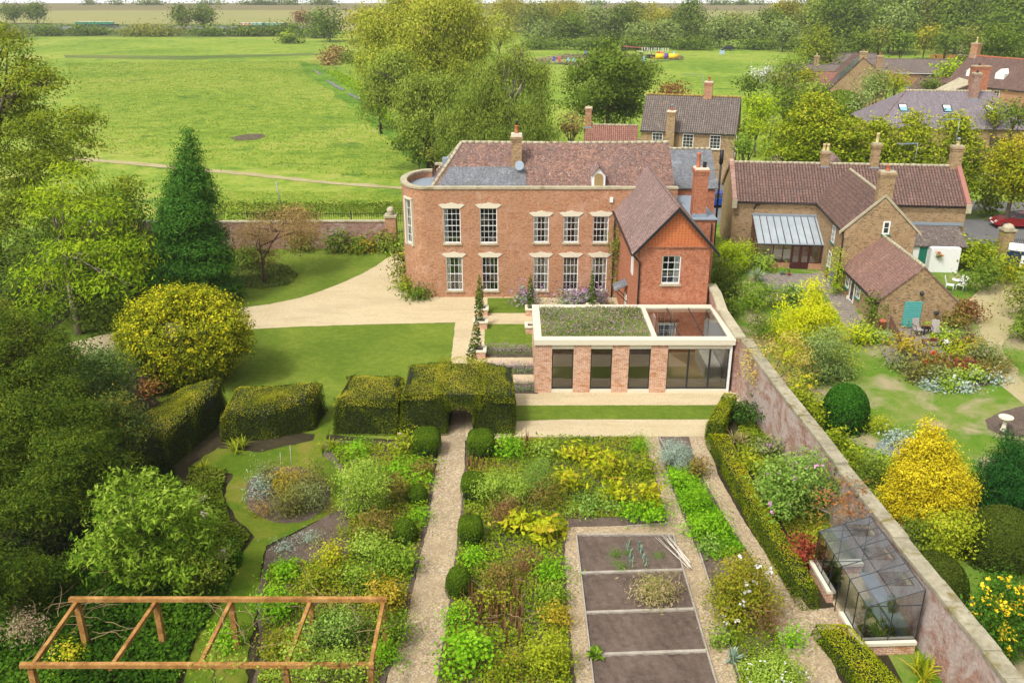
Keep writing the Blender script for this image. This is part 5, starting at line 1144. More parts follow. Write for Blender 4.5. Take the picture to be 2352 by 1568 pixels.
# ---- street trees
A('lime_tree', 'tallest of the street limes, left of the chimneys', 1748, 2012, 216, 395, 86, L_street, 11, 'egg', size=.27, dens=1.0, sp=5, trunk=.25, topv=.4, cr=.5)
A('lime_tree', 'second street lime, behind the middle chimney', 1950, 2085, 272, 420, 85, L_street, 9, 'egg', size=.27, dens=1.0, sp=5, trunk=.22, topv=.4, seed=31)
A('lime_tree', 'third street lime, under the first television aerial', 2045, 2165, 262, 430, 84, L_street, 9, 'egg', size=.27, dens=1.0, sp=5, trunk=.22, topv=.4, seed=32)
A('lime_tree', 'fourth street lime with its crown right of the end chimney', 2130, 2268, 258, 440, 84, L_street, 10, 'egg', size=.27, dens=1.0, sp=5, trunk=.22, topv=.4, seed=33)
A('golden_lime', 'orange-tinted street tree at the right edge', 2262, 2400, 305, 480, 80, L_gold, 9, size=.26, dens=1.0, sp=5, trunk=.25, topv=.4)
# ---- left side of the garden
tree('walnut_tree', 'tall thin-leaved walnut tree filling the top left corner', 'tree', [lobe(20, 130, 75, 70, 66), lobe(90, 200, 85, 55, 64), lobe(150, 290, 75, 50, 62), lobe(30, 260, 80, 60, 66), lobe(110, 380, 90, 50, 63), lobe(190, 330, 40, 30, 61), lobe(-60, 200, 80, 90, 68), lobe(10, 400, 90, 60, 66), lobe(240, 470, 70, 40, 62), lobe(300, 430, 45, 25, 61), lobe(60, 480, 90, 50, 64), lobe(60, 330, 110, 80, 65), lobe(0, 560, 90, 70, 62)], 65, L_ash, bx=5, bark=BK, trunk=.5, size=.2, dens=1.5, asp=.5, seed=11, sub=5, flat=.35, cr=.45, sp=4)
tree('sumac_tree', 'yellow-green tree with drooping feathered leaves and forked pale trunk', 'tree', [lobe(150, 420, 75, 45, 54), lobe(120, 480, 85, 50, 53), lobe(225, 500, 80, 45, 52), lobe(280, 580, 75, 45, 51), lobe(180, 590, 95, 50, 50), lobe(100, 640, 70, 45, 49), lobe(250, 650, 80, 40, 49), lobe(90, 710, 50, 45, 47.5), lobe(310, 620, 45, 35, 51), lobe(50, 735, 40, 30, 47)], G(182, 768)[1], L_sumac, bx=182, bark=BKP, trunk=.22, size=.30, asp=.3, dens=1.15, seed=12, down=.5, flat=.45, cr=.4, per=16, hang=.15, bend=.12, topv=.3)
A('dark_tree', 'dark evergreen mass behind the feathery yellow-green tree', -60, 350, 470, 790, 57, L_dark, 10, size=.22, dens=.9, sp=4, trunk=.3, topv=.1)
A('understory_tree', 'green small-leaved tree between the walnut and the conical conifer', 210, 360, 420, 640, 60, LM('mid_understory', ['#2f5a1c', '#4a7826', '#6a9430', '#92a83a']), 9, size=.2, trunk=.2)
seqY = G(430, 690)[1]
A('conifer', 'tall conical blue-green conifer beside the curved lawn', 322, 545, 284, 712, seqY, L_seq, 18, 'cone', size=.24, asp=.28, dens=3.2, trunk=.35, cr=.34, per=14, jit=.45, upb=.4, topv=.15, bx=435, seed=8)
ballY = G(420, 868)[1]
tree('gold_ball_shrub', 'huge clipped gold and green ball-shaped shrub on the lawn', 'shrub', [lobe(421, 768, 148, 108, ballY)] + [lobe(421+104*math.cos(a), 772+72*math.sin(a), 46, 36, ballY-(.6 if i % 2 else 1.2)) for i, a in enumerate([.2, .9, 1.6, 2.3, 3.0, 3.8, 4.5, 5.2, 5.9])], ballY, L_ball, size=.14, asp=.6, dens=4.6, cr=.2, topv=.16, trunk=.3, inner=.2, zmin=-.9)
tree('cherry_tree', 'weeping cherry with bare branches and brown autumn leaves', 'tree', [lobe(640, 520, 85, 32, 66), lobe(580, 545, 45, 30, 65.5), lobe(700, 540, 50, 30, 66), lobe(690, 500, 45, 22, 67.5), lobe(615, 585, 30, 22, 65)], G(608, 652)[1], L_brown, bx=608, bark=bark_mat('cherry_bark', col('#6e4c44', .9)), trunk=.13, size=.15, dens=1.0, down=1.2, asp=.35, hang=.35, seed=21, sub=9)
# ================================================================ GARDEN PLANTS: builders
def S(name, label, x0, x1, yt, yb, mat, n=5, cat='plant', shape='round', trunk=0, group=None, size=None, flowers=None, **kw):
    """a plant seen between x0..x1 and yt..yb; yb is where the near edge of its foliage meets the ground"""
    Y0 = G(0, yb)[1]; s = dep(Y0) / _F; Rr = (x1-x0)/2*s; Y = Y0 + Rr*.75
    seed = kw.pop('seed', int(x0*3 + yt*5) % 991)
    rnd = random.Random(seed); L_ = auto(x0, x1, yt, yb, Y, n, seed, shape)
    kw.setdefault('cr', None)
    size = size or max(.085, .0034*dep(Y))
    t = tree(name, label, cat, L_, Y, mat, size=size, seed=seed, trunk=trunk, crown='foliage', group=group, **kw)
    if flowers:
        fm, cnt, fs = flowers[:3]; rng = np.random.default_rng(seed+5); X = t.location.x
        lb = [((c[0]-X, c[1]-Y, c[2]), r) for c, r in L_]
        P = []
        for _ in range(cnt):
            c, r = lb[rng.integers(len(lb))]; u = nrm(rng.normal(size=(1, 3)))[0]; u[2] = abs(u[2])*.8 + .15; u[1] = -abs(u[1]); u /= np.linalg.norm(u)
            P.append(np.array(c) + u*np.array(r)*1.05)
        P = np.array(P); k = 5; Pp = np.repeat(P, k, 0) + rng.normal(size=(cnt*k, 3))*fs*.35
        Nn = nrm(rng.normal(size=(cnt*k, 3))*.5 + np.array([0, -.5, 1.0]))
        link('flowers', leaf_mesh('flowers', Pp, Nn, np.full(len(Pp), fs), .9, rng.random(len(Pp)), 0, rng), fm, t)
    return t
def blades_mesh(name, base, h, w, n, spread, rng, arch=1.0, seg=4):
    """strap leaves arching out of one or several crowns; base (m,3)"""
    m = len(base); V = []; F = []; val = []
    for i in range(n):
        b = base[rng.integers(m)]; a = rng.uniform(0, 2*PI); hh = h*rng.uniform(.6, 1.15); sp = spread*rng.uniform(.1, 1.0); ww = w*rng.uniform(.7, 1.2)
        d = np.array([math.cos(a), math.sin(a), 0]); sd = np.array([-d[1], d[0], 0]); k0 = len(V); bb = b + np.array([rng.normal(0, .04), rng.normal(0, .04), 0])
        for j in range(seg+1):
            t = j/seg; p = bb + d*sp*t**1.5 + np.array([0, 0, hh*(t - arch*.55*t**2.6*(sp/spread))]); q = sd*ww*.5*(1 - t**2*.9)
            V += [p-q, p+q]
        for j in range(seg): F.append((k0+2*j, k0+2*j+1, k0+2*j+3, k0+2*j+2))
        val += [rng.random()]*seg
    me = bpy.data.meshes.new(name); me.from_pydata([tuple(v) for v in V], [], F)
    at = me.attributes.new('v', 'FLOAT', 'FACE'); at.data.foreach_set('value', val); me.update(); return me
def strap(name, label, x, y, h, n, mat, w=.05, spread=.5, arch=1.0, area=0.0, cat='plant', group=None, crowns=1, seed=None):
    rng = np.random.default_rng(seed if seed is not None else int(x+y)); X, Y = G(x, y)
    base = np.array([[rng.uniform(-1.25, 1.25)*area, rng.uniform(-1, 1)*area, 0] for _ in range(crowns)]) if crowns > 1 else np.zeros((1, 3))
    t = thing(name, label, cat, (X, Y, .03), 0, group); link('leaves', blades_mesh('leaves', base, h, w, n, spread, rng, arch), mat, t); return t
def coat(name, quads, size, dens, mat, parent, rng, lump=.10, topv=.35, asp=.6, sh=.3):
    """clipped hedge skin: short leaves over a list of quads (a, b, c, d, normal)"""
    Cs, Ns, Vs = [], [], []
    for a, b, c, d, n, *fan in quads:
        a, b, c, d, n = [np.array(q, float) for q in (a, b, c, d, n)]
        ar = np.linalg.norm(np.cross(b-a, d-a)) * .5 + np.linalg.norm(np.cross(b-c, d-c)) * .5
        k = int(ar * dens / size**2 / asp * .62)
        u, v = rng.random((k, 1)), rng.random((k, 1)); p = (a*(1-u)+b*u)*(1-v) + (d*(1-u)+c*u)*v
        f = np.sin(p[:, 0]*1.7+p[:, 1]*.9)*np.sin(p[:, 1]*1.3-p[:, 2]*2.1+p[:, 0]*.4) + .5*np.sin(p[:, 0]*4.1+p[:, 2]*3.3)*np.sin(p[:, 1]*3.7)
        l1, l2 = np.linalg.norm(b-a), np.linalg.norm(d-a)
        if n[2] > .5:      # the clipped shoulders are rounded
            dd = (1-u)*l1 if fan else np.minimum(np.minimum(u, 1-u)*l1, np.minimum(v, 1-v)*l2); p = p - np.array([0, 0, sh])*np.exp(-dd/sh)*(0 if fan == [2] else 1)
        elif fan != [2]: p = p - n*(sh*np.exp(-(1-v)*l2/sh) + sh*.4*np.exp(-np.minimum(u, 1-u)*l1/sh))
        p = p + n * (f[:, None]*lump*.5 + rng.normal(size=(k, 1))*size*.35)
        nn = nrm(n*1.0 + rng.normal(size=(k, 3))*.42)
        vv = .5*rng.random(k) + .12*(f > .35) + (topv if n[2] > .5 else .0) + .1*f  # top leaves lighter: new growth, and overcast top light put into the colour
        Cs.append(p); Ns.append(nn); Vs.append(vv)
    P = np.vstack(Cs)
    return link(name, leaf_mesh(name, P, np.vstack(Ns), np.full(len(P), size), asp, np.concatenate(Vs), 0, rng), mat, parent)
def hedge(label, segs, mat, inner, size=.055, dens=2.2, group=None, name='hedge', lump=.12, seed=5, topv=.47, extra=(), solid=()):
    """segs: ground polygons (metres, counter-clockwise) with a height, or a height per corner"""
    cx = np.mean([p[0] for s_, h in segs for p in s_]); cy = np.mean([p[1] for s_, h in segs for p in s_])
    t = thing(name, label, 'hedge', (cx, cy, 0), 0, group); rng = np.random.default_rng(seed); q = []; mb = MB()
    for poly, h in segs:
        n = len(poly); hs = h if hasattr(h, '__len__') else [h]*n; pl = [(x-cx, y-cy) for x, y in poly]
        m_ = (np.mean([p[0] for p in pl]), np.mean([p[1] for p in pl]))
        sh = [(m_[0]+(x-m_[0])*.95, m_[1]+(y-m_[1])*.93) for x, y in pl]
        top = [(*sh[i], hs[i]) for i in range(n)]
        if n == 4: q.append((*top, (0, 0, 1)))
        else:
            for i in range(n): q.append(((*m_, np.mean(hs)), top[i], top[(i+1) % n], (*m_, np.mean(hs)), (0, 0, 1), 1))
        for i in range(n):
            j = (i+1) % n; e = (pl[j][0]-pl[i][0], pl[j][1]-pl[i][1]); l = math.hypot(*e) or 1; nv = (e[1]/l, -e[0]/l, .12)
            q.append(((*pl[i], 0.02), (*pl[j], 0.02), (*sh[j], hs[j]), (*sh[i], hs[i]), nv))
        lo = [(m_[0]+(x-m_[0])*.93, m_[1]+(y-m_[1])*.88) for x, y in pl]
        k = len(mb.v); mb.v += [(*p, 0) for p in lo] + [(m_[0]+(x-m_[0])*.82, m_[1]+(y-m_[1])*.76, hs[i]-.16) for i, (x, y) in enumerate(pl)]
        for i in range(n):
            j = (i+1) % n; mb.f.append([k+i, k+j, k+n+j, k+n+i]); mb.m.append(0); mb.sm.append(False)
        mb.f.append([k+n+i for i in range(n)]); mb.m.append(0); mb.sm.append(False)
    for b_ in solid: mb.box(b_[0]-cx, b_[1]-cy, b_[2], b_[3]-cx, b_[4]-cy, b_[5])
    for e_ in extra: q.append(tuple([tuple(np.array(p) - np.array([cx, cy, 0])) for p in e_[:4]]) + (e_[4], 2))
    mb.build('inner_core', inner, t); coat('foliage', q, size, dens, mat, t, rng, lump, topv, sh=.36 if max(hs) > 1.3 else .11); return t
M['dark_core'] = plain('dark_hedge_core', (0.018, 0.026, 0.008, 1), .95)  # solid dark core added inside clipped foliage to keep it opaque
L_hedge = LM('yew_hedge_leaves', ['#283a08', '#3c520c', '#627614', '#98982c', '#bcb048'], .9, .15)
L_box = LM('box_hedge_leaves', ['#3e5c08', '#5c7a0a', '#80940e', '#a0a61a', '#b8aa28'], .95, .2)
L_top = LM('topiary_leaves', ['#26440a', '#385c10', '#4e761a', '#6e922e'], .9, .15)
def dome(label, x, y, w, h, mat=None, cube=0.0, group='clipped box domes along the gravel path', cat='topiary', name='topiary', size=.06):
    """clipped evergreen: rounded solid of leaf; x, y the ground pixel of its near foot"""
    X, Y = G(x, y); r = w/2; Y += r*.9; t = thing(name, label, cat, (X, Y, 0), 0, group); rng = np.random.default_rng(int(x*3+y))
    n = int(14*r*h*2.4/size**2/.6*.62); u = nrm(rng.normal(size=(n, 3))); u[:, 2] = np.abs(u[:, 2])*1.0
    zz = rng.random(n)**.8; pw = 4.5 if cube else 2.3
    th = rng.uniform(0, 2*PI, n); ct, st = np.cos(th), np.sin(th); rr = 1/(np.abs(ct)**pw + np.abs(st)**pw)**(1/pw) if cube else np.ones(n)
    ph = rng.uniform(0, 1, n); e = 5.0 if cube else 2.6
    ang_ = np.arcsin(ph); a_ = np.cos(ang_)**(2/e); b_ = np.sin(ang_)**(2/e)
    s1 = rng.random(n) < .42; rad = np.where(s1, np.sqrt(rng.random(n)), a_); z_ = np.where(s1, (1-np.minimum(rad, 1)**e)**(1/e), b_)
    P = np.stack([r*rad*ct*rr, r*rad*st*rr, h*z_], 1); N_ = nrm(np.stack([ct*np.where(s1, rad**3, 1)*rr, st*np.where(s1, rad**3, 1)*rr, z_**3*1.2+.05], 1) + rng.normal(size=(n, 3))*.35)
    P += N_*rng.normal(size=(n, 1))*.02
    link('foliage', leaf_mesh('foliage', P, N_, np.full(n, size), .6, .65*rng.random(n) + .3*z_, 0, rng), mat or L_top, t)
    MB().lathe((0, 0, 0), [(r*.82, 0), (r*.9, h*.3), (r*.86, h*.6), (r*.6, h*.88), (r*.2, h*.94)], 14).build('inner_core', M['dark_core'], t); return t

# ================================================================ HEDGES AND TOPIARY
hedge('long yew hedge with taller rounded half and archway over gravel path', [([(-9.0, 39.4), (-5.6, 39.35), (-5.6, 43.0), (-8.8, 43.2)], 1.9), ([(-5.6, 39.3), (-3.15, 39.3), (-3.15, 43.7), (-5.6, 43.5)], [2.25, 2.3, 2.55, 2.35]), ([(-2.0, 39.3), (.2, 39.35), (.1, 43.4), (-2.0, 43.7)], [2.3, 2.1, 2.3, 2.55])], L_hedge, M['dark_core'], group=None,
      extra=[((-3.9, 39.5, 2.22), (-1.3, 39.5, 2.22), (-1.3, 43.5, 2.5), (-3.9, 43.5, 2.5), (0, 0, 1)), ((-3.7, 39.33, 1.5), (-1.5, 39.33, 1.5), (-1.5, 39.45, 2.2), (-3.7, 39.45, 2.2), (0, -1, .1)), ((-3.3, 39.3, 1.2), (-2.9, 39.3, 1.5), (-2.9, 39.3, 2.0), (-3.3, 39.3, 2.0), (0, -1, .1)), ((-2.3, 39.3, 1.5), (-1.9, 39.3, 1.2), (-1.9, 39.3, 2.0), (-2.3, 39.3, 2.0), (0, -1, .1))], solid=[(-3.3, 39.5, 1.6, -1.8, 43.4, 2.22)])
hedge('broad flat-topped yew hedge between the slanting and the arched hedge', [([(-14.4, 38.6), (-12.2, 38.9), (-9.9, 39.9), (-9.7, 42.2), (-14.6, 42.0)], [1.5, 1.6, 1.9, 1.95, 1.7])], L_hedge, M['dark_core'], seed=6)
hedge('slanting yew hedge nearest the gold ball shrub, tapering to the left', [([(-18.6, 37.2), (-15.9, 35.8), (-14.9, 40.6), (-15.1, 42.6), (-16.9, 42.2)], [1.7, 1.8, 2.1, 2.1, 1.9])], L_hedge, M['dark_core'], seed=7)
hedge('long low box hedge running beside the border to the greenhouse', [([(9.45, 38.6), (10.3, 26.0), (11.1, 26.0), (10.6, 32.5), (10.45, 38.5)], .85)], L_box, M['dark_core'], size=.055, seed=8, lump=.07)
hedge('short box hedge end turning towards the garden room', [([(9.5, 38.9), (10.4, 38.8), (11.9, 42.4), (11.2, 42.6)], 1.0)], L_box, M['dark_core'], size=.055, seed=9, lump=.07)
hedge('low box hedge at the bottom below the greenhouse step', [([(10.35, 24.8), (11.5, 19.6), (12.9, 19.6), (11.55, 24.7)], .7)], L_box, M['dark_core'], size=.055, seed=10, lump=.07)
dome('square box bush left of the arch, the largest left of the path', 978, 1056, 1.35, 1.25, cube=1)
dome('rounded square box bush immediately right of the hedge arch', 1104, 1062, 1.3, 1.3, cube=1)
dome('small round box dome, second on the left of the path', 957, 1166, .95, .85)
dome('round box dome, third and nearest on the left of the path', 928, 1258, 1.05, 1.0)
dome('square box bush, second on the right of the path', 1086, 1156, 1.05, 1.15, cube=1)
dome('upright box bush, third on the right of the path', 1080, 1262, 1.0, 1.15, cube=1)
dome('round-topped box bush, nearest on the right of the path', 1053, 1379, 1.0, 1.1)
dome('glossy dark round clipped bush behind the brick wall', 1953, 1003, 2.4, 2.3, mat=LM('glossy_dark', ['#14380c', '#1f5214', '#2f6c1e', '#4c9034'], .9, .15), group=None, size=.12)
dome('dark grey-green clipped mound behind the wall near the greenhouse', 2165, 1420, 2.6, 1.7, mat=LM('mound_leaves', ['#24380f', '#344c18', '#4a6024', '#5c7030'], .9, .15), group=None, size=.07)
dome('large dark green clipped dome at the right edge by the dark conifer', 2330, 1330, 2.8, 2.2, mat=LM('mound_leaves', ['#24380f'], .9), group=None, size=.08)
dome('large twin-topped clipped green dome behind the street lime', 1880, 262, 6.0, 4.6, mat=LM('dome_leaves', ['#4c6c20', '#5f8228', '#769632'], .9, .15), group=None, size=.3)
dome('broad clipped green dome right of the twin-topped dome', 1945, 272, 6.6, 4.2, mat=LM('dome_leaves', ['#4c6c20'], .9), group=None, size=.3)
dome('clipped green drive-side hedge block beside the bungalow drive', 2135, 185, 7.5, 4.5, mat=LM('dome_leaves', ['#4c6c20'], .9), cube=1, group=None, size=.5)
# upright cypresses in brick planters
def planter(label, x, y, w=.85):
    X, Y = G(x, y); t = thing('planter', label, 'planter', (X, Y+w/2, .02), 0, 'brick planters on the terrace'); a = w/2
    MB().box(-a, -a, 0, a, -a+.12, .42).box(-a, a-.12, 0, a, a, .42).box(-a, -a+.12, 0, -a+.12, a-.12, .42).box(a-.12, -a+.12, 0, a, a-.12, .42).build('brick_box', M['new_brick'], t)
    b = a+.05; MB().box(-b, -b, .423, b, -b+.2, .52).box(-b, b-.2, .423, b, b, .52).box(-b, -b+.2, .423, -b+.2, b-.2, .52).box(b-.2, -b+.2, .423, b, b-.2, .52).build('rim', M['cream'], t)
    MB().box(-a+.12, -a+.12, .05, a-.12, a-.12, .36).build('soil', M['soil'], t); return t
for i, (x, y, l, hh) in enumerate([(1106, 727, 'furthest left brick planter on the terrace', 2.1), (1104, 757, 'second brick planter on the left of the lawn panels', 2.0), (1099, 825, 'third brick planter, in front of the flower strip', 1.95), (1088, 866, 'nearest left brick planter, half hidden by the yew hedge', 1.6), (1222, 727, 'right-hand brick planter nearest the house', 2.1), (1222, 768, 'brick planter tucked against the garden room wall', 0), (1363, 722, 'brick planter behind the green roof', 2.2)]):
    planter(l, x, y)
    if hh:
        X, Y = G(x, y); Y += .42
        t = thing('cypress', ['narrow cypress in the furthest left planter', 'narrow cypress in the second left planter', 'narrow cypress in the planter by the flower strip', 'narrow cypress rising behind the yew hedge', 'narrow cypress in the right planter by the house', '', 'narrow cypress showing above the green roof'][i], 'tree', (X-.12, Y, .38), 0, 'narrow cypresses in brick planters')
        foliage('foliage', [((0, 0, .2+hh*k*.108), (.28*math.sin(PI*(.22+.74*k/9)**.85)+.02,)*2 + (hh*.12,)) for k in range(10)], LM('cypress_leaves', ['#2c4c12', '#3f6418', '#587c22', '#74943a'], .9), t, size=.07, seed=i, dens=2.2, cr=.03, jit=.4, inner=.1)
        MB().tube([(0, 0, -.05), (0, 0, .5)], .03, 6).build('trunk', BK, t)
# ================================================================ BEDS ON THE TERRACE AND GREEN ROOF
L_laven = LM('lavender_mix', ['#5c7a4c', '#7a9468', '#93a588', '#b08ab4', '#c890c4'], .9)
def carpet(name, label, poly, zlo, zhi, mats, n, size, seed=1, px=True, asp=.35, kind='stuff', z0=0.0, down=0):
    """uncountable low planting: one object"""
    rng = np.random.default_rng(seed); pl = [G(x, y) for x, y in poly] if px else poly; p = scatter(pl, n, rng)
    f = .5+.5*np.sin(p[:, 0]*2.3+seed)*np.sin(p[:, 1]*2.9+p[:, 0]*.7); z = z0 + zlo + (zhi-zlo)*rng.random(n)*(.45+.55*f)
    P = np.column_stack([p, z]); N_ = nrm(rng.normal(size=(n, 3))*.6 + np.array([0, 0, .8]))
    v = .5*rng.random(n) + .5*(.5+.5*np.sin(p[:, 0]*1.1+2*seed+np.sin(p[:, 1]*1.7))*np.sin(p[:, 1]*1.2+seed))
    o = link(name, leaf_mesh(name, P, N_, np.full(n, size), asp, v, down, rng), mats); o['kind'] = kind
    if label: o['label'] = label
    return o
rf_ = [(1.62, 44.86), (7.55, 44.86), (7.55, 49.45), (1.62, 49.45)]
carpet('green_roof_planting', 'grey-green sedum and meadow flowers covering the flat roof', rf_, .05, .34, LM('roof_leaves', ['#4c6c3c', '#62824e', '#7c9a66', '#94a880']), 17000, .12, 3, False, .3, z0=3.06)
carpet('green_roof_flowers', 'pink and mauve flowers scattered over the green roof', rf_, .28, .42, LM('pink_flowers', ['#c07ab0', '#d490c8', '#b98ac0', '#e0a8d4']), 1100, .065, 4, False, .8, z0=3.06)
carpet('green_roof_flowers', 'yellow flowers scattered over the green roof', rf_, .25, .38, LM('yellow_flowers', ['#d8b830', '#e8d050', '#c8c040']), 500, .05, 5, False, .8, z0=3.06)
for i, pl in enumerate([[(1114, 801), (1226, 801), (1226, 820), (1112, 820)], [(1125, 842), (1230, 842), (1230, 860), (1125, 860)], [(1125, 882), (1236, 882), (1236, 904), (1125, 904)]]):
    carpet('lavender_strip', ['lavender strip nearest the lawn panels', 'lavender strip in the middle beside the garden room', 'lavender strip at the corner of the garden room'][i], pl, .05, .42, LM('lavender_leaves', ['#5f7a50', '#7a9068', '#97a68a']), 2600, .09, i, True, .3)
    carpet('lavender_flowers', 'mauve heads over the ' + ['first', 'second', 'third'][i] + ' lavender strip', pl, .36, .5, LM('pink_flowers', ['#c07ab0']), 380, .06, i+9, True, .7)
for x0, x1, l in ((1195, 1222, 'small lavender bush at the foot of the right cypress'), (1285, 1335, 'lavender bush below the fourth lower window'), (1338, 1360, 'pale lavender bush below the fifth lower window'), (1366, 1382, 'small green bush right of the hidden cypress')): S('lavender', l, x0, x1, 664, 702, L_laven, 4)
# ================================================================ WALLS, FENCES, GATE
M['moss'] = ground_mat('mossy_coping', [(0.35, col('#77705c', .9)), (0.5, col('#a49c84', .9)), (0.62, col('#bdb49c', .9)), (0.7, col('#d0c8b4', .9))], 1.1, 5, 26, .6, .03, patch=(col('#837848', .9), 1.6, .56, .68))
M['wash_brick'] = brick_mat('whitewashed_brick', col('#b0674a', .95), col('#9a7060', .95), col('#bcae a4'.replace(' ', ''), .9), col('#8c7468', .9), dark=.6, pale=col('#cdc4be', .95), plo=.40)
BW = thing('garden_brick_wall', 'long weathered brick garden wall with lichened stone coping', 'wall', (12.5, 44.4, 0))
wl_ = [(12.35, 44.4), (12.75, 38.5), (13.3, 31.95), (13.34, 31.95), (13.75, 25.5), (14.6, 12.0)]
hts = [3.1, 2.9, 2.62, 2.5, 2.5, 2.5]
w = MB(); cpn = MB()
for i in range(len(wl_)-1):
    (x0, y0), (x1, y1) = wl_[i], wl_[i+1]; h0, h1 = hts[i], hts[i+1]
    if i == 2: continue
    k = max(1, int(abs(y1-y0)/1.1))
    for j in range(k):
        t0, t1 = j/k, (j+1)/k; X0, X1, Y0_, Y1_ = x0+(x1-x0)*t0, x0+(x1-x0)*t1, y0+(y1-y0)*t0, y0+(y1-y0)*t1; H0, H1 = h0+(h1-h0)*t0, h0+(h1-h0)*t1
        w.face([(X0-12.5, Y0_-44.4, -.1), (X1-12.5, Y1_-44.4, -.1), (X1-12.5, Y1_-44.4, H1), (X0-12.5, Y0_-44.4, H0)]).face([(X1-12.0, Y1_-44.4, -.1), (X0-12.0, Y0_-44.4, -.1), (X0-12.0, Y0_-44.4, H0), (X1-12.0, Y1_-44.4, H1)])
        r_ = random.Random(j*7+i); d = r_.uniform(-.03, .03); e_ = r_.uniform(-.02, .02)
        cpn.prism([(X1-12.55+d, Y1_-44.39, H1+e_), (X1-11.97+d, Y1_-44.39, H1+e_), (X0-11.97+d, Y0_-44.41, H0+e_), (X0-12.55+d, Y0_-44.41, H0+e_)], (0, 0, .13))
w.build('wall', M['wash_brick'], BW); cpn.build('coping', M['moss'], BW)
SW = thing('side_wall', 'stepped brick wall rising along the right side of the garden room', 'wall', (12.0, 47, 0))
w = MB(); w.prism([(.15, -2.6, -.1), (.15, 3.9, -.1), (-.2, 3.9, 4.0), (-.15, 2.6, 3.9), (-.05, 1.2, 3.35), (.1, -2.6, 3.2)], (.42, 0, 0)); w.build('wall', M['old_brick'], SW)
MB().prism([(-.25, 4.0, 4.0), (-.2, 2.6, 3.92), (-.1, 1.2, 3.37), (.05, -2.6, 3.22), (.05, -2.6, 3.34), (-.1, 1.2, 3.5), (-.2, 2.6, 4.08), (-.25, 4.0, 4.16)], (.55, 0, 0)).build('coping', M['stone'], SW)
LW = thing('boundary_wall', 'brick boundary wall behind the curved lawn, left of the iron gate', 'wall', (-20, 73, 0), R(1))
MB().box(-18, 0, -.1, 9.4, .35, 2.3).build('wall', M['old_brick'], LW); MB().box(-18, -.05, 2.303, 9.4, .4, 2.42).build('coping', M['stone'], LW)
GP = thing('gate_pillar', 'brick gate pillar topped with a stone ball beside the curved house end', 'pillar', (-10.2, 73.2, 0))
MB().box(-.45, -.45, -.1, .45, .45, 2.75).build('pillar', M['brick'], GP); MB().box(-.52, -.52, 2.753, .52, .52, 2.95).lathe((0, 0, 2.95), [(.4, 0), (.2, .12), (.3, .25), (.33, .42), (.22, .6), (.05, .68)], 14).build('stone_ball_cap', M['stone'], GP)
def railing(t, x0, x1, y, z0, z1, step=.16, name='bars'):
    m_ = MB(); m_.box(x0, y, z0+.15, x1, y+.03, z0+.19).box(x0, y, z1-.22, x1, y+.03, z1-.18)
    x = x0
    while x < x1: m_.box(x, y, z0, x+.022, y+.022, z1); x += step
    return m_.build(name, M['black'], t)
IG = thing('iron_gate', 'black iron gate between ball-topped pillar and curved house end', 'gate', (-9.7, 73.0, 0)); railing(IG, .05, 1.6, 0, .05, 2.7, .13)
FR = thing('iron_railing', 'long iron railing behind the boundary wall at the meadow edge', 'fence', (-30, 78, 0)); railing(FR, 0, 22, 0, 0, 2.0, .2)
for i in range(8): MB().box(i*3.1, .04, 0, i*3.1+.08, .12, 2.1).build('post', M['dgrey'], FR)
SP = thing('steel_pole', 'thin pale steel pole standing in the meadow by the wall', 'pole', (*G(648, 480), 0)); MB().tube([(0, 0, 0), (-.35, 0, 2.75)], .05, 6).build('post', M['lead'], SP)
# ================================================================ PERGOLA
M['oak'] = ground_mat('fresh_oak', [(0.38, col('#7c5830', .95)), (0.5, col('#a87a44', .95)), (0.62, col('#c89c62', .95))], 1.5, 9, 40, .3, .01)
PG = thing('pergola', 'open oak pergola frame with five cross beams at the bottom left', 'pergola', (-9.4, 22.6, 0))
PX = [(-5.08, -5.08), (-2.45, -2.68), (.05, -.04), (2.68, 2.58), (5.12, 5.13)]
for i, (xb, xf) in enumerate(PX):
    for x, y in ((xb, 1.53), (xf, -1.5)):
        if y < 0 and i in (1, 2): continue
        MB().box(x-.09, y-.09, 0, x+.09, y+.09, 1.83).build('post', M['oak'], PG)
    d = (xb-xf); MB().prism([(xf-.06, -1.56, 1.835), (xf+.06, -1.56, 1.835), (xb+.06, 1.6, 1.835), (xb-.06, 1.6, 1.835)], (0, 0, .13)).build('cross_beam', M['oak'], PG)
MB().box(-5.3, 1.45, 1.967, 5.25, 1.6, 2.1).build('rail', M['oak'], PG); MB().box(-5.35, -1.62, 1.967, 5.25, -1.47, 2.1).build('rail', M['oak'], PG)
# ================================================================ GREENHOUSE
GH = thing('greenhouse', 'lean-to greenhouse of dark metal on a cream-topped brick plinth', 'greenhouse', (11.62, 23.75, 0), R(2.5))
gw, gl, ze, zr = 1.95, 4.55, 1.95, 2.55
MB().box(0, 0, -.05, gw, .2, .42).box(0, .2, -.05, .2, 1.6, .42).build('brick_plinth', M['new_brick'], GH); MB().box(0, 2.75, -.05, .2, gl, .42).box(.2, gl-.2, -.05, gw, gl, .42).build('brick_plinth', M['new_brick'], GH)
p_ = MB(); MB().box(-.06, -.06, .423, gw, .26, .54).box(-.06, .26, .423, .26, 1.62, .54).build('sill', M['cream'], GH); p_.box(-.06, 2.72, .423, .26, gl+.05, .54).box(.26, gl-.26, .423, gw, gl+.05, .54); p_.build('sill', M['cream'], GH)
f = MB(); b = .035
def beam(a, c, r=.02): f.tube([a, c], r, 4, smooth=False)
ys_ = [.1 + i*(gl-.2)/6 for i in range(7)]
for y in ys_: beam((.1, y, .54 if not 1.6 < y < 2.75 else .02), (.1, y, ze)); beam((.1, y, ze), (gw, y, zr))
for z, x in ((ze, .1), (zr, gw)): beam((x, .1, z), (x, gl-.1, z))
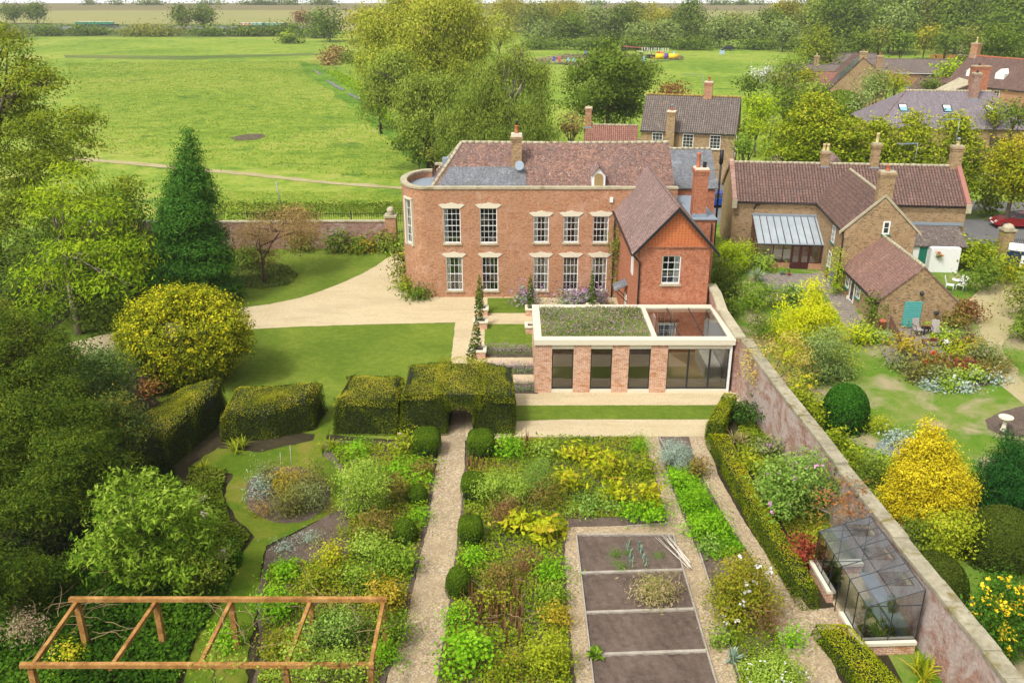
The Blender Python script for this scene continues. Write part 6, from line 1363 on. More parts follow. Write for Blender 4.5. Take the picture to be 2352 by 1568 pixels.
beam((.1, .1, .56), (.1, 1.6, .56)); beam((.1, 2.75, .56), (.1, gl-.1, .56)); beam((.1, 1.6, .02), (.1, 2.75, .02))
for y in (.1, gl-.1): beam((gw, y, .5), (gw, y, zr)); beam((1.0, y, .54), (1.0, y, 2.2)); beam((.1, y, .56), (gw, y, .56)); beam((.1, y, ze), (gw, y, ze))
beam((1.0, .1, 2.25), (1.0, gl-.1, 2.25), .014)
f.build('frame', M['dgrey'], GH)
gg = glass_mat('greenhouse_glass', (.8, .84, .84, 1), .12); gm_ = MB()
MB().face([(.1, .1, ze), (gw, .1, zr), (gw, gl-.1, zr), (.1, gl-.1, ze)]).build('roof_glass', glass_mat('greenhouse_roof_glass', (.9, .93, .93, 1), .24), GH)
gm_.face([(.1, .1, ze), (.1, gl-.1, ze), (.1, gl-.1, .56), (.1, .1, .56)]).face([(.1, .1, .56), (gw, .1, .56), (gw, .1, zr), (.1, .1, ze)]).face([(gw, gl-.1, .56), (.1, gl-.1, .56), (.1, gl-.1, ze), (gw, gl-.1, zr)])
gm_.build('glass', gg, GH)
vg = glass_mat('vent_glass', (.92, .94, .94, 1), .04)
for i in (1, 3, 5):
    y0 = ys_[i-1 if i > 1 else 0]; v = MB(); y0 = ys_[i]; q = [(1.0, y0, 2.28), (1.0, y0+.72, 2.28), (1.75, y0+.72, 2.86), (1.75, y0, 2.86)]
    for k in range(4): v.tube([q[k], q[(k+1) % 4]], .014, 4, smooth=False)
    vo_ = v.build('roof_vent', M['dgrey'], GH); MB().face(q[::-1]).build('pane', vg, vo_)
st = MB(); st.box(1.35, .4, .78, 1.85, 3.4, .82); st.build('shelf', M['lead'], GH); MB().box(1.2, .3, .40, 1.85, 2.2, .43).build('shelf', M['lead'], GH)
MB().box(.2, .2, .02, gw, gl-.2, .05).build('floor', M['gravel'], GH)
for i, (u, v_, z, h_) in enumerate([(.55, .45, .05, .9), (.95, .55, .05, 1.0), (.5, 1.1, .05, .8), (.55, 3.4, .05, 1.0), (.6, 3.9, .05, .9), (1.6, 1.2, .82, .55), (1.1, 1.9, .05, .6), (1.35, .5, .05, .6)]):
    X = 11.62+u*math.cos(R(2.5))-v_*math.sin(R(2.5)); Y = 23.75+u*math.sin(R(2.5))+v_*math.cos(R(2.5))
    t = thing('potted_plant', ['potted bush in the near left corner of the greenhouse', 'tallest potted bush by the greenhouse end', 'potted bush beside the greenhouse doorway', 'potted bush in the far bay of the greenhouse', 'potted bush at the far left corner of the greenhouse', 'potted plant standing on the greenhouse shelf', 'small potted plant on the greenhouse floor', 'low potted plant under the greenhouse shelf'][i], 'potted plant', (X, Y, z), 0, 'potted plants inside the greenhouse')
    MB().lathe((0, 0, 0), [(.12, 0), (.17, .22), (.19, .24), (.19, .28), (.1, .28)], 12).build('pot', M['dgrey'], t); foliage('foliage', [((0, 0, .3+h_*.3), (.2, .2, h_*.36))], L_top, t, size=.065, seed=i, dens=2.2, cr=.07)
# ================================================================ RAISED BED
M['grey_timber'] = ground_mat('grey_timber', [(0.35, col('#8f867a', .95)), (0.55, col('#b3aa9c', .95)), (0.7, col('#c8bfb0', .95))], 2, 12, 50, .4, .01)
RB = thing('raised_bed', 'long timber-edged vegetable bed divided by grey boards', 'raised bed', (4.55, 25.5, 0))
RX0, RX1 = -1.95, 2.0
MB().box(RX0, -7.5, 0, RX0+.05, 5.1, .17).build('board', M['grey_timber'], RB); MB().prism([(RX1, -7.5, 0), (RX1+.05, -7.5, 0), (RX1+.05, 5.1, 0), (RX1, 5.1, 0)], (0, 0, .17)).build('board', M['grey_timber'], RB)
MB().box(RX0, 5.1, 0, RX1+.05, 5.16, .18).build('board', M['grey_timber'], RB)
for y in (2.6, .3, -1.85, -4.2): MB().prism([(RX0+.06, y-.05, .02), (RX1-.01, y+.15, .02), (RX1-.01, y+.27, .02), (RX0+.06, y+.07, .02)], (0, 0, .14)).build('cross_board', M['grey_timber'], RB)
so = MB(); rng = np.random.default_rng(5); nx, ny = 60, 170
for j in range(ny+1):
    for i in range(nx+1): so.v.append((RX0+.05+(RX1-RX0-.05)*i/nx, -7.5+12.6*j/ny, .09+rng.normal(0, .011)+.012*math.sin(i*.9+j*.3)))
for j in range(ny):
    for i in range(nx): a = j*(nx+1)+i; so.f.append([a, a+1, a+nx+2, a+nx+1]); so.m.append(0); so.sm.append(True)
so.build('soil', M['soil'], RB)
L_leek = LM('leek_leaves', ['#5c8478', '#7a9f90', '#9abaa8', '#c8b878'])
for k, (x0, y0, x1, y1) in enumerate([(1443, 1245, 1450, 1300), (1466, 1245, 1482, 1300)]):
    for j in range(6):
        t_ = j/5; strap('leek', ['leek at the far end', 'second leek', 'third leek', 'fourth leek', 'fifth leek', 'leek at the near end'][j] + (' of the left row in the raised bed' if k == 0 else ' of the right row in the raised bed'), x0+(x1-x0)*t_, y0+(y1-y0)*t_+6, .42, 9, L_leek, .035, .22, 1.0, group='leeks in two rows at the top of the raised bed', seed=j+k*9)
L_fern = LM('carrot_leaves', ['#3f7a24', '#579430', '#76ac44'])
for i, (x0, x1, yt, yb, l) in enumerate([(1402, 1425, 1258, 1285, 'upper left feathery carrot clump in the raised bed'), (1425, 1452, 1262, 1280, 'carrot clump beside the left leek row'), (1418, 1440, 1290, 1316, 'lower carrot clump at the cross board'), (1500, 1525, 1268, 1285, 'small carrot clump near the canes'), (1408, 1420, 1290, 1300, 'tiny carrot clump near the bed middle')]): S('carrot_clump', l, x0, x1, yt, yb, L_fern, 3, size=.055, asp=.2, dens=1.2)
CN = thing('cane_bundle', 'bundle of pale bamboo canes lying in the corner of the bed', 'canes', (*G(1552, 1275), .18)); cm = MB(); rnd = random.Random(2)
for i in range(16): a = rnd.uniform(-.25, .25); cm.tube([(-.35+a+rnd.uniform(-.1, .1), .95+rnd.uniform(-.3, .3), .02+.02*(i % 4)), (.32+a*.4, -.9+rnd.uniform(-.3, .2), .03+.025*(i % 3))], .012, 5)
cm.build('canes', plain('pale_bamboo', col('#d8cfc0', .95), .6), CN)
L_straw = LM('straw_leaves', ['#8a7a50', '#b09a68', '#cbb68a', '#9a9a58', '#6f8a3c'])
t = S('compost_heap', 'heap of pulled dead stalks and leaves on the soil', 1462, 1560, 1318, 1400, L_straw, 6, size=.14, asp=.22, dens=1.6, cat='heap', flat=.3)
strap('chard', 'bright green leafy chard at the left edge of the bed', 1370, 1512, .5, 34, L_bright, .2, .42, 1.0, .1, crowns=3)
# metal edging / sleepers on the bed borders
# ================================================================ GARDEN PLANTING
L_cover = LM('bright_ground_cover', ['#4f9418', '#66b022', '#7fc62e', '#9ad445'], .92, .3)
L_cover2 = LM('mixed_ground_cover', ['#5a7a1c', '#6f9a24', '#8cae30', '#a8a63c', '#9a7a3c'], .92, .3)
L_ltgreen = LM('light_green_leaves', ['#5f9030', '#7cab42', '#9cc45c', '#bcd47a'], .95, .35)
L_yg = LM('yellow_green_leaves', ['#68881c', '#8aa228', '#aab436', '#c0b84a'], .95)
L_rust = LM('rusty_perennials', ['#66782a', '#7e8232', '#94803e', '#8a6840'], .95)
L_orange = LM('orange_perennials', ['#7e8420', '#a49a2a', '#bca434', '#ccb048'], .95)
L_hosta = LM('yellow_hosta_leaves', ['#5e8414', '#8aa41c', '#b0b828', '#d2c83c', '#d8b448'], .95, .3)
L_brownspk = LM('dead_flower_spikes', ['#6e4c34', '#8a6242', '#a37a54'], .95)
L_glauc = LM('silver_leaves', ['#748c78', '#90a890', '#aabcaa', '#c0cebe'], .95)
L_teal = LM('blue_green_shrub', ['#44782c', '#5e9240', '#7cac58', '#9cc47c'], .95)
L_lavg = LM('grey_lavender_foliage', ['#586640', '#727e58', '#8a9470', '#a0a080'], .95)
L_bronze = LM('bronze_leaves', ['#7a6a24', '#9a7a34', '#a8683c', '#b89048'], .95)
L_red = LM('red_leaves', ['#6a3424', '#8e3c2e', '#a84c3c', '#8a6038'], .95)
W_ = LM('white_petals', ['#e8e6e2', '#f4f2f0'], 1.0, .2); PK = LM('pink_petals', ['#d890c0', '#e8b0d4'], 1.0, .2); YL = LM('yellow_petals', ['#f0c818', '#ffe040'], 1.0, .2); RD = LM('red_petals', ['#d83a20', '#e85a30'], 1.0, .2); PW = LM('blush_petals', ['#ecd8d8', '#e8c0c8'], 1.0, .2)
# low cover between the individual plants
carpet('ground_cover', 'mixed low green cover filling the bed left of the gravel path', [(750, 1020), (995, 1022), (990, 1110), (975, 1210), (950, 1310), (925, 1420), (905, 1500), (850, 1600), (590, 1600), (605, 1480), (600, 1380), (620, 1300), (800, 1290), (800, 1180), (800, 1100)], .02, .34, L_cover2, 30000, .105, 1, True, .6)
carpet('ground_cover', 'mixed low green cover filling the big central bed', [(1080, 1012), (1474, 1006), (1495, 1080), (1528, 1185), (1300, 1195), (1288, 1300), (1298, 1400), (1318, 1590), (1005, 1590), (1036, 1400), (1062, 1200), (1070, 1100)], .02, .34, L_cover2, 46000, .105, 2, True, .6)
carpet('ground_cover', 'bright low cover in the narrow bed by the shingle path', [(1530, 1075), (1590, 1075), (1612, 1120), (1662, 1195), (1712, 1270), (1640, 1290), (1602, 1240), (1558, 1150)], .02, .3, L_cover, 12000, .09, 3, True, .6)
carpet('ground_cover', 'low weedy cover at the foot of the narrow bed', [(1660, 1400), (1760, 1400), (1840, 1590), (1705, 1590)], .01, .22, L_cover2, 5000, .09, 4, True, .55)
carpet('ground_cover', 'green undergrowth in the border below the brick wall', [(1700, 950), (1760, 1000), (1850, 1140), (1950, 1270), (1900, 1320), (1840, 1280), (1760, 1150), (1690, 1030)], .02, .3, L_cover2, 12000, .1, 5, True, .5)
carpet('ground_cover', 'dark leafy ground cover under the pergola and trees', [(-60, 1300), (500, 1290), (540, 1240), (560, 1290), (520, 1360), (450, 1470), (380, 1640), (-60, 1640)], .05, .4, LM('dark_cover', ['#244a10', '#35641a', '#4c8426', '#6a9c34'], .9, .3), 26000, .15, 6, True, .75)
carpet('ground_cover', 'dark ivy under the yew and behind the magnolia', [(-80, 800), (120, 830), (330, 1000), (400, 1080), (420, 1200), (380, 1310), (-80, 1310)], .05, .5, LM('ivy_cover', ['#0e1e06', '#182e0a', '#264010', '#3c561a'], .9, .15), 24000, .17, 14, True, .7)
carpet('ground_cover', 'leafy cover with pale flowers along the grass path', [(440, 1080), (520, 1085), (510, 1140), (530, 1200), (575, 1235), (530, 1300), (440, 1310), (400, 1200)], .03, .4, LM('mid_cover', ['#3a5c1a', '#557a26', '#7a9434', '#96945a'], .9, .3), 9000, .12, 7, True, .7)
carpet('ground_cover', 'patchy green cover round the weeping cherry', [(540, 620), (580, 600), (660, 612), (686, 632), (665, 655), (600, 665), (545, 660)], .02, .3, LM('cherry_cover', ['#4c6c34', '#688448', '#8a9a5c'], .9), 5000, .17, 8, True, .6)
carpet('grass_tufts', 'rough tussocks scattered over the pasture', [(150, 146), (760, 139), (800, 190), (900, 300), (930, 415), (500, 378), (230, 352)], .0, .22, LM('tussock', ['#4e7626', '#7a9630', '#a4ac50']), 60000, .27, 9, True, .3)
carpet('grass_tufts', 'tufts of rough grass near the boundary wall', [(380, 440), (930, 442), (925, 485), (380, 485)], .0, .2, LM('tussock', ['#55802a']), 9000, .16, 10, True, .3)
carpet('reeds', 'bright reedy growth along the stream', [(752, 168), (775, 168), (850, 205), (885, 250), (905, 290), (862, 262), (822, 214), (780, 190)], .1, .9, LM('reeds', ['#5f9a20', '#86b82c', '#a8c840']), 9000, .6, 11, True, .2, down=-.8)
carpet('rough_growth', 'rough weeds under the railing behind the boundary wall', [(500, 470), (930, 468), (930, 500), (500, 500)], .05, .6, LM('mid_cover', ['#3a5c1a']), 5000, .22, 12, True, .5)
carpet('rough_growth', 'straw coloured grass around the agility ring', [(1225, 140), (1300, 129), (1420, 129), (1565, 133), (1572, 138), (1540, 138), (1420, 132), (1262, 139), (1262, 145), (1330, 148), (1480, 144), (1470, 148), (1330, 154)], .05, .9, LM('straw_grass', ['#8a8450', '#b0a070', '#a09488', '#7a8a50']), 5000, .8, 13, True, .4)
P_ = [  # label, x0, x1, ytop, ybottom, material, n, kw
 ('bright low geranium patch under the yew hedge', 742, 872, 1012, 1060, L_cover, 6, dict(flat=.3)),
 ('yellowing rose beside the square box bush', 908, 955, 985, 1050, L_yg, 4, dict(flowers=(PK, 5, .09))),
 ('light green feathery shrub, largest left of the path', 770, 900, 1050, 1215, L_ltgreen, 10, dict(size=.11, trunk=.05, asp=.4)),
 ('bright green clump between feathery shrub and box bush', 880, 995, 1045, 1100, L_cover, 6, dict(flat=.3)),
 ('rust-orange sedum by the gravel path', 942, 990, 1062, 1098, L_rust, 4, {}),
 ('bright clump above the small round box dome', 930, 1000, 1090, 1128, L_cover, 4, {}),
 ('brownish perennial left of the small box dome', 875, 935, 1085, 1165, L_rust, 5, {}),
 ('yellow-green daylily clump below the small box dome', 930, 990, 1160, 1210, L_cover, 4, dict(asp=.3)),
 ('rusty seedheads above the nearest left box dome', 822, 900, 1170, 1245, L_rust, 5, {}),
 ('leafy green clump left of the nearest left box dome', 800, 900, 1220, 1300, L_ltgreen, 6, {}),
 ('golden yellow shrub at the end of the bare soil', 728, 795, 1240, 1312, L_hosta, 5, dict(size=.12)),
 ('dark green leafy clump below the nearest left box dome', 860, 965, 1240, 1335, L_bright, 7, {}),
 ('bright cover patch right of the grass path junction', 600, 700, 1285, 1345, L_cover, 5, dict(flat=.3)),
 ('mixed green clump in the middle of the left bed', 690, 800, 1300, 1370, L_cover2, 6, {}),
 ('tall green plant right of the golden yellow shrub', 780, 870, 1290, 1370, L_bright, 5, {}),
 ('orange-tinted perennial behind the pergola corner post', 838, 935, 1320, 1430, L_orange, 7, {}),
 ('bright cover patch along the grass path by the pergola', 590, 680, 1345, 1440, L_cover, 5, dict(flat=.35)),
 ('dark leafy shrub right of the pergola corner post', 870, 950, 1390, 1500, L_bright, 6, {}),
 ('bright nasturtium clump at the path edge by the pergola', 850, 925, 1470, 1540, L_cover, 5, {}),
 ('tangled green climber inside the right bay of the pergola', 680, 850, 1390, 1520, L_teal, 9, dict(dens=1.1)),
 ('straggly climber sprawling over the front pergola rail', 640, 850, 1480, 1600, L_ltgreen, 9, dict(dens=.9)),
 ('sprawling shrub under the middle of the pergola', 590, 720, 1440, 1540, L_cover2, 7, {}),
 ('bright round plant by the second grass-side pergola post', 470, 560, 1420, 1500, L_cover, 6, {}),
 # central bed
 ('bright green perennial right of the square box bush', 1138, 1205, 1000, 1062, L_cover, 5, {}),
 ('dark green clump at the top edge of the central bed', 1215, 1290, 1012, 1062, L_ltgreen, 5, {}),
 ('wide yellow-green rose right of the square box bush', 1085, 1225, 1078, 1180, L_ltgreen, 9, dict(size=.1, dens=1.2, trunk=.03)),
 ('tall feathery fennel with bluish top', 1205, 1268, 1040, 1165, L_teal, 6, dict(asp=.25, size=.1)),
 ('rusty stemmed fennel beside the bluish one', 1225, 1290, 1080, 1180, L_rust, 5, dict(asp=.3)),
 ('brown twiggy dead plant in the central bed', 1130, 1205, 1130, 1215, L_brownspk, 5, dict(asp=.2, dens=.9)),
 ('low mint patch in front of the yellow hostas', 1300, 1420, 1130, 1190, L_teal, 6, dict(flat=.3)),
 ('green mound at the right end of the mint patch', 1425, 1480, 1150, 1200, L_cover, 4, {}),
 ('rounded green mound at the bed corner by the board', 1470, 1538, 1150, 1218, L_cover, 5, {}),
 ('grassy green clump at the top right of the central bed', 1440, 1490, 1000, 1045, L_cover, 4, dict(asp=.2)),
 ('bright clump at the right edge above the mound', 1455, 1510, 1050, 1100, L_cover2, 4, {}),
 ('bright cover patch below the upright box bush', 1055, 1140, 1255, 1310, L_cover, 5, dict(flat=.3)),
 ('golden brown perennial in the middle of the central bed', 1100, 1180, 1290, 1360, L_rust, 6, {}),
 ('low brown seedheads right of the golden perennial', 1170, 1250, 1255, 1330, L_brownspk, 5, dict(asp=.25, dens=.8)),
 ('bright green mound by the shingle, centre right', 1225, 1305, 1275, 1345, L_cover, 6, {}),
 ('darker green mound below the bright one', 1230, 1310, 1335, 1400, L_bright, 5, {}),
 ('orange-brown perennial at the right bed edge', 1240, 1312, 1385, 1450, L_orange, 5, {}),
 ('yellow-green clump right of the nearest box bush', 1095, 1180, 1350, 1410, L_yg, 5, {}),
 ('leafy green patch at the left edge below the box bush', 1010, 1080, 1385, 1450, L_cover, 5, {}),
 ('big round-leaved nasturtium patch at the bottom left', 1005, 1140, 1440, 1568, L_cover, 8, dict(size=.13, asp=.9)),
 ('yellow-green meadow-like clump at the bottom right', 1200, 1325, 1450, 1580, L_yg, 8, {}),
 ('orange flecked clump between nasturtiums and yellow clump', 1120, 1210, 1490, 1580, L_cover2, 6, {}),
 # narrow bed
 ('silver-blue santolina cushion at the head of the narrow bed', 1510, 1602, 1008, 1092, L_glauc, 7, dict(size=.075, asp=.3)),
 ('brownish clump right of the silver cushion', 1575, 1618, 1055, 1100, L_rust, 4, {}),
 ('bright clump below the silver cushion', 1530, 1600, 1080, 1135, L_cover, 5, dict(flat=.3)),
 ('green daylily mass in the narrow bed', 1560, 1640, 1108, 1185, L_cover, 6, dict(asp=.2, size=.16)),
 ('bright green mound halfway down the narrow bed', 1568, 1690, 1175, 1255, L_cover, 8, {}),
 ('small grey-green clump left of the rose', 1612, 1650, 1235, 1275, L_teal, 4, {}),
 ('large autumn rose with white blooms', 1622, 1792, 1262, 1458, LM('autumn_rose', ['#55761c', '#7c8c26', '#a09a34', '#a88a3c'], .95), 11, dict(size=.1, flowers=(W_, 16, .13), trunk=.05)),
 ('dead brown stems right of the autumn rose', 1730, 1795, 1370, 1470, L_brownspk, 5, dict(asp=.15, dens=.7)),
 ('dark green clump left of the silver artichoke', 1640, 1680, 1440, 1490, L_bright, 4, {}),
 ('low bush dotted with tiny white flowers at the bottom', 1685, 1860, 1490, 1640, L_ltgreen, 9, dict(size=.08, flowers=(W_, 90, .05))),
 ('fresh green leafy plant right of the white-dotted bush', 1800, 1850, 1440, 1500, L_cover, 4, {}),
 # border by the wall
 ('dark green shrub in the corner by the garden room', 1675, 1752, 915, 985, LM('corner_shrub', ['#24481c', '#356028', '#4c7c38'], .9), 6, {}),
 ('purple-tinged asters in the border', 1740, 1800, 1000, 1062, L_lavg, 5, dict(flowers=(LM('pink_flowers', ['#c07ab0']), 20, .07))),
 ('yellowing perennial below the asters', 1695, 1750, 1040, 1095, L_yg, 4, {}),
 ('big blue-green mallow shrub with pink flowers', 1732, 1928, 1030, 1228, L_teal, 12, dict(size=.13, flowers=(PK, 22, .11), trunk=.06)),
 ('red smoke bush below the mallow', 1808, 1882, 1222, 1312, L_red, 6, {}),
 ('yellow-green perennial beside the red bush', 1860, 1910, 1215, 1270, L_yg, 4, {}),
 ('green clump at the far greenhouse corner', 1870, 1905, 1265, 1310, L_cover2, 4, {}),
 # oval bed
 ('grey lavender at the upper left of the oval bed', 582, 645, 1052, 1130, L_lavg, 5, dict(asp=.25)),
 ('orange heather in the middle of the oval bed', 620, 708, 1068, 1148, L_orange, 6, dict(asp=.3)),
 ('olive brown shrub at the upper right of the oval bed', 685, 755, 1055, 1150, LM('olive_lav', ['#5e6234', '#7c7c48', '#96905c'], .95), 6, dict(asp=.3)),
 ('grey-green lavender at the lower right of the oval bed', 665, 755, 1100, 1185, L_lavg, 6, dict(asp=.25)),
 ('olive heather at the front of the oval bed', 622, 692, 1106, 1200, LM('olive_lav', ['#5e6234'], .95), 6, dict(asp=.3)),
 ('pale grey plant at the left of the oval bed', 570, 620, 1092, 1160, L_glauc, 4, dict(asp=.25, dens=.9)),
 ('dry twiggy plant on the soil of the oval bed', 580, 630, 1145, 1190, L_brown, 4, dict(asp=.2, dens=.7)),
 ('small blue-grey fescue on the bare soil strip', 640, 668, 1245, 1268, L_glauc, 3, dict(asp=.2)),
 ('teal grass tuft on the bare soil strip', 690, 725, 1225, 1250, L_glauc, 3, dict(asp=.2)),
 ('pale straw grass on the bare soil strip', 712, 752, 1228, 1262, L_straw, 3, dict(asp=.15)),
 ('greenish grass tuft at the right of the soil strip', 775, 800, 1205, 1240, L_cover2, 3, dict(asp=.15)),
]
for l, x0, x1, yt, yb, m_, n_, kw in P_: S('garden_plant', l, x0, x1, yt, yb, m_, n_, **kw)
# big yellow hostas
for l, x0, x1, yt, yb, sz in [('yellow hosta drift at the top of the central bed', 1285, 1390, 1018, 1075, .3), ('tall yellow hosta drift, second from the left', 1350, 1450, 1030, 1115, .3), ('yellow hosta clump leaning over the shingle path', 1445, 1532, 1098, 1195, .32), ('yellow hosta clump in the middle of the drift', 1375, 1455, 1095, 1165, .3), ('yellow hosta clump at the left of the drift', 1272, 1335, 1070, 1140, .28), ('large-leaved yellow-green hosta, left of the lower group', 1150, 1230, 1168, 1235, .38), ('large-leaved yellow-green hosta, right of the lower group', 1215, 1305, 1185, 1262, .40)]:
    S('hosta', l, x0, x1, yt, yb, L_hosta, 6, size=sz*.9, asp=.42, dens=1.0, per=6, cr=.22, bend=.12, jit=.8, group='yellowing hostas in the central bed')
# strappy plants, spikes
for l, x, y, h, n, mt, w_, sp, cr_, ar in [('silver-leaved artichoke near the bottom of the narrow bed', 1682, 1522, .6, 30, L_glauc, .13, .5, 1, 0), ('straw and green daylily clump under the broad yew hedge', 560, 1040, .75, 90, L_yg, .05, .8, 5, .5), ('arching daylily leaves at the corner of the long hedge', 765, 1035, .7, 60, L_yg, .05, .7, 4, .35), ('variegated strappy plant left of the conservatory', 1738, 648, 1.3, 90, LM('variegated', ['#9ab890', '#c8d8b8', '#7fa070']), .09, 1.1, 1, 0), ('pale straw grass in the wall border', 1690, 1020, .8, 90, L_straw, .05, .8, 3, .3), ('green strap leaves in the wall border', 1725, 1045, .7, 70, L_cover2, .05, .6, 3, .3), ('bright yellow-green iris below the greenhouse', 2125, 1562, .9, 90, L_hosta, .07, .7, 3, .35), ('yellow-green strap leaves near the red bush', 1890, 1250, .7, 40, L_yg, .05, .5, 2, .15), ('dark spiky yucca in front of the teal shutter', 2118, 742, 1.7, 70, LM('yucca_leaves', ['#3a5a4c', '#5a7a68', '#7c967f']), .1, 1.0, 1, 0), ('strap leaves inside the leafy border by the grass path', 475, 1085, .7, 40, L_yg, .05, .6, 2, .2)]:
    strap('strappy_plant', l, x, y, h, n, mt, w_, sp, 1.0, ar, crowns=cr_)
for l, x, y, n, a in [('large patch of upright dead brown flower spikes', 1135, 1410, 130, .8), ('group of dead brown spikes by the second square box bush', 1090, 1085, 14, .35), ('dead brown spikes at the top of the central bed', 1195, 1035, 14, .3), ('brown spikes below the nearest box bush', 1065, 1370, 16, .3), ('brown spikes at the bottom of the central bed', 1165, 1470, 22, .6), ('brown spikes left of the big yellow hostas', 1150, 1225, 10, .3)]:
    strap('flower_spikes', l, x, y, 1.0, n, L_brownspk, .075, .2, .1, a, crowns=max(8, n//2), cat='dead flower spikes')
# pale roses by the grass path, stakes
for x0, x1, yt, yb, l in [(440, 475, 1132, 1165, 'uppermost blush rose beside the magnolia'), (445, 500, 1170, 1200, 'middle blush rose beside the magnolia'), (485, 530, 1250, 1310, 'nearest blush rose at the edge of the grass path')]: S('rose_bush', l, x0, x1, yt, yb, L_ltgreen, 4, flowers=(PW, 9, .13), size=.1)
for i, (x, y, h_) in enumerate([(648, 1100, 1.4), (672, 1098, 1.7)]):
    t = thing('garden_stake', ['shorter stake standing in the oval bed', 'taller stake standing in the oval bed'][i], 'stake', (*G(x, y), 0)); MB().tube([(0, 0, 0), (.04, 0, h_)], .018, 5).build('stake', M['grey_timber'], t)
# ---- left woodland side
tree('yew_tree', 'dark spreading yew filling the left edge', 'tree', [lobe(30, 800, 90, 90, 36), lobe(120, 960, 120, 90, 32), lobe(20, 1010, 110, 110, 31), lobe(180, 1060, 110, 70, 30), lobe(60, 1180, 100, 100, 28), lobe(-40, 900, 100, 120, 34), lobe(205, 985, 70, 65, 32), lobe(-20, 1320, 70, 90, 25), lobe(270, 1080, 75, 55, 30.5), lobe(60, 880, 60, 70, 33.5), lobe(150, 1130, 90, 70, 29), lobe(60, 1330, 110, 80, 26.5), lobe(110, 820, 70, 60, 36), lobe(-10, 1130, 90, 80, 29)], 33, L_yew, bx=-60, bark=BKR, trunk=.4, size=.14, dens=1.3, sp=9, cr=.2, asp=.26, seed=41, flat=.6, topv=.12)
tree('fir_tree', 'dark conifer with gold tips at the left edge below the walnut', 'tree', [lobe(5, 720, 35, 40, 41), lobe(15, 790, 50, 60, 40), lobe(-20, 860, 60, 60, 39)], 40, L_yew, bx=0, bark=BKR, trunk=.2, size=.12, dens=1.7, cr=.24, asp=.3, seed=42, topv=.4)
A('blue_shrub', 'blue-green leafy shrub left of the gold ball', 95, 330, 780, 990, 40, LM('blue_shrub_leaves', ['#284f1e', '#3e6a30', '#5c8248', '#7c9a66'], .9), 9, cat='shrub', size=.15, trunk=.1, dens=1.5)
A('mixed_shrub', 'olive and green shrub between the yew and slanting hedge', 190, 345, 900, 1060, 35, LM('mixed_shrub_leaves', ['#264a24', '#3c6434', '#5a7e4c', '#7a8a3c', '#a08c34'], .9), 10, cat='shrub', size=.12, trunk=.1, dens=1.5)
S('japanese_maple', 'purple-leaved maple at the foot of the gold ball', 278, 350, 830, 915, L_purple, 7, cat='shrub', asp=.3, trunk=.04)
S('japanese_maple', 'orange-leaved shrub right of the purple maple', 330, 372, 855, 915, LM('orange_shrub', ['#a8643c', '#c88a4c', '#b0a044'], .95), 5, cat='shrub', trunk=.03)
A('magnolia', 'bright green large-leaved magnolia behind the pergola', 150, 520, 1075, 1400, 27.6, L_bright, 12, cat='shrub', size=.21, asp=.34, dens=.75, sp=7, per=9, cr=.13, trunk=.12, bend=.1, bx=340, jit=.75)
S('leafy_shrub', 'dark leafy shrub below the bright magnolia', 400, 530, 1250, 1400, LM('mid_cover', ['#3a5c1a'], .9), 7, cat='shrub')
S('yellow_seedling', 'yellow-leaved seedling under the left of the pergola', 130, 185, 1480, 1530, L_hosta, 4, size=.12)
S('seedhead_plant', 'pale dried flower heads at the left edge by the pergola', 0, 100, 1390, 1500, LM('dry_heads', ['#8a7458', '#b09878', '#c8b294'], .9), 6, asp=.3, dens=.6)
S('shrub', 'yellow-flecked shrub left of the curved house end', 912, 945, 565, 655, L_olive, 6, cat='shrub', flowers=(YL, 14, .1))
for x0, x1, yt, yb, m_, l in [(918, 958, 640, 672, L_cover2, 'low green plants at the foot of the curved house end'), (935, 985, 655, 690, L_green, 'flat juniper at the corner of the house'), (745, 800, 525, 585, L_dark, 'round dark shrub against the boundary wall'), (800, 848, 548, 582, L_green, 'green shrub with white flowers by the boundary wall'), (848, 905, 530, 580, L_olive, 'olive shrub left of the gate pillar'), (820, 850, 555, 580, L_orange, 'orange flowers in front of the boundary wall'), (875, 920, 558, 582, L_bright, 'bright green edge plant by the gate pillar'), (670, 720, 535, 580, L_dark, 'dark shrub behind the weeping cherry'), (560, 640, 470, 510, L_olive, 'ivy clump on the boundary wall left of the railing'), (505, 575, 478, 545, L_ltgreen, 'light green climber right of the tall conifer'), (640, 715, 478, 512, L_brown, 'brown dying climber over the boundary wall'), (540, 600, 560, 620, L_dark, 'dark shrub between conifer and weeping cherry')]:
    S('border_shrub', l, x0, x1, yt, yb, m_, 5, cat='shrub')
S('wall_creeper', 'climbing plant on the corner between house and orange wing', 1409, 1428, 500, 690, L_olive, 6, cat='climber', asp=.5, size=.16, dens=.9)
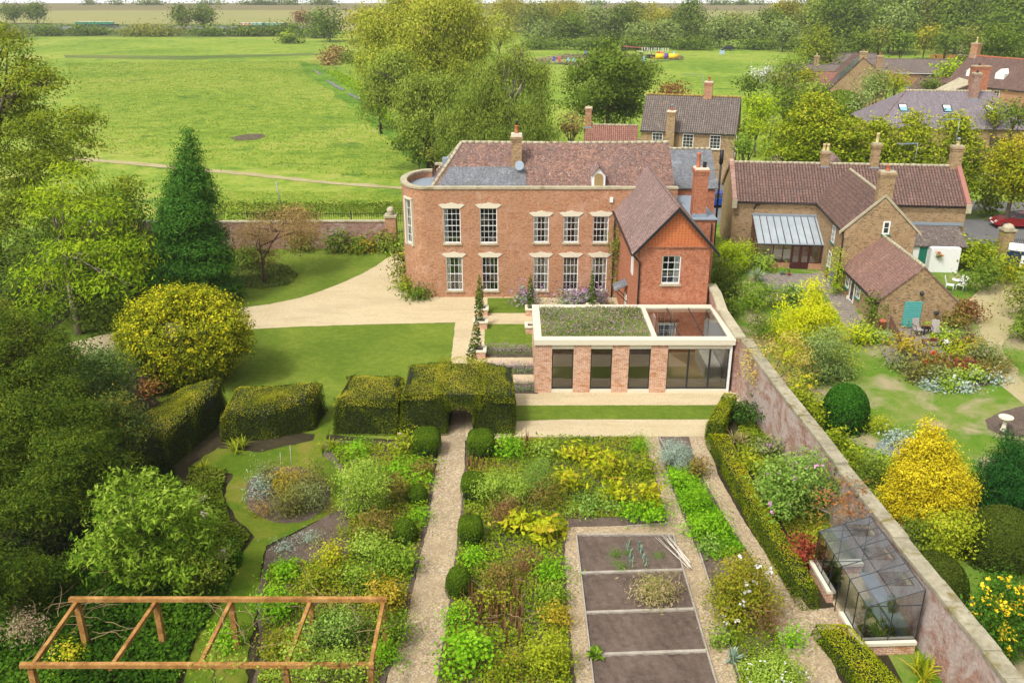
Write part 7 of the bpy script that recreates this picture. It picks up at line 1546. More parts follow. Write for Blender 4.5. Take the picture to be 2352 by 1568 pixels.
# ---- neighbour's garden
yc = G(1870, 845)[1]
A('yellow_conifer', 'bright yellow feathery conifer in front of the neighbours terrace', 1775, 1965, 632, 850, yc+1.5, L_ycon, 11, 'cone', size=.15, asp=.3, dens=1.2, sp=6, cr=.3, per=14, flat=.45, topv=.3, hang=.08, bx=1880)
S('yellow_conifer', 'small yellow conifer spur left of the large one', 1770, 1830, 690, 790, L_ycon, 6, shape='egg', cat='tree', asp=.3)
S('yellow_conifer', 'low yellow conifer branch right of the large one', 1925, 2000, 745, 800, L_ycon, 5, cat='tree', asp=.3)
A('bluish_shrub', 'grey-green tall shrub in front of the yellow conifer', 1828, 1968, 748, 935, 46, LM('grey_green_shrub', ['#4a6c3c', '#668a54', '#88a872', '#a8c094']), 9, cat='shrub', size=.13, trunk=.06, asp=.4, dens=1.0, sp=5)
tree('leaning_tree', 'golden-leaved leaning tree against the brick wall', 'tree', [lobe(1750, 820, 55, 55, 43), lobe(1810, 800, 50, 45, 44), lobe(1725, 870, 40, 50, 42), lobe(1790, 870, 55, 50, 43), lobe(1765, 930, 35, 45, 41.5), lobe(1850, 850, 40, 50, 44)], 42.3, LM('golden_tree_leaves', ['#8a7c34', '#b09a48', '#c8b25c', '#d0c070'], .95), bx=1752, bark=BK, trunk=.09, size=.12, dens=.55, seed=51, sub=3)
A('yellow_green_shrub', 'yellow-flowered shrub right of the leaning tree', 1795, 1870, 880, 990, 41, L_yg, 6, cat='shrub', size=.12, flowers=None) if False else S('yellow_green_shrub', 'yellow-flecked shrub right of the leaning tree', 1800, 1885, 850, 985, L_yg, 7, cat='shrub', flowers=(YL, 12, .11))
for x0, x1, yt, yb, m_, l, kw in [
 (1640, 1742, 548, 635, L_acid, 'bright domed conifer beside the neighbours house', dict(size=.13, dens=2.2)),
 (1628, 1712, 600, 695, L_dark, 'dark rounded shrub below the bright domed conifer', dict(size=.13, dens=2.0)),
 (1695, 1800, 642, 722, L_bright, 'glossy green shrub left of the yellow conifer', dict(size=.16)),
 (1640, 1690, 680, 735, L_green, 'low green shrub beside the garden room wall', {}),
 (1722, 1765, 700, 790, L_green, 'feathery green shrub left of the yellow conifer', dict(asp=.25)),
 (1735, 1765, 590, 625, L_ltgreen, 'small mixed shrub at the conservatory corner', {}),
 (1800, 1850, 655, 700, L_teal, 'low rockery plants on the paving', {}),
 (1905, 1935, 570, 680, L_acid, 'yellow-green climber on the gable corner', dict(shape='egg', size=.13)),
 (1985, 2030, 680, 755, L_dark, 'dark shrub at the corner of the low wing', dict(shape='egg')),
 (1960, 2010, 748, 790, L_ltgreen, 'large leafy plant at the path corner', dict(asp=.8, size=.16)),
 (2190, 2298, 545, 625, L_street, 'big round shrub in front of the white lean-to', dict(dens=2.2)),
 (2215, 2300, 590, 680, L_green, 'green shrub below the big round shrub', {}),
 (2290, 2352, 580, 660, L_gold, 'yellow-green hedge along the road side', {}),
 (2310, 2400, 640, 740, L_olive, 'olive hedge at the right edge', {}),
 (2320, 2400, 720, 790, L_green, 'low green shrub at the far right edge', {}),
 (2203, 2245, 692, 745, L_copper, 'round rust-coloured shrub at the gable corner', dict(dens=2.2)),
 (2170, 2215, 705, 760, L_rust, 'rusty perennial against the gable wall', {}),
 (2260, 2290, 425, 500, L_street, 'shrub on the verge by the road', {}),
 (2180, 2240, 755, 800, L_lavg, 'grey lavender at the back of the flower bed', dict(asp=.25)),
 (2220, 2300, 790, 835, L_lavg, 'long grey lavender row right of the terrace', dict(asp=.25)),
 (2235, 2330, 815, 862, LM('olive_lav', ['#5e6234'], .95), 'olive lavender mound at the lawn edge', dict(asp=.25)),
 (1860, 1905, 930, 985, L_street, 'ivy clump on top of the wall, furthest away', {}),
 (1890, 1950, 985, 1040, L_street, 'ivy clump behind the wall, second along', {}),
 (1930, 1985, 1030, 1085, L_street, 'ivy clump behind the wall, third along', {}),
 (1965, 2035, 1050, 1125, L_green, 'ivy clump behind the wall, nearest', {}),
 (2005, 2050, 1040, 1085, L_ltgreen, 'leafy plants beside the pond', {}),
 (1985, 2050, 955, 1000, L_yg, 'waterside irises above the pond', dict(asp=.2)),
 (2045, 2090, 990, 1030, L_glauc, 'blue-grey plant right of the pond', {}),
 (2120, 2265, 1165, 1310, L_yg, 'yellow-green shrub below the golden cone conifer', dict(dens=1.6)),
 (2070, 2150, 1180, 1260, L_green, 'green shrub at the foot of the golden cone', {}),
 (2255, 2352, 1200, 1290, L_dark, 'dark shrub below the dark conifer', {}),
]: S('shrub', l, x0, x1, yt, yb, m_, 6, cat='shrub', **kw)
S('daisy_bush', 'tall bush of yellow daisies at the bottom right corner', 2215, 2400, 1310, 1560, LM('daisy_leaves', ['#2c5a1c', '#3f7426', '#5a9034'], .9), 12, cat='shrub', size=.11, flowers=(YL, 170, .10))
S('golden_conifer', 'golden cone-shaped conifer behind the brick wall', 2038, 2228, 958, 1222, L_gcon, 13, cat='tree', shape='egg', size=.12, asp=.4, dens=2.4, cr=.2, topv=.3, inner=.2)
A('dark_conifer', 'dark green drooping conifer at the right edge', 2232, 2420, 985, 1260, 33, L_dcon, 12, 'egg', size=.14, asp=.22, dens=2.4, down=.5, cr=.25, topv=.1, bx=2330)
tree('wall_tree', 'thin bronze-leaved fruit tree trained against the brick wall', 'tree', [lobe(1900, 1130, 45, 28, 30), lobe(1960, 1120, 40, 26, 30), lobe(1940, 1165, 50, 25, 29.5), lobe(1880, 1175, 35, 20, 29.5), lobe(1990, 1180, 25, 20, 29)], 29.2, L_bronze, bx=1965, bark=BKP, trunk=.07, size=.12, dens=.38, seed=61, sub=7)
# flower bed on the neighbour's lawn
FB = [(2035, 800), (2050, 830), (2085, 870), (2140, 892), (2210, 896), (2270, 885), (2290, 860), (2270, 820), (2220, 795), (2150, 780), (2080, 775)]
sheet('soil', FB, M['soil'], .022, .05)
for x0, x1, yt, yb, m_, fl, l in [
 (2048, 2120, 768, 828, L_orange, None, 'golden shrub at the left of the flower bed'), (2036, 2092, 808, 850, L_lavg, None, 'blue-grey cushion at the left of the flower bed'),
 (2085, 2130, 830, 880, LM('olive_lav', ['#5e6234'], .95), None, 'olive bushy plant at the front left of the bed'), (2120, 2160, 805, 850, L_rust, (RD, 16, .12), 'red-flowered plant in the flower bed'),
 (2125, 2180, 842, 882, L_lavg, None, 'grey lavender at the front of the bed'), (2160, 2215, 795, 838, L_yg, None, 'yellow-green euphorbia in the middle of the bed'),
 (2150, 2200, 820, 850, L_rust, (PW, 10, .1), 'apricot flowered plant in the bed'), (2200, 2235, 830, 868, L_red, None, 'coral red acer in the flower bed'), (2175, 2205, 850, 885, L_ltgreen, (W_, 6, .13), 'green plant with white and yellow blooms'),
 (2215, 2258, 845, 885, L_ltgreen, (W_, 12, .15), 'white flowered plant at the right of the bed'), (2245, 2290, 835, 875, L_rust, None, 'brown seedheads at the right end of the bed'), (2200, 2260, 778, 818, L_orange, None, 'orange-gold clump at the back of the bed'),
 (2240, 2282, 790, 840, L_lavg, (PK, 6, .1), 'mauve grey clump right of the orange one'), (2130, 2152, 884, 896, L_glauc, None, 'silver-white edging plant at the front left'), (2160, 2190, 882, 897, L_bright, None, 'dark green edging plant at the front'), (2202, 2225, 887, 898, L_glauc, None, 'silver-white edging plant at the front right'), (2274, 2290, 866, 879, L_glauc, None, 'silver-white edging plant at the right tip'),
 (2040, 2070, 702, 745, L_rust, (RD, 14, .12), 'red geraniums at the corner of the low wing'), (2068, 2100, 725, 748, L_teal, None, 'low blue-green shrub by the shutter'), (2140, 2185, 715, 750, L_ltgreen, None, 'fern-like plant right of the yucca'), (2165, 2200, 755, 790, L_ltgreen, (PK, 8, .12), 'pink flowered pot plant on the terrace'), (2170, 2205, 775, 805, L_acid, None, 'bright green pot plant on the terrace'), (2012, 2040, 765, 790, L_ltgreen, (PK, 5, .1), 'small leafy plant with pink flowers by the path')]:
    S('flower_clump', l, x0, x1, yt, yb, m_, 4, flowers=fl)
S('hanging_flowers', 'red geranium basket on the white lean-to wall', 2168, 2195, 575, 600, L_rust, 4, flowers=(RD, 20, .12)) if False else None

tree('rail_climber', 'leafy climber draped over the right half of the front pergola rail', 'climber', [lobe(690, 1500, 45, 22, 21.3), lobe(745, 1528, 55, 26, 21.0), lobe(800, 1515, 40, 24, 21.1), lobe(700, 1440, 30, 26, 22.2), lobe(830, 1545, 35, 22, 20.9), lobe(630, 1545, 35, 18, 20.9)], 21.4, L_ltgreen, bx=740, size=.1, dens=.7, trunk=.05, seed=77, hang=.15)
tree('rail_climber', 'small leafy shoots hanging over the middle of the front pergola rail', 'climber', [lobe(480, 1530, 30, 16, 21.0), lobe(540, 1520, 26, 14, 21.1), lobe(500, 1490, 16, 14, 21.4)], 21.3, L_ltgreen, bx=505, size=.1, dens=.45, trunk=.03, seed=78, hang=.15)
# ================================================================ VEHICLES AND BOATS
def car(label, X, Y, rz, paint, L=4.1, Wd=1.75, Hh=1.45, hatch=True, open_tail=False, z=.02):
    t = thing('car', label, 'car', (X, Y, z), rz); w = Wd/2; mb = MB()
    low = [(-L/2, .38), (-L/2+.05, .72), (-L/2+.75, .92), (-L*.22, .98), (L*.30, 1.0), (L/2-.12, .95), (L/2, .7), (L/2-.02, .36), (L*.3+.38, .30), (-L*.3-.38, .30)]
    for (s0, f0), (s1, f1) in (((-1, .94), (-.9, 1.0)), ((-.9, 1.0), (.9, 1.0)), ((.9, 1.0), (1, .94))):
        n = len(low); a = [(x*f0, s0*w, .32+(zz-.32)*f0) for x, zz in low]; b = [(x*f1, s1*w, .32+(zz-.32)*f1) for x, zz in low]
        for i in range(n): j = (i+1) % n; mb.face([a[i], a[j], b[j], b[i]][::-1], 0, False)
    mb.face([(x*.94, -w, .32+(zz-.32)*.94) for x, zz in low]).face([(x*.94, w, .32+(zz-.32)*.94) for x, zz in low][::-1])
    top = [(-L*.02, Hh-.04), (L*.14, Hh), (L*.34, Hh-.05)]; bot = [(-L*.23, .97), (L*.47, .97)]
    ro = [(top[0][0], -w*.68, top[0][1]), (top[1][0], -w*.7, Hh), (top[2][0], -w*.66, top[2][1]), (top[2][0], w*.66, top[2][1]), (top[1][0], w*.7, Hh), (top[0][0], w*.68, top[0][1])]
    mb.prism(ro[::-1], (0, 0, -.05))
    for x0, x1 in ((-L*.235, -L*.02), (L*.10, L*.10), (L*.47, L*.34)):
        for s in (-1, 1): mb.tube([(x0, s*w*.9, .96), (x1, s*w*.69, Hh-.05)], .04, 5)
    bo = mb.build('body', paint, t)
    g = MB(); b0, b1 = bot; q = lambda x, s, zz: (x, s*w*zz[0], zz[1])
    g.face([(b0[0], -w*.88, .97), (top[0][0], -w*.67, Hh-.05), (top[0][0], w*.67, Hh-.05), (b0[0], w*.88, .97)]).face([(b1[0], w*.86, .97), (top[2][0], w*.65, Hh-.06), (top[2][0], -w*.65, Hh-.06), (b1[0], -w*.86, .97)])
    for s in (-1, 1):
        p = [(b0[0], s*w*.9, .97), (b1[0], s*w*.88, .97), (top[2][0], s*w*.66, Hh-.06), (top[0][0], s*w*.68, Hh-.05)]; g.face(p if s < 0 else p[::-1])
    g.build('windows', M['dpane'], t)
    for x in (-L*.31, L*.30):
        for s in (-1, 1):
            wh = MB(); c = s*(w-.08)
            wh.tube([(x, c-.1, .32), (x, c-.08, .32), (x, c+.08, .32), (x, c+.1, .32)], [.27, .32, .32, .27], 18); wo = wh.build('wheel', M['black'], t)
            rm = MB(); rm.tube([(x, c+s*.1, .32), (x, c+s*.125, .32)], [.21, .16], 14)
            rm.build('rim', M['lead'], wo)
    for s in (-1, 1):
        MB().prism([(-L/2+.03, s*w*.62-.16, .62), (-L/2+.03, s*w*.62+.16, .62), (-L/2+.14, s*w*.62+.16, .76), (-L/2+.14, s*w*.62-.16, .76)], (-.03, 0, .01)).build('headlight', M['white'], t)
        MB().box(L/2-.1, s*w*.7-.12, .72, L/2+.01, s*w*.7+.12, .92).build('tail_light', plain('red_lens', (.35, .01, .01, 1), .2), t)
        MB().box(-L*.17, s*(w+.02)-.08, .95, -L*.13, s*(w+.02)+.08, 1.08).build('mirror', paint, t)
    MB().box(-L/2-.02, -.3, .42, -L/2+.02, .3, .54).build('number_plate', M['white'], t)
    if open_tail: MB().prism([(L*.36, -w*.6, Hh), (L*.36, w*.6, Hh), (L*.52, w*.6, Hh+.45), (L*.52, -w*.6, Hh+.45)], (0, 0, .06)).build('tailgate', paint, t)
    return t
def paint(name, c):
    m, nt, N, L = newmat(name); p = nd(nt, 'ShaderNodeBsdfPrincipled', Roughness=.3, Metallic=.2); p.inputs['Base Color'].default_value = c; p.inputs['Coat Weight'].default_value = .8; out(nt, p); return m
car('blue hatchback parked on the road between the two houses', 20.5, 88.5, R(8), paint('blue_paint', (.005, .06, .45, 1)))
car('dark red car driving on the road at the right edge', 46.6, 80.2, R(-4), paint('red_paint', (.30, .008, .012, 1)), 4.3)
car('black car with open tailgate parked on the green', 71.8, 311, R(12), paint('black_paint', (.02, .025, .035, 1)), 4.4, 1.85, 1.7, open_tail=True)
def boat(label, X, Y, L, hull, cabins, rz=0.0):
    t = thing('narrowboat', label, 'narrowboat', (X, Y, .2), rz); w = 1.1
    hu = [(-L/2, 0), (-L/2+1.6, -w), (L/2-1, -w), (L/2, -.5), (L/2, .5), (L/2-1, w), (-L/2+1.6, w)]
    MB().prism([(x, y, -.1) for x, y in hu], (0, 0, .9)).build('hull', hull, t)
    for i, (x0, x1, m_) in enumerate(cabins):
        co = MB().prism([(x0, -w*.85, .8), (x0, w*.85, .8), (x0, w*.75, 1.9), (x0, -w*.75, 1.9)], (x1-x0, 0, 0)).build('cabin', m_, t)
        MB().box(x0-.05, -w*.8, 1.903, x1+.05, w*.8, 2.0).build('cabin_roof', M['white'], co)
        x = x0+.5
        while x < x1-.9: MB().box(x, -w*.88, 1.25, x+.7, -w*.80, 1.65).build('window', M['dpane'], co); x += 1.9
    return t
bg, bt, bw, bn, br = plain('boat_green', col('#2f8f6a'), .4), plain('boat_teal', col('#7fb8a8'), .4), plain('boat_cream', col('#d8b088'), .4), plain('boat_navy', col('#24344c'), .4), plain('boat_hull', col('#2a2a34'), .4)
s_ = (440*_c + CAM_H*_s)/_F
boat('long green narrowboat moored on the river at the left', (223-_CX)*dep(490)/_F, 490, 100*dep(490)/_F, br, [(-11.0, 8.8, bg)])
boat('narrowboat with cream, teal and navy cabins moored on the right', (605-_CX)*dep(478)/_F, 478, 122*dep(478)/_F, br, [(-11.5, -5.8, bw), (-5.6, -.4, bt), (-.3, .9, bn), (1.0, 9.0, bt), (9.1, 12.2, bn)])
# goal posts, yellow bush, agility equipment
GPs = thing('goal_frame', 'thin pale goal frame by the river bank', 'goal', ((665-_CX)*dep(372)/_F, 372, 0)); MB().tube([(-3.4, 0, 0), (-3.4, 0, 2.2), (3.4, 0, 2.2), (3.4, 0, 0)], .1, 6).build('frame', M['yellow_pot'], GPs)
A('yellow_bush', 'small vivid yellow bush in front of the goal frame', 652, 672, 76, 92, 360, L_acid, 3, cat='bush', size=.6)
ag = lambda x, y: G(x, y)
tn = thing('agility_tunnel', 'fat yellow play tunnel with purple band on the agility ground', 'tunnel', (*ag(1530, 137), .9), R(-8))
yl = plain('yellow_plastic', (.85, .55, .02, 1), .5); MB().tube([(-3.2, 0, 0), (-.6, 0, 0)], .8, 14).tube([(.6, 0, 0), (3.4, 0, 0)], .8, 14).build('tube', yl, tn); MB().tube([(-.6, 0, 0), (.6, 0, 0)], .84, 14).build('band', plain('purple_plastic', (.12, .06, .3, 1), .5), tn)
for x, y, c, l in ((1513, 131, (.6, .02, .02, 1), 'red barrel behind the yellow tunnel'), (1520, 132, (.7, .12, .1, 1), 'pinkish red barrel behind the yellow tunnel')):
    b_ = thing('barrel', l, 'barrel', (*ag(x, y), 0)); MB().lathe((0, 0, 0), [(.45, 0), (.55, .3), (.55, 1.2), (.45, 1.5)], 12).build('barrel', plain('barrel_paint', c, .5), b_)
cr_ = thing('crate_stack', 'dark plastic crates left of the red barrels', 'crates', (*ag(1500, 135), 0)); MB().box(-1.9, -.4, 0, 1.6, .4, 1.1).build('crate', M['dgrey'], cr_)
ar = thing('ramp', 'reddish sloping dog ramp at the left of the agility ground', 'ramp', (*ag(1455, 118), 0)); MB().prism([(-4.5, -.5, 1.6), (-1.5, -.5, 1.6), (4, -.5, 1.1), (4, -.5, .9), (-4.5, -.5, 1.4)], (0, 1, 0)).build('plank', plain('ramp_red', col('#9a5a50'), .7), ar); MB().box(-4, -.3, 0, -2.5, .3, 1.4).build('stand', M['dgrey'], ar)
ar = thing('ramp', 'pale sloping dog walk right of the reddish ramp', 'ramp', (*ag(1485, 127), 0)); MB().prism([(-3.6, -.3, 1.5), (3.6, -.3, .1), (3.6, -.3, 0), (-3.6, -.3, 1.35)], (0, .6, 0)).build('plank', M['cream'], ar); MB().box(-3.5, -.2, 0, -3.3, .2, 1.4).build('stand', M['dgrey'], ar)
wv = []
for i in range(12):
    p = thing('weave_pole', 'thin white weave pole in the row behind the tunnel', 'pole', (*ag(1475+i*5.3, 122+.15*i), 0), 0, 'white weave poles in a row'); MB().tube([(0, 0, 0), (.1*(i % 3-1), 0, 1.7)], .09, 5).build('pole', M['white'], p)
for i, (x, y, c) in enumerate([(1272, 142, (.1, .1, .5, 1)), (1285, 143, (.7, .1, .2, 1)), (1305, 146, (.3, .6, .8, 1)), (1318, 146, (.3, .6, .8, 1)), (1478, 142, (.3, .6, .8, 1)), (1430, 146, (.75, .75, .8, 1)), (1548, 130, (.3, .6, .8, 1)), (1345, 128, (.1, .2, .5, 1))]):
    j = thing('jump_wing', ['navy jump marker', 'pink jump marker', 'left pale blue jump marker below the pink one', 'right pale blue jump marker near the round tree', 'pale blue jump marker right of the round tree', 'white jump marker at the near edge of the ring', 'pale blue jump marker right of the tunnel', 'navy marker at the far edge of the ring'][i] + ' on the agility ground', 'marker', (*ag(x, y), 0)); MB().prism([(-.5, 0, 0), (.5, 0, 0), (.25, 0, 1.5), (-.25, 0, 1.5)], (0, .15, 0)).build('panel', plain('jump_paint_%d' % i, c, .6), j)
sg = thing('field_sign', 'small pale blue and pink board on the green below the black car', 'sign', (*ag(1658, 127), 0)); MB().box(-.75, 0, .2, .75, .12, 1.4).build('board', plain('sign_board', col('#a8c0d8'), .6), sg)
# timber pile, fences, poles at the far right
tp = thing('timber_pile', 'reddish brown heap of timber at the edge of the green', 'timber pile', (*ag(2212, 103), 0)); rnd = random.Random(5); m_ = MB()
for i in range(60): a = rnd.uniform(-.5, .5); x, y, z = rnd.gauss(0, 2.6), rnd.gauss(0, 1.2), abs(rnd.gauss(0, 1.0)); m_.tube([(x-2*math.cos(a), y-2*math.sin(a), max(0, 1.6-z)), (x+2*math.cos(a), y+2*math.sin(a), max(.1, 2.0-z))], .13, 4)
m_.build('logs', plain('red_timber', col('#7e5442'), .9, var=.4), tp)
fn = thing('timber_fence', 'long new timber fence on the green behind the bungalow', 'fence', (*ag(2135, 139), 0), R(-3)); m_ = MB()
for i in range(60): m_.box(i*.29, 0, 0, i*.29+.27, .04, 1.7+.02*(i % 2))
m_.build('boards', M['oak'], fn)
gt = thing('drive_gate', 'dark and pale double gate at the end of the grey drive', 'gate', (*ag(2108, 164), 0), R(-3)); MB().box(0, 0, 0, 3.6, .08, 1.8).build('gate_leaf', M['dgrey'], gt); MB().box(3.65, 0, 0, 7.0, .08, 1.8).build('gate_leaf', M['grey_timber'], gt)
for l, x, y, h_, r_, mt in (('tall wooden telegraph pole beside the grey drive', 2188, 208, 9.5, .14, BK), ('thin pole leaning above the timber pile', 2192, 118, 12, .15, BK), ('grey wooden post behind the small tiled shed', 1768, 318, 3.2, .12, BK), ('thin white cane in the lawn by the gable house', 2290, 705, 1.6, .02, M['yellow_pot'])):
    p = thing('pole', l, 'pole', (*G(x, y), 0)); MB().tube([(0, 0, 0), (.25 if h_ < 12 else -.6, 0, h_)], [r_, r_*.8], 7).build('post', mt, p)
# street lamp shaped pole between the houses, aerials
lp = thing('service_pole', 'black capped service pole at the corner of the long cottage', 'pole', (17.2, 73.2, 0)); MB().tube([(0, 0, 0), (0, 0, 7.4)], .09, 8).tube([(0, 0, 7.2), (0, 0, 8.3)], .17, 8).build('post', M['black'], lp)
def aerial(label, x, y, z, h, n, rz=0.0, L=1.8):
    t = thing('television_aerial', label, 'aerial', (x, y, z), rz); m = MB(); m.tube([(0, 0, 0), (0, 0, h)], .025, 5); m.build('mast', M['lead'], t); m = MB(); m.tube([(-L, 0, h), (.1, 0, h)], .018, 4)
    for i in range(n): m.tube([(-L+L*i/n, -.3, h-.02), (-L+L*i/n, .3, h+.02)], .012, 4)
    m.build('array', M['lead'], t)
aerial('television aerial with many short elements over the long cottage ridge', 33.3, 73.6, 6.9, 1.9, 12, R(12)); aerial('television aerial on the large end chimney', 36.2, 73.2, 8.6, 2.2, 6, R(5), 1.4)
aerial('thin aerial above the buff cottage', 22.5, 108.5, 8.4, 2.6, 3, 0, 2.2); aerial('aerial on the tall orange stack of the hipped house', 59.5, 119.5, 10.8, 1.6, 4, 0, 2.2)
# gate pillar, iron fence and covered trailer by the road
bp = thing('brick_pier', 'buff brick pier with rounded stone cap beside the road', 'pillar', (41.3, 72.0, 0)); MB().box(-.45, -.45, 0, .45, .45, 1.9).build('pier', M['buff_brick'], bp); MB().box(-.55, -.55, 1.903, .55, .55, 2.05).lathe((0, 0, 2.05), [(.5, 0), (.5, .1), (.3, .35), (.05, .45)], 12).build('stone_cap', M['stone'], bp)
ir = thing('iron_fence', 'black iron fence right of the buff brick pier', 'fence', (41.9, 71.8, 0), R(-8)); railing(ir, 0, 7, 0, 0, 1.3, .15)
tr = thing('boat_trailer', 'navy and white boxy hull lettered in white at the right edge', 'boat', (38.9, 67.2, 0), R(-30))
MB().prism([(0, 0, .3), (6, 0, .3), (6, 0, 1.75), (0, 0, 1.75)], (0, 1.9, 0)).build('hull', M['white'], tr); MB().box(-.05, -.06, 1.35, 6.05, 1.96, 1.6).build('band', bn, tr); MB().box(-.05, -.04, .3, 1.0, -.004, 1.33).build('panel', bn, tr)
for i, (x, z) in enumerate(((1.6, 1.95), (3.0, 2.0), (4.4, 1.95))): MB().tube([(x-.6, .9, z-.1), (x+.6, .9, z-.1)], [.45, .4], 10).build('fender', M['cream'], tr)
fc = bpy.data.curves.new('lettering', 'FONT'); fc.body = 'SALLY'; fc.size = .62; fc.extrude = .01
dg = bpy.context.evaluated_depsgraph_get(); fo = bpy.data.objects.new('lettering', fc); me = bpy.data.meshes.new_from_object(fo); bpy.data.objects.remove(fo); lt_ = link('lettering', me, plain('letter_grey', col('#4a4e58'), .6), tr, (1.15, -.03, .55)); lt_.rotation_euler = (R(90), 0, 0)
# ================================================================ THE NEIGHBOUR'S TERRACE
M['flag'] = brick_mat('flagstones', col('#857c76', .9), col('#766e6a', .9), col('#a3937a', .9), col('#6b645f', .9), None or .75, .5, .05, dark=.8, bmp=.3)
def paving(name, pts, z=.03, label=None):
    p = [G(x, y) for x, y in pts]; m = MB(); m.face([(x, y, z) for x, y in p]); o = m.build(name, M['flag']); o['kind'] = 'structure'
    if label: o['label'] = label
    return o
paving('path', [(1750, 628), (1935, 630), (1960, 700), (1985, 760), (1995, 790), (1950, 790), (1925, 720), (1890, 670), (1760, 655)], .03, 'irregular flagstone path by the conservatory')
paving('terrace', [(2025, 748), (2180, 752), (2235, 790), (2270, 830), (2230, 850), (2100, 800), (2060, 800)], .034, 'flagstone terrace before the low wing')
paving('path', [(2005, 762), (2045, 760), (2060, 800), (2072, 828), (2040, 838), (2022, 800)], .038, 'grey slab path beside the terrace')
sheet('path', [(2300, 640), (2360, 660), (2330, 740), (2300, 800), (2352, 880), (2352, 930), (2290, 880), (2270, 800), (2240, 740), (2215, 690)], M['track'], .03, .2, 1.0)
def chair(label, X, Y, rz, slats, frame, arms=True):
    t = thing('garden_chair', label, 'chair', (X, Y, .04), rz)
    o = MB().box(-.24, -.25, .42, .24, .22, .46).build('seat', slats, t)
    o = MB().prism([(-.24, .22, .44), (.24, .22, .44), (.24, .42, 1.05), (-.24, .42, 1.05)], (0, .03, 0)).build('backrest', slats, t)
    for x in (-.25, .25):
        for y in (-.24, .25): MB().tube([(x, y, 0), (x, y, .43)], .018, 5).build('leg', frame, t)
        if arms: MB().tube([(x, .3, .72), (x, -.1, .68), (x, -.26, .42)], .02, 5).build('armrest', frame, t)
    return t
gs = plain('grey_sling', col('#a39a94', .95), .8)
X, Y = G(2106, 772); chair('grey sling garden chair on the left of the terrace', X, Y, R(12), gs, M['black']); X, Y = G(2147, 776); chair('grey sling garden chair on the right of the terrace', X, Y, R(-10), gs, M['black'])
def table(label, X, Y, rz, w, d, h, m, cat='table'):
    t = thing('table', label, cat, (X, Y, .04), rz); MB().box(-w/2, -d/2, h-.05, w/2, d/2, h).build('table_top', m, t)
    for x in (-w/2+.06, w/2-.06):
        for y in (-d/2+.05, d/2-.05): MB().box(x-.03, y-.03, 0, x+.03, y+.03, h-.053).build('leg', m, t)
    return t
wd = plain('brown_wood', col('#6e4c3a', .95), .7, var=.2)
X, Y = G(2126, 768); table('small black table between the two sling chairs', X, Y, 0, .55, .45, .45, M['black']); X, Y = G(2140, 796); table('low brown wooden bench in front of the sling chairs', X, Y, R(-3), 1.25, .38, .42, wd, 'bench')
def pot(label, x, y, mat, r=.18, h=.3, plant=None, z=.04, fl=None, X=None, Y=None):
    if X is None: X, Y = G(x, y, z)
    t = thing('flower_pot', label, 'plant pot', (X, Y, z)); MB().lathe((0, 0, 0), [(r*.65, 0), (r*.95, h*.85), (r*1.08, h*.87), (r*1.08, h), (r*.85, h), (r*.8, h*.92)], 14).build('pot', mat, t)
    if plant: foliage('plant', [((0, 0, h+.12), (r*1.2, r*1.2, .2))], plant, t, size=.08, seed=int(x), cr=.07, dens=2.2)
    return t
X, Y = G(2140, 796); pot('bright lime green pot plant on the low bench', 1, 1, M['terracotta'], .16, .14, L_acid, .47, X=X, Y=Y); X, Y = G(2126, 768); pot('yellow-green pot plant on the small black table', 2, 1, M['terracotta'], .1, .12, L_acid, .50, X=X, Y=Y)
for l, x, y, m_, r_, h_, pl in [('tall terracotta chimney-like pot at the wing corner', 2024, 758, M['terracotta'], .22, .7, None), ('dark blue pot with pale flowers at the terrace edge', 2172, 805, paint('blue_glaze', (.01, .05, .1, 1)), .2, .4, W_), ('terracotta pot right of the sling chairs', 2168, 780, M['terracotta'], .22, .32, L_ltgreen), ('large terracotta pot at the terrace rail', 2200, 806, M['terracotta'], .24, .34, L_acid), ('small pot by the conservatory step', 1797, 630, M['lead'], .2, .22, L_cover), ('pot plant left of the conservatory doors', 1812, 632, M['terracotta'], .14, .2, L_green), ('pot below the long cottage gable', 1922, 640, M['terracotta'], .2, .25, L_yg), ('pot in the corner by the water butt', 1900, 636, M['terracotta'], .2, .25, L_acid)]: pot(l, x, y, m_, r_, h_, pl)
wb = thing('water_butt', 'blue-grey water butt under the yellow-green climber', 'water butt', (*G(1914, 652), .03)); MB().lathe((0, 0, 0), [(.25, 0), (.3, .3), (.3, .8), (.27, .95), (.05, 1.0)], 14).build('barrel', plain('butt_blue', col('#4f6f80'), .5), wb)
for l, x, y in (('stone trough by the low wing door', 1960, 690), ('smaller stone trough at the low wing wall', 1935, 668)):
    t = thing('stone_trough', l, 'trough', (*G(x, y), .04), R(-60)); MB().box(-.45, -.22, 0, .45, -.15, .25).box(-.45, .15, 0, .45, .22, .25).box(-.45, -.15, 0, -.38, .15, .25).box(.38, -.15, 0, .45, .15, .25).build('trough', M['cream'], t); MB().box(-.37, -.15, .01, .37, .15, .2).build('soil', M['soil'], t)
rlm = plain('rail_wood', col('#7a5a4a', .95), .7, var=.2)
def rail(label, pts, n=6):
    P0 = [G(x, y) for x, y in pts]; t = thing('terrace_rail', label, 'railing', (*P0[0], .04)); m = MB()
    for (x0, y0), (x1, y1) in zip(P0, P0[1:]):
        a = (x0-P0[0][0], y0-P0[0][1]); b = (x1-P0[0][0], y1-P0[0][1]); m.tube([(*a, .8), (*b, .8)], .035, 4, smooth=False); k = max(2, int(math.hypot(b[0]-a[0], b[1]-a[1])/.22))
        for i in range(k+1): q = i/k; m.box(a[0]+(b[0]-a[0])*q-.02, a[1]+(b[1]-a[1])*q-.02, 0, a[0]+(b[0]-a[0])*q+.02, a[1]+(b[1]-a[1])*q+.02, .79)
    return m.build('rail', rlm, t)
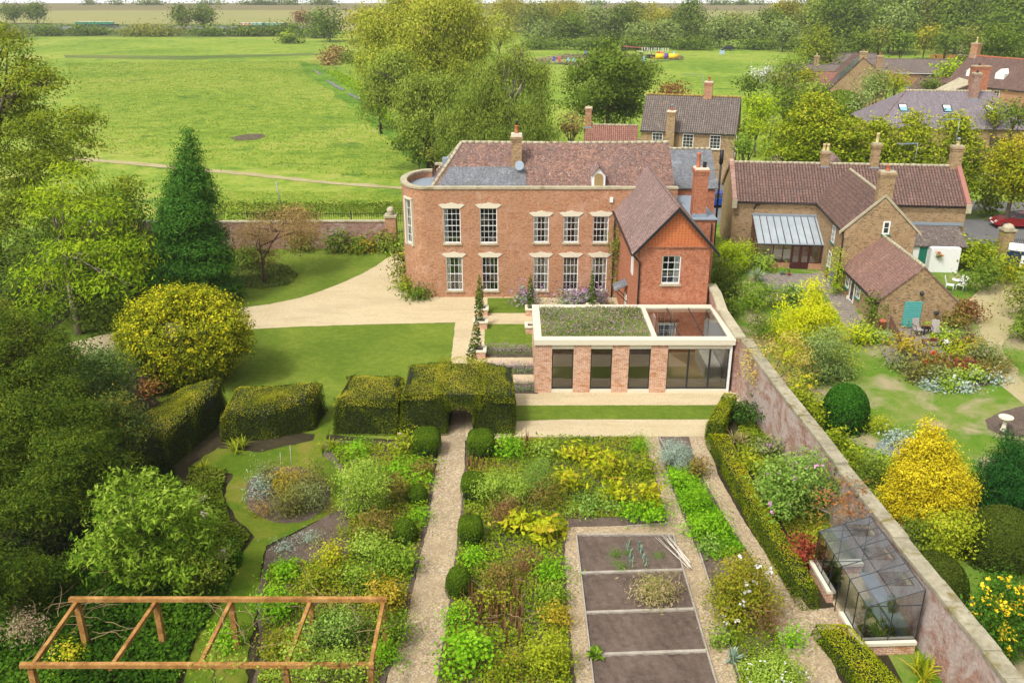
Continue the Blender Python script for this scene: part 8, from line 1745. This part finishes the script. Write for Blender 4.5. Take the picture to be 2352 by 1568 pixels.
rail('brown wooden rail down the left side of the terrace', [(2040, 752), (2066, 798), (2095, 800)]); rail('brown wooden rail at the right corner of the terrace', [(2215, 772), (2232, 800), (2185, 808)])
# white round table and folding chairs by the lean-to
t = thing('bistro_table', 'white round bistro table beside the white lean-to', 'table', (*G(2195, 664), .03)); MB().lathe((0, 0, .68), [(.36, 0), (.38, .02), (.38, .04), (.3, .045)], 18).build('table_top', M['white'], t)
for a in range(3): MB().tube([(0, 0, .68), (.28*math.cos(a*2.1), .28*math.sin(a*2.1), 0)], .015, 5).build('leg', M['white'], t)
X, Y = G(2180, 668); chair('white folding chair left of the bistro table', X, Y, R(60), M['white'], M['white'], False); X, Y = G(2206, 668); chair('white folding chair right of the bistro table', X, Y, R(-50), M['white'], M['white'], False)
fb = thing('hanging_basket', 'red geranium hanging basket on the white lean-to wall', 'hanging basket', (nl(0, 0)[0]*0 + 33.1, 66.3, 1.35)); MB().lathe((0, 0, -.12), [(.04, 0), (.15, .06), (.2, .14)], 12).build('basket', M['dgrey'], fb); foliage('foliage', [((0, 0, .08), (.28, .26, .2))], L_ltgreen, fb, size=.08, seed=3, cr=.07); foliage('flowers', [((0, -.04, .12), (.3, .28, .2))], RD, fb, size=.08, seed=4, cr=.05, dens=.9)
# pond, bird bath, round bed
sheet('water', [(2012, 1018), (2040, 1008), (2070, 1022), (2078, 1045), (2040, 1052), (2010, 1040)], M['water'], .04, .05, .4)
sheet('soil', [(2262, 965), (2300, 945), (2360, 930), (2420, 940), (2420, 1010), (2300, 1000), (2268, 985)], M['soil'], .024, .03, .3)
bb = thing('bird_bath', 'pale stone bird bath beside the round bed', 'bird bath', (*G(2304, 988), 0)); MB().lathe((0, 0, 0), [(.2, 0), (.12, .1), (.09, .5), (.1, .6), (.34, .7), (.36, .78), (.3, .74), (.05, .70)], 18).build('bath', M['cream'], bb)
for i, (x, y) in enumerate(((1925, 975), (1990, 1075))): pass
# wooden edging of the beds
for l, a, b in (('thin pale timber edge on the left of the narrow bed', (1602, 1262), (1700, 1568)), ('thin timber edge at the foot of the central bed', (1440, 1213), (1536, 1206)), ('thin timber edge at the head of the narrow bed', (1512, 1004), (1530, 1040))):
    (x0, y0), (x1, y1) = G(*a), G(*b); t = thing('bed_edging', l, 'edging', (x0, y0, .03)); dx_, dy_ = x1-x0, y1-y0; ln = math.hypot(dx_, dy_); nx_, ny_ = -dy_/ln*.04, dx_/ln*.04
    MB().prism([(0, 0, 0), (dx_, dy_, 0), (dx_+nx_, dy_+ny_, 0), (nx_, ny_, 0)], (0, 0, .1)).build('board', M['grey_timber'], t)
def stems(label, x0, x1, y0, y1, n, mat, h, seed, L_=1.6):
    rnd = random.Random(seed); X, Y = G((x0+x1)/2, (y0+y1)/2); t = thing('bare_stems', label, 'stems', (X, Y, 0)); m = MB(); (xa, ya), (xb, yb) = G(x0, y1), G(x1, y0)
    for i in range(n):
        p = Vector((rnd.uniform(xa, xb)-X, rnd.uniform(ya, yb)-Y, rnd.uniform(.2, h))); a = rnd.uniform(0, 6.28); q = [p]
        for k in range(5): a += rnd.uniform(-.5, .5); p = p + Vector((math.cos(a)*L_/5, math.sin(a)*L_/5, rnd.uniform(-.05, .16))); q.append(p)
        m.tube(q, [.014, .013, .011, .009, .007, .004], 4)
    m.build('stems', mat, t)
pst = plain('dry_stem', col('#9c8460', .9), .8, var=.3)
stems('bare tangled rose stems over the front pergola rail', 520, 860, 1470, 1568, 34, pst, 2.2, 1)
stems('dry arching stems at the bottom left under the yew', 0, 330, 1380, 1568, 26, pst, 1.4, 2)
stems('bare twigs among the dead flower spikes', 1060, 1220, 1350, 1450, 26, pst, .6, 3, .8)
stems('dry stalks on the compost heap', 1470, 1555, 1330, 1395, 22, pst, .3, 4, .7)
stems('dry stems in the border by the short box hedge', 1730, 1795, 1370, 1470, 20, pst, .8, 5, .8)
# ================================================================ AIR: thin even haze round the camera and the whole scene
hz = MB(); hz.box(-940, -80, -20, 940, 1540, 40); hzo = hz.build('haze', [])
hm, nt, N_, L_ = newmat('haze_air'); pv = nd(nt, 'ShaderNodeVolumePrincipled', Density=0.00025, Anisotropy=0.2); pv.inputs['Color'].default_value = (0.97, 0.98, 1.0, 1)
o_ = nt.nodes.new('ShaderNodeOutputMaterial'); nt.links.new(pv.outputs[0], o_.inputs['Volume']); hm.cycles.homogeneous_volume = True if hasattr(hm.cycles, 'homogeneous_volume') else None
hzo.data.materials.append(hm); hzo['kind'] = 'stuff'; hzo['label'] = 'thin pale haze over the far fields'
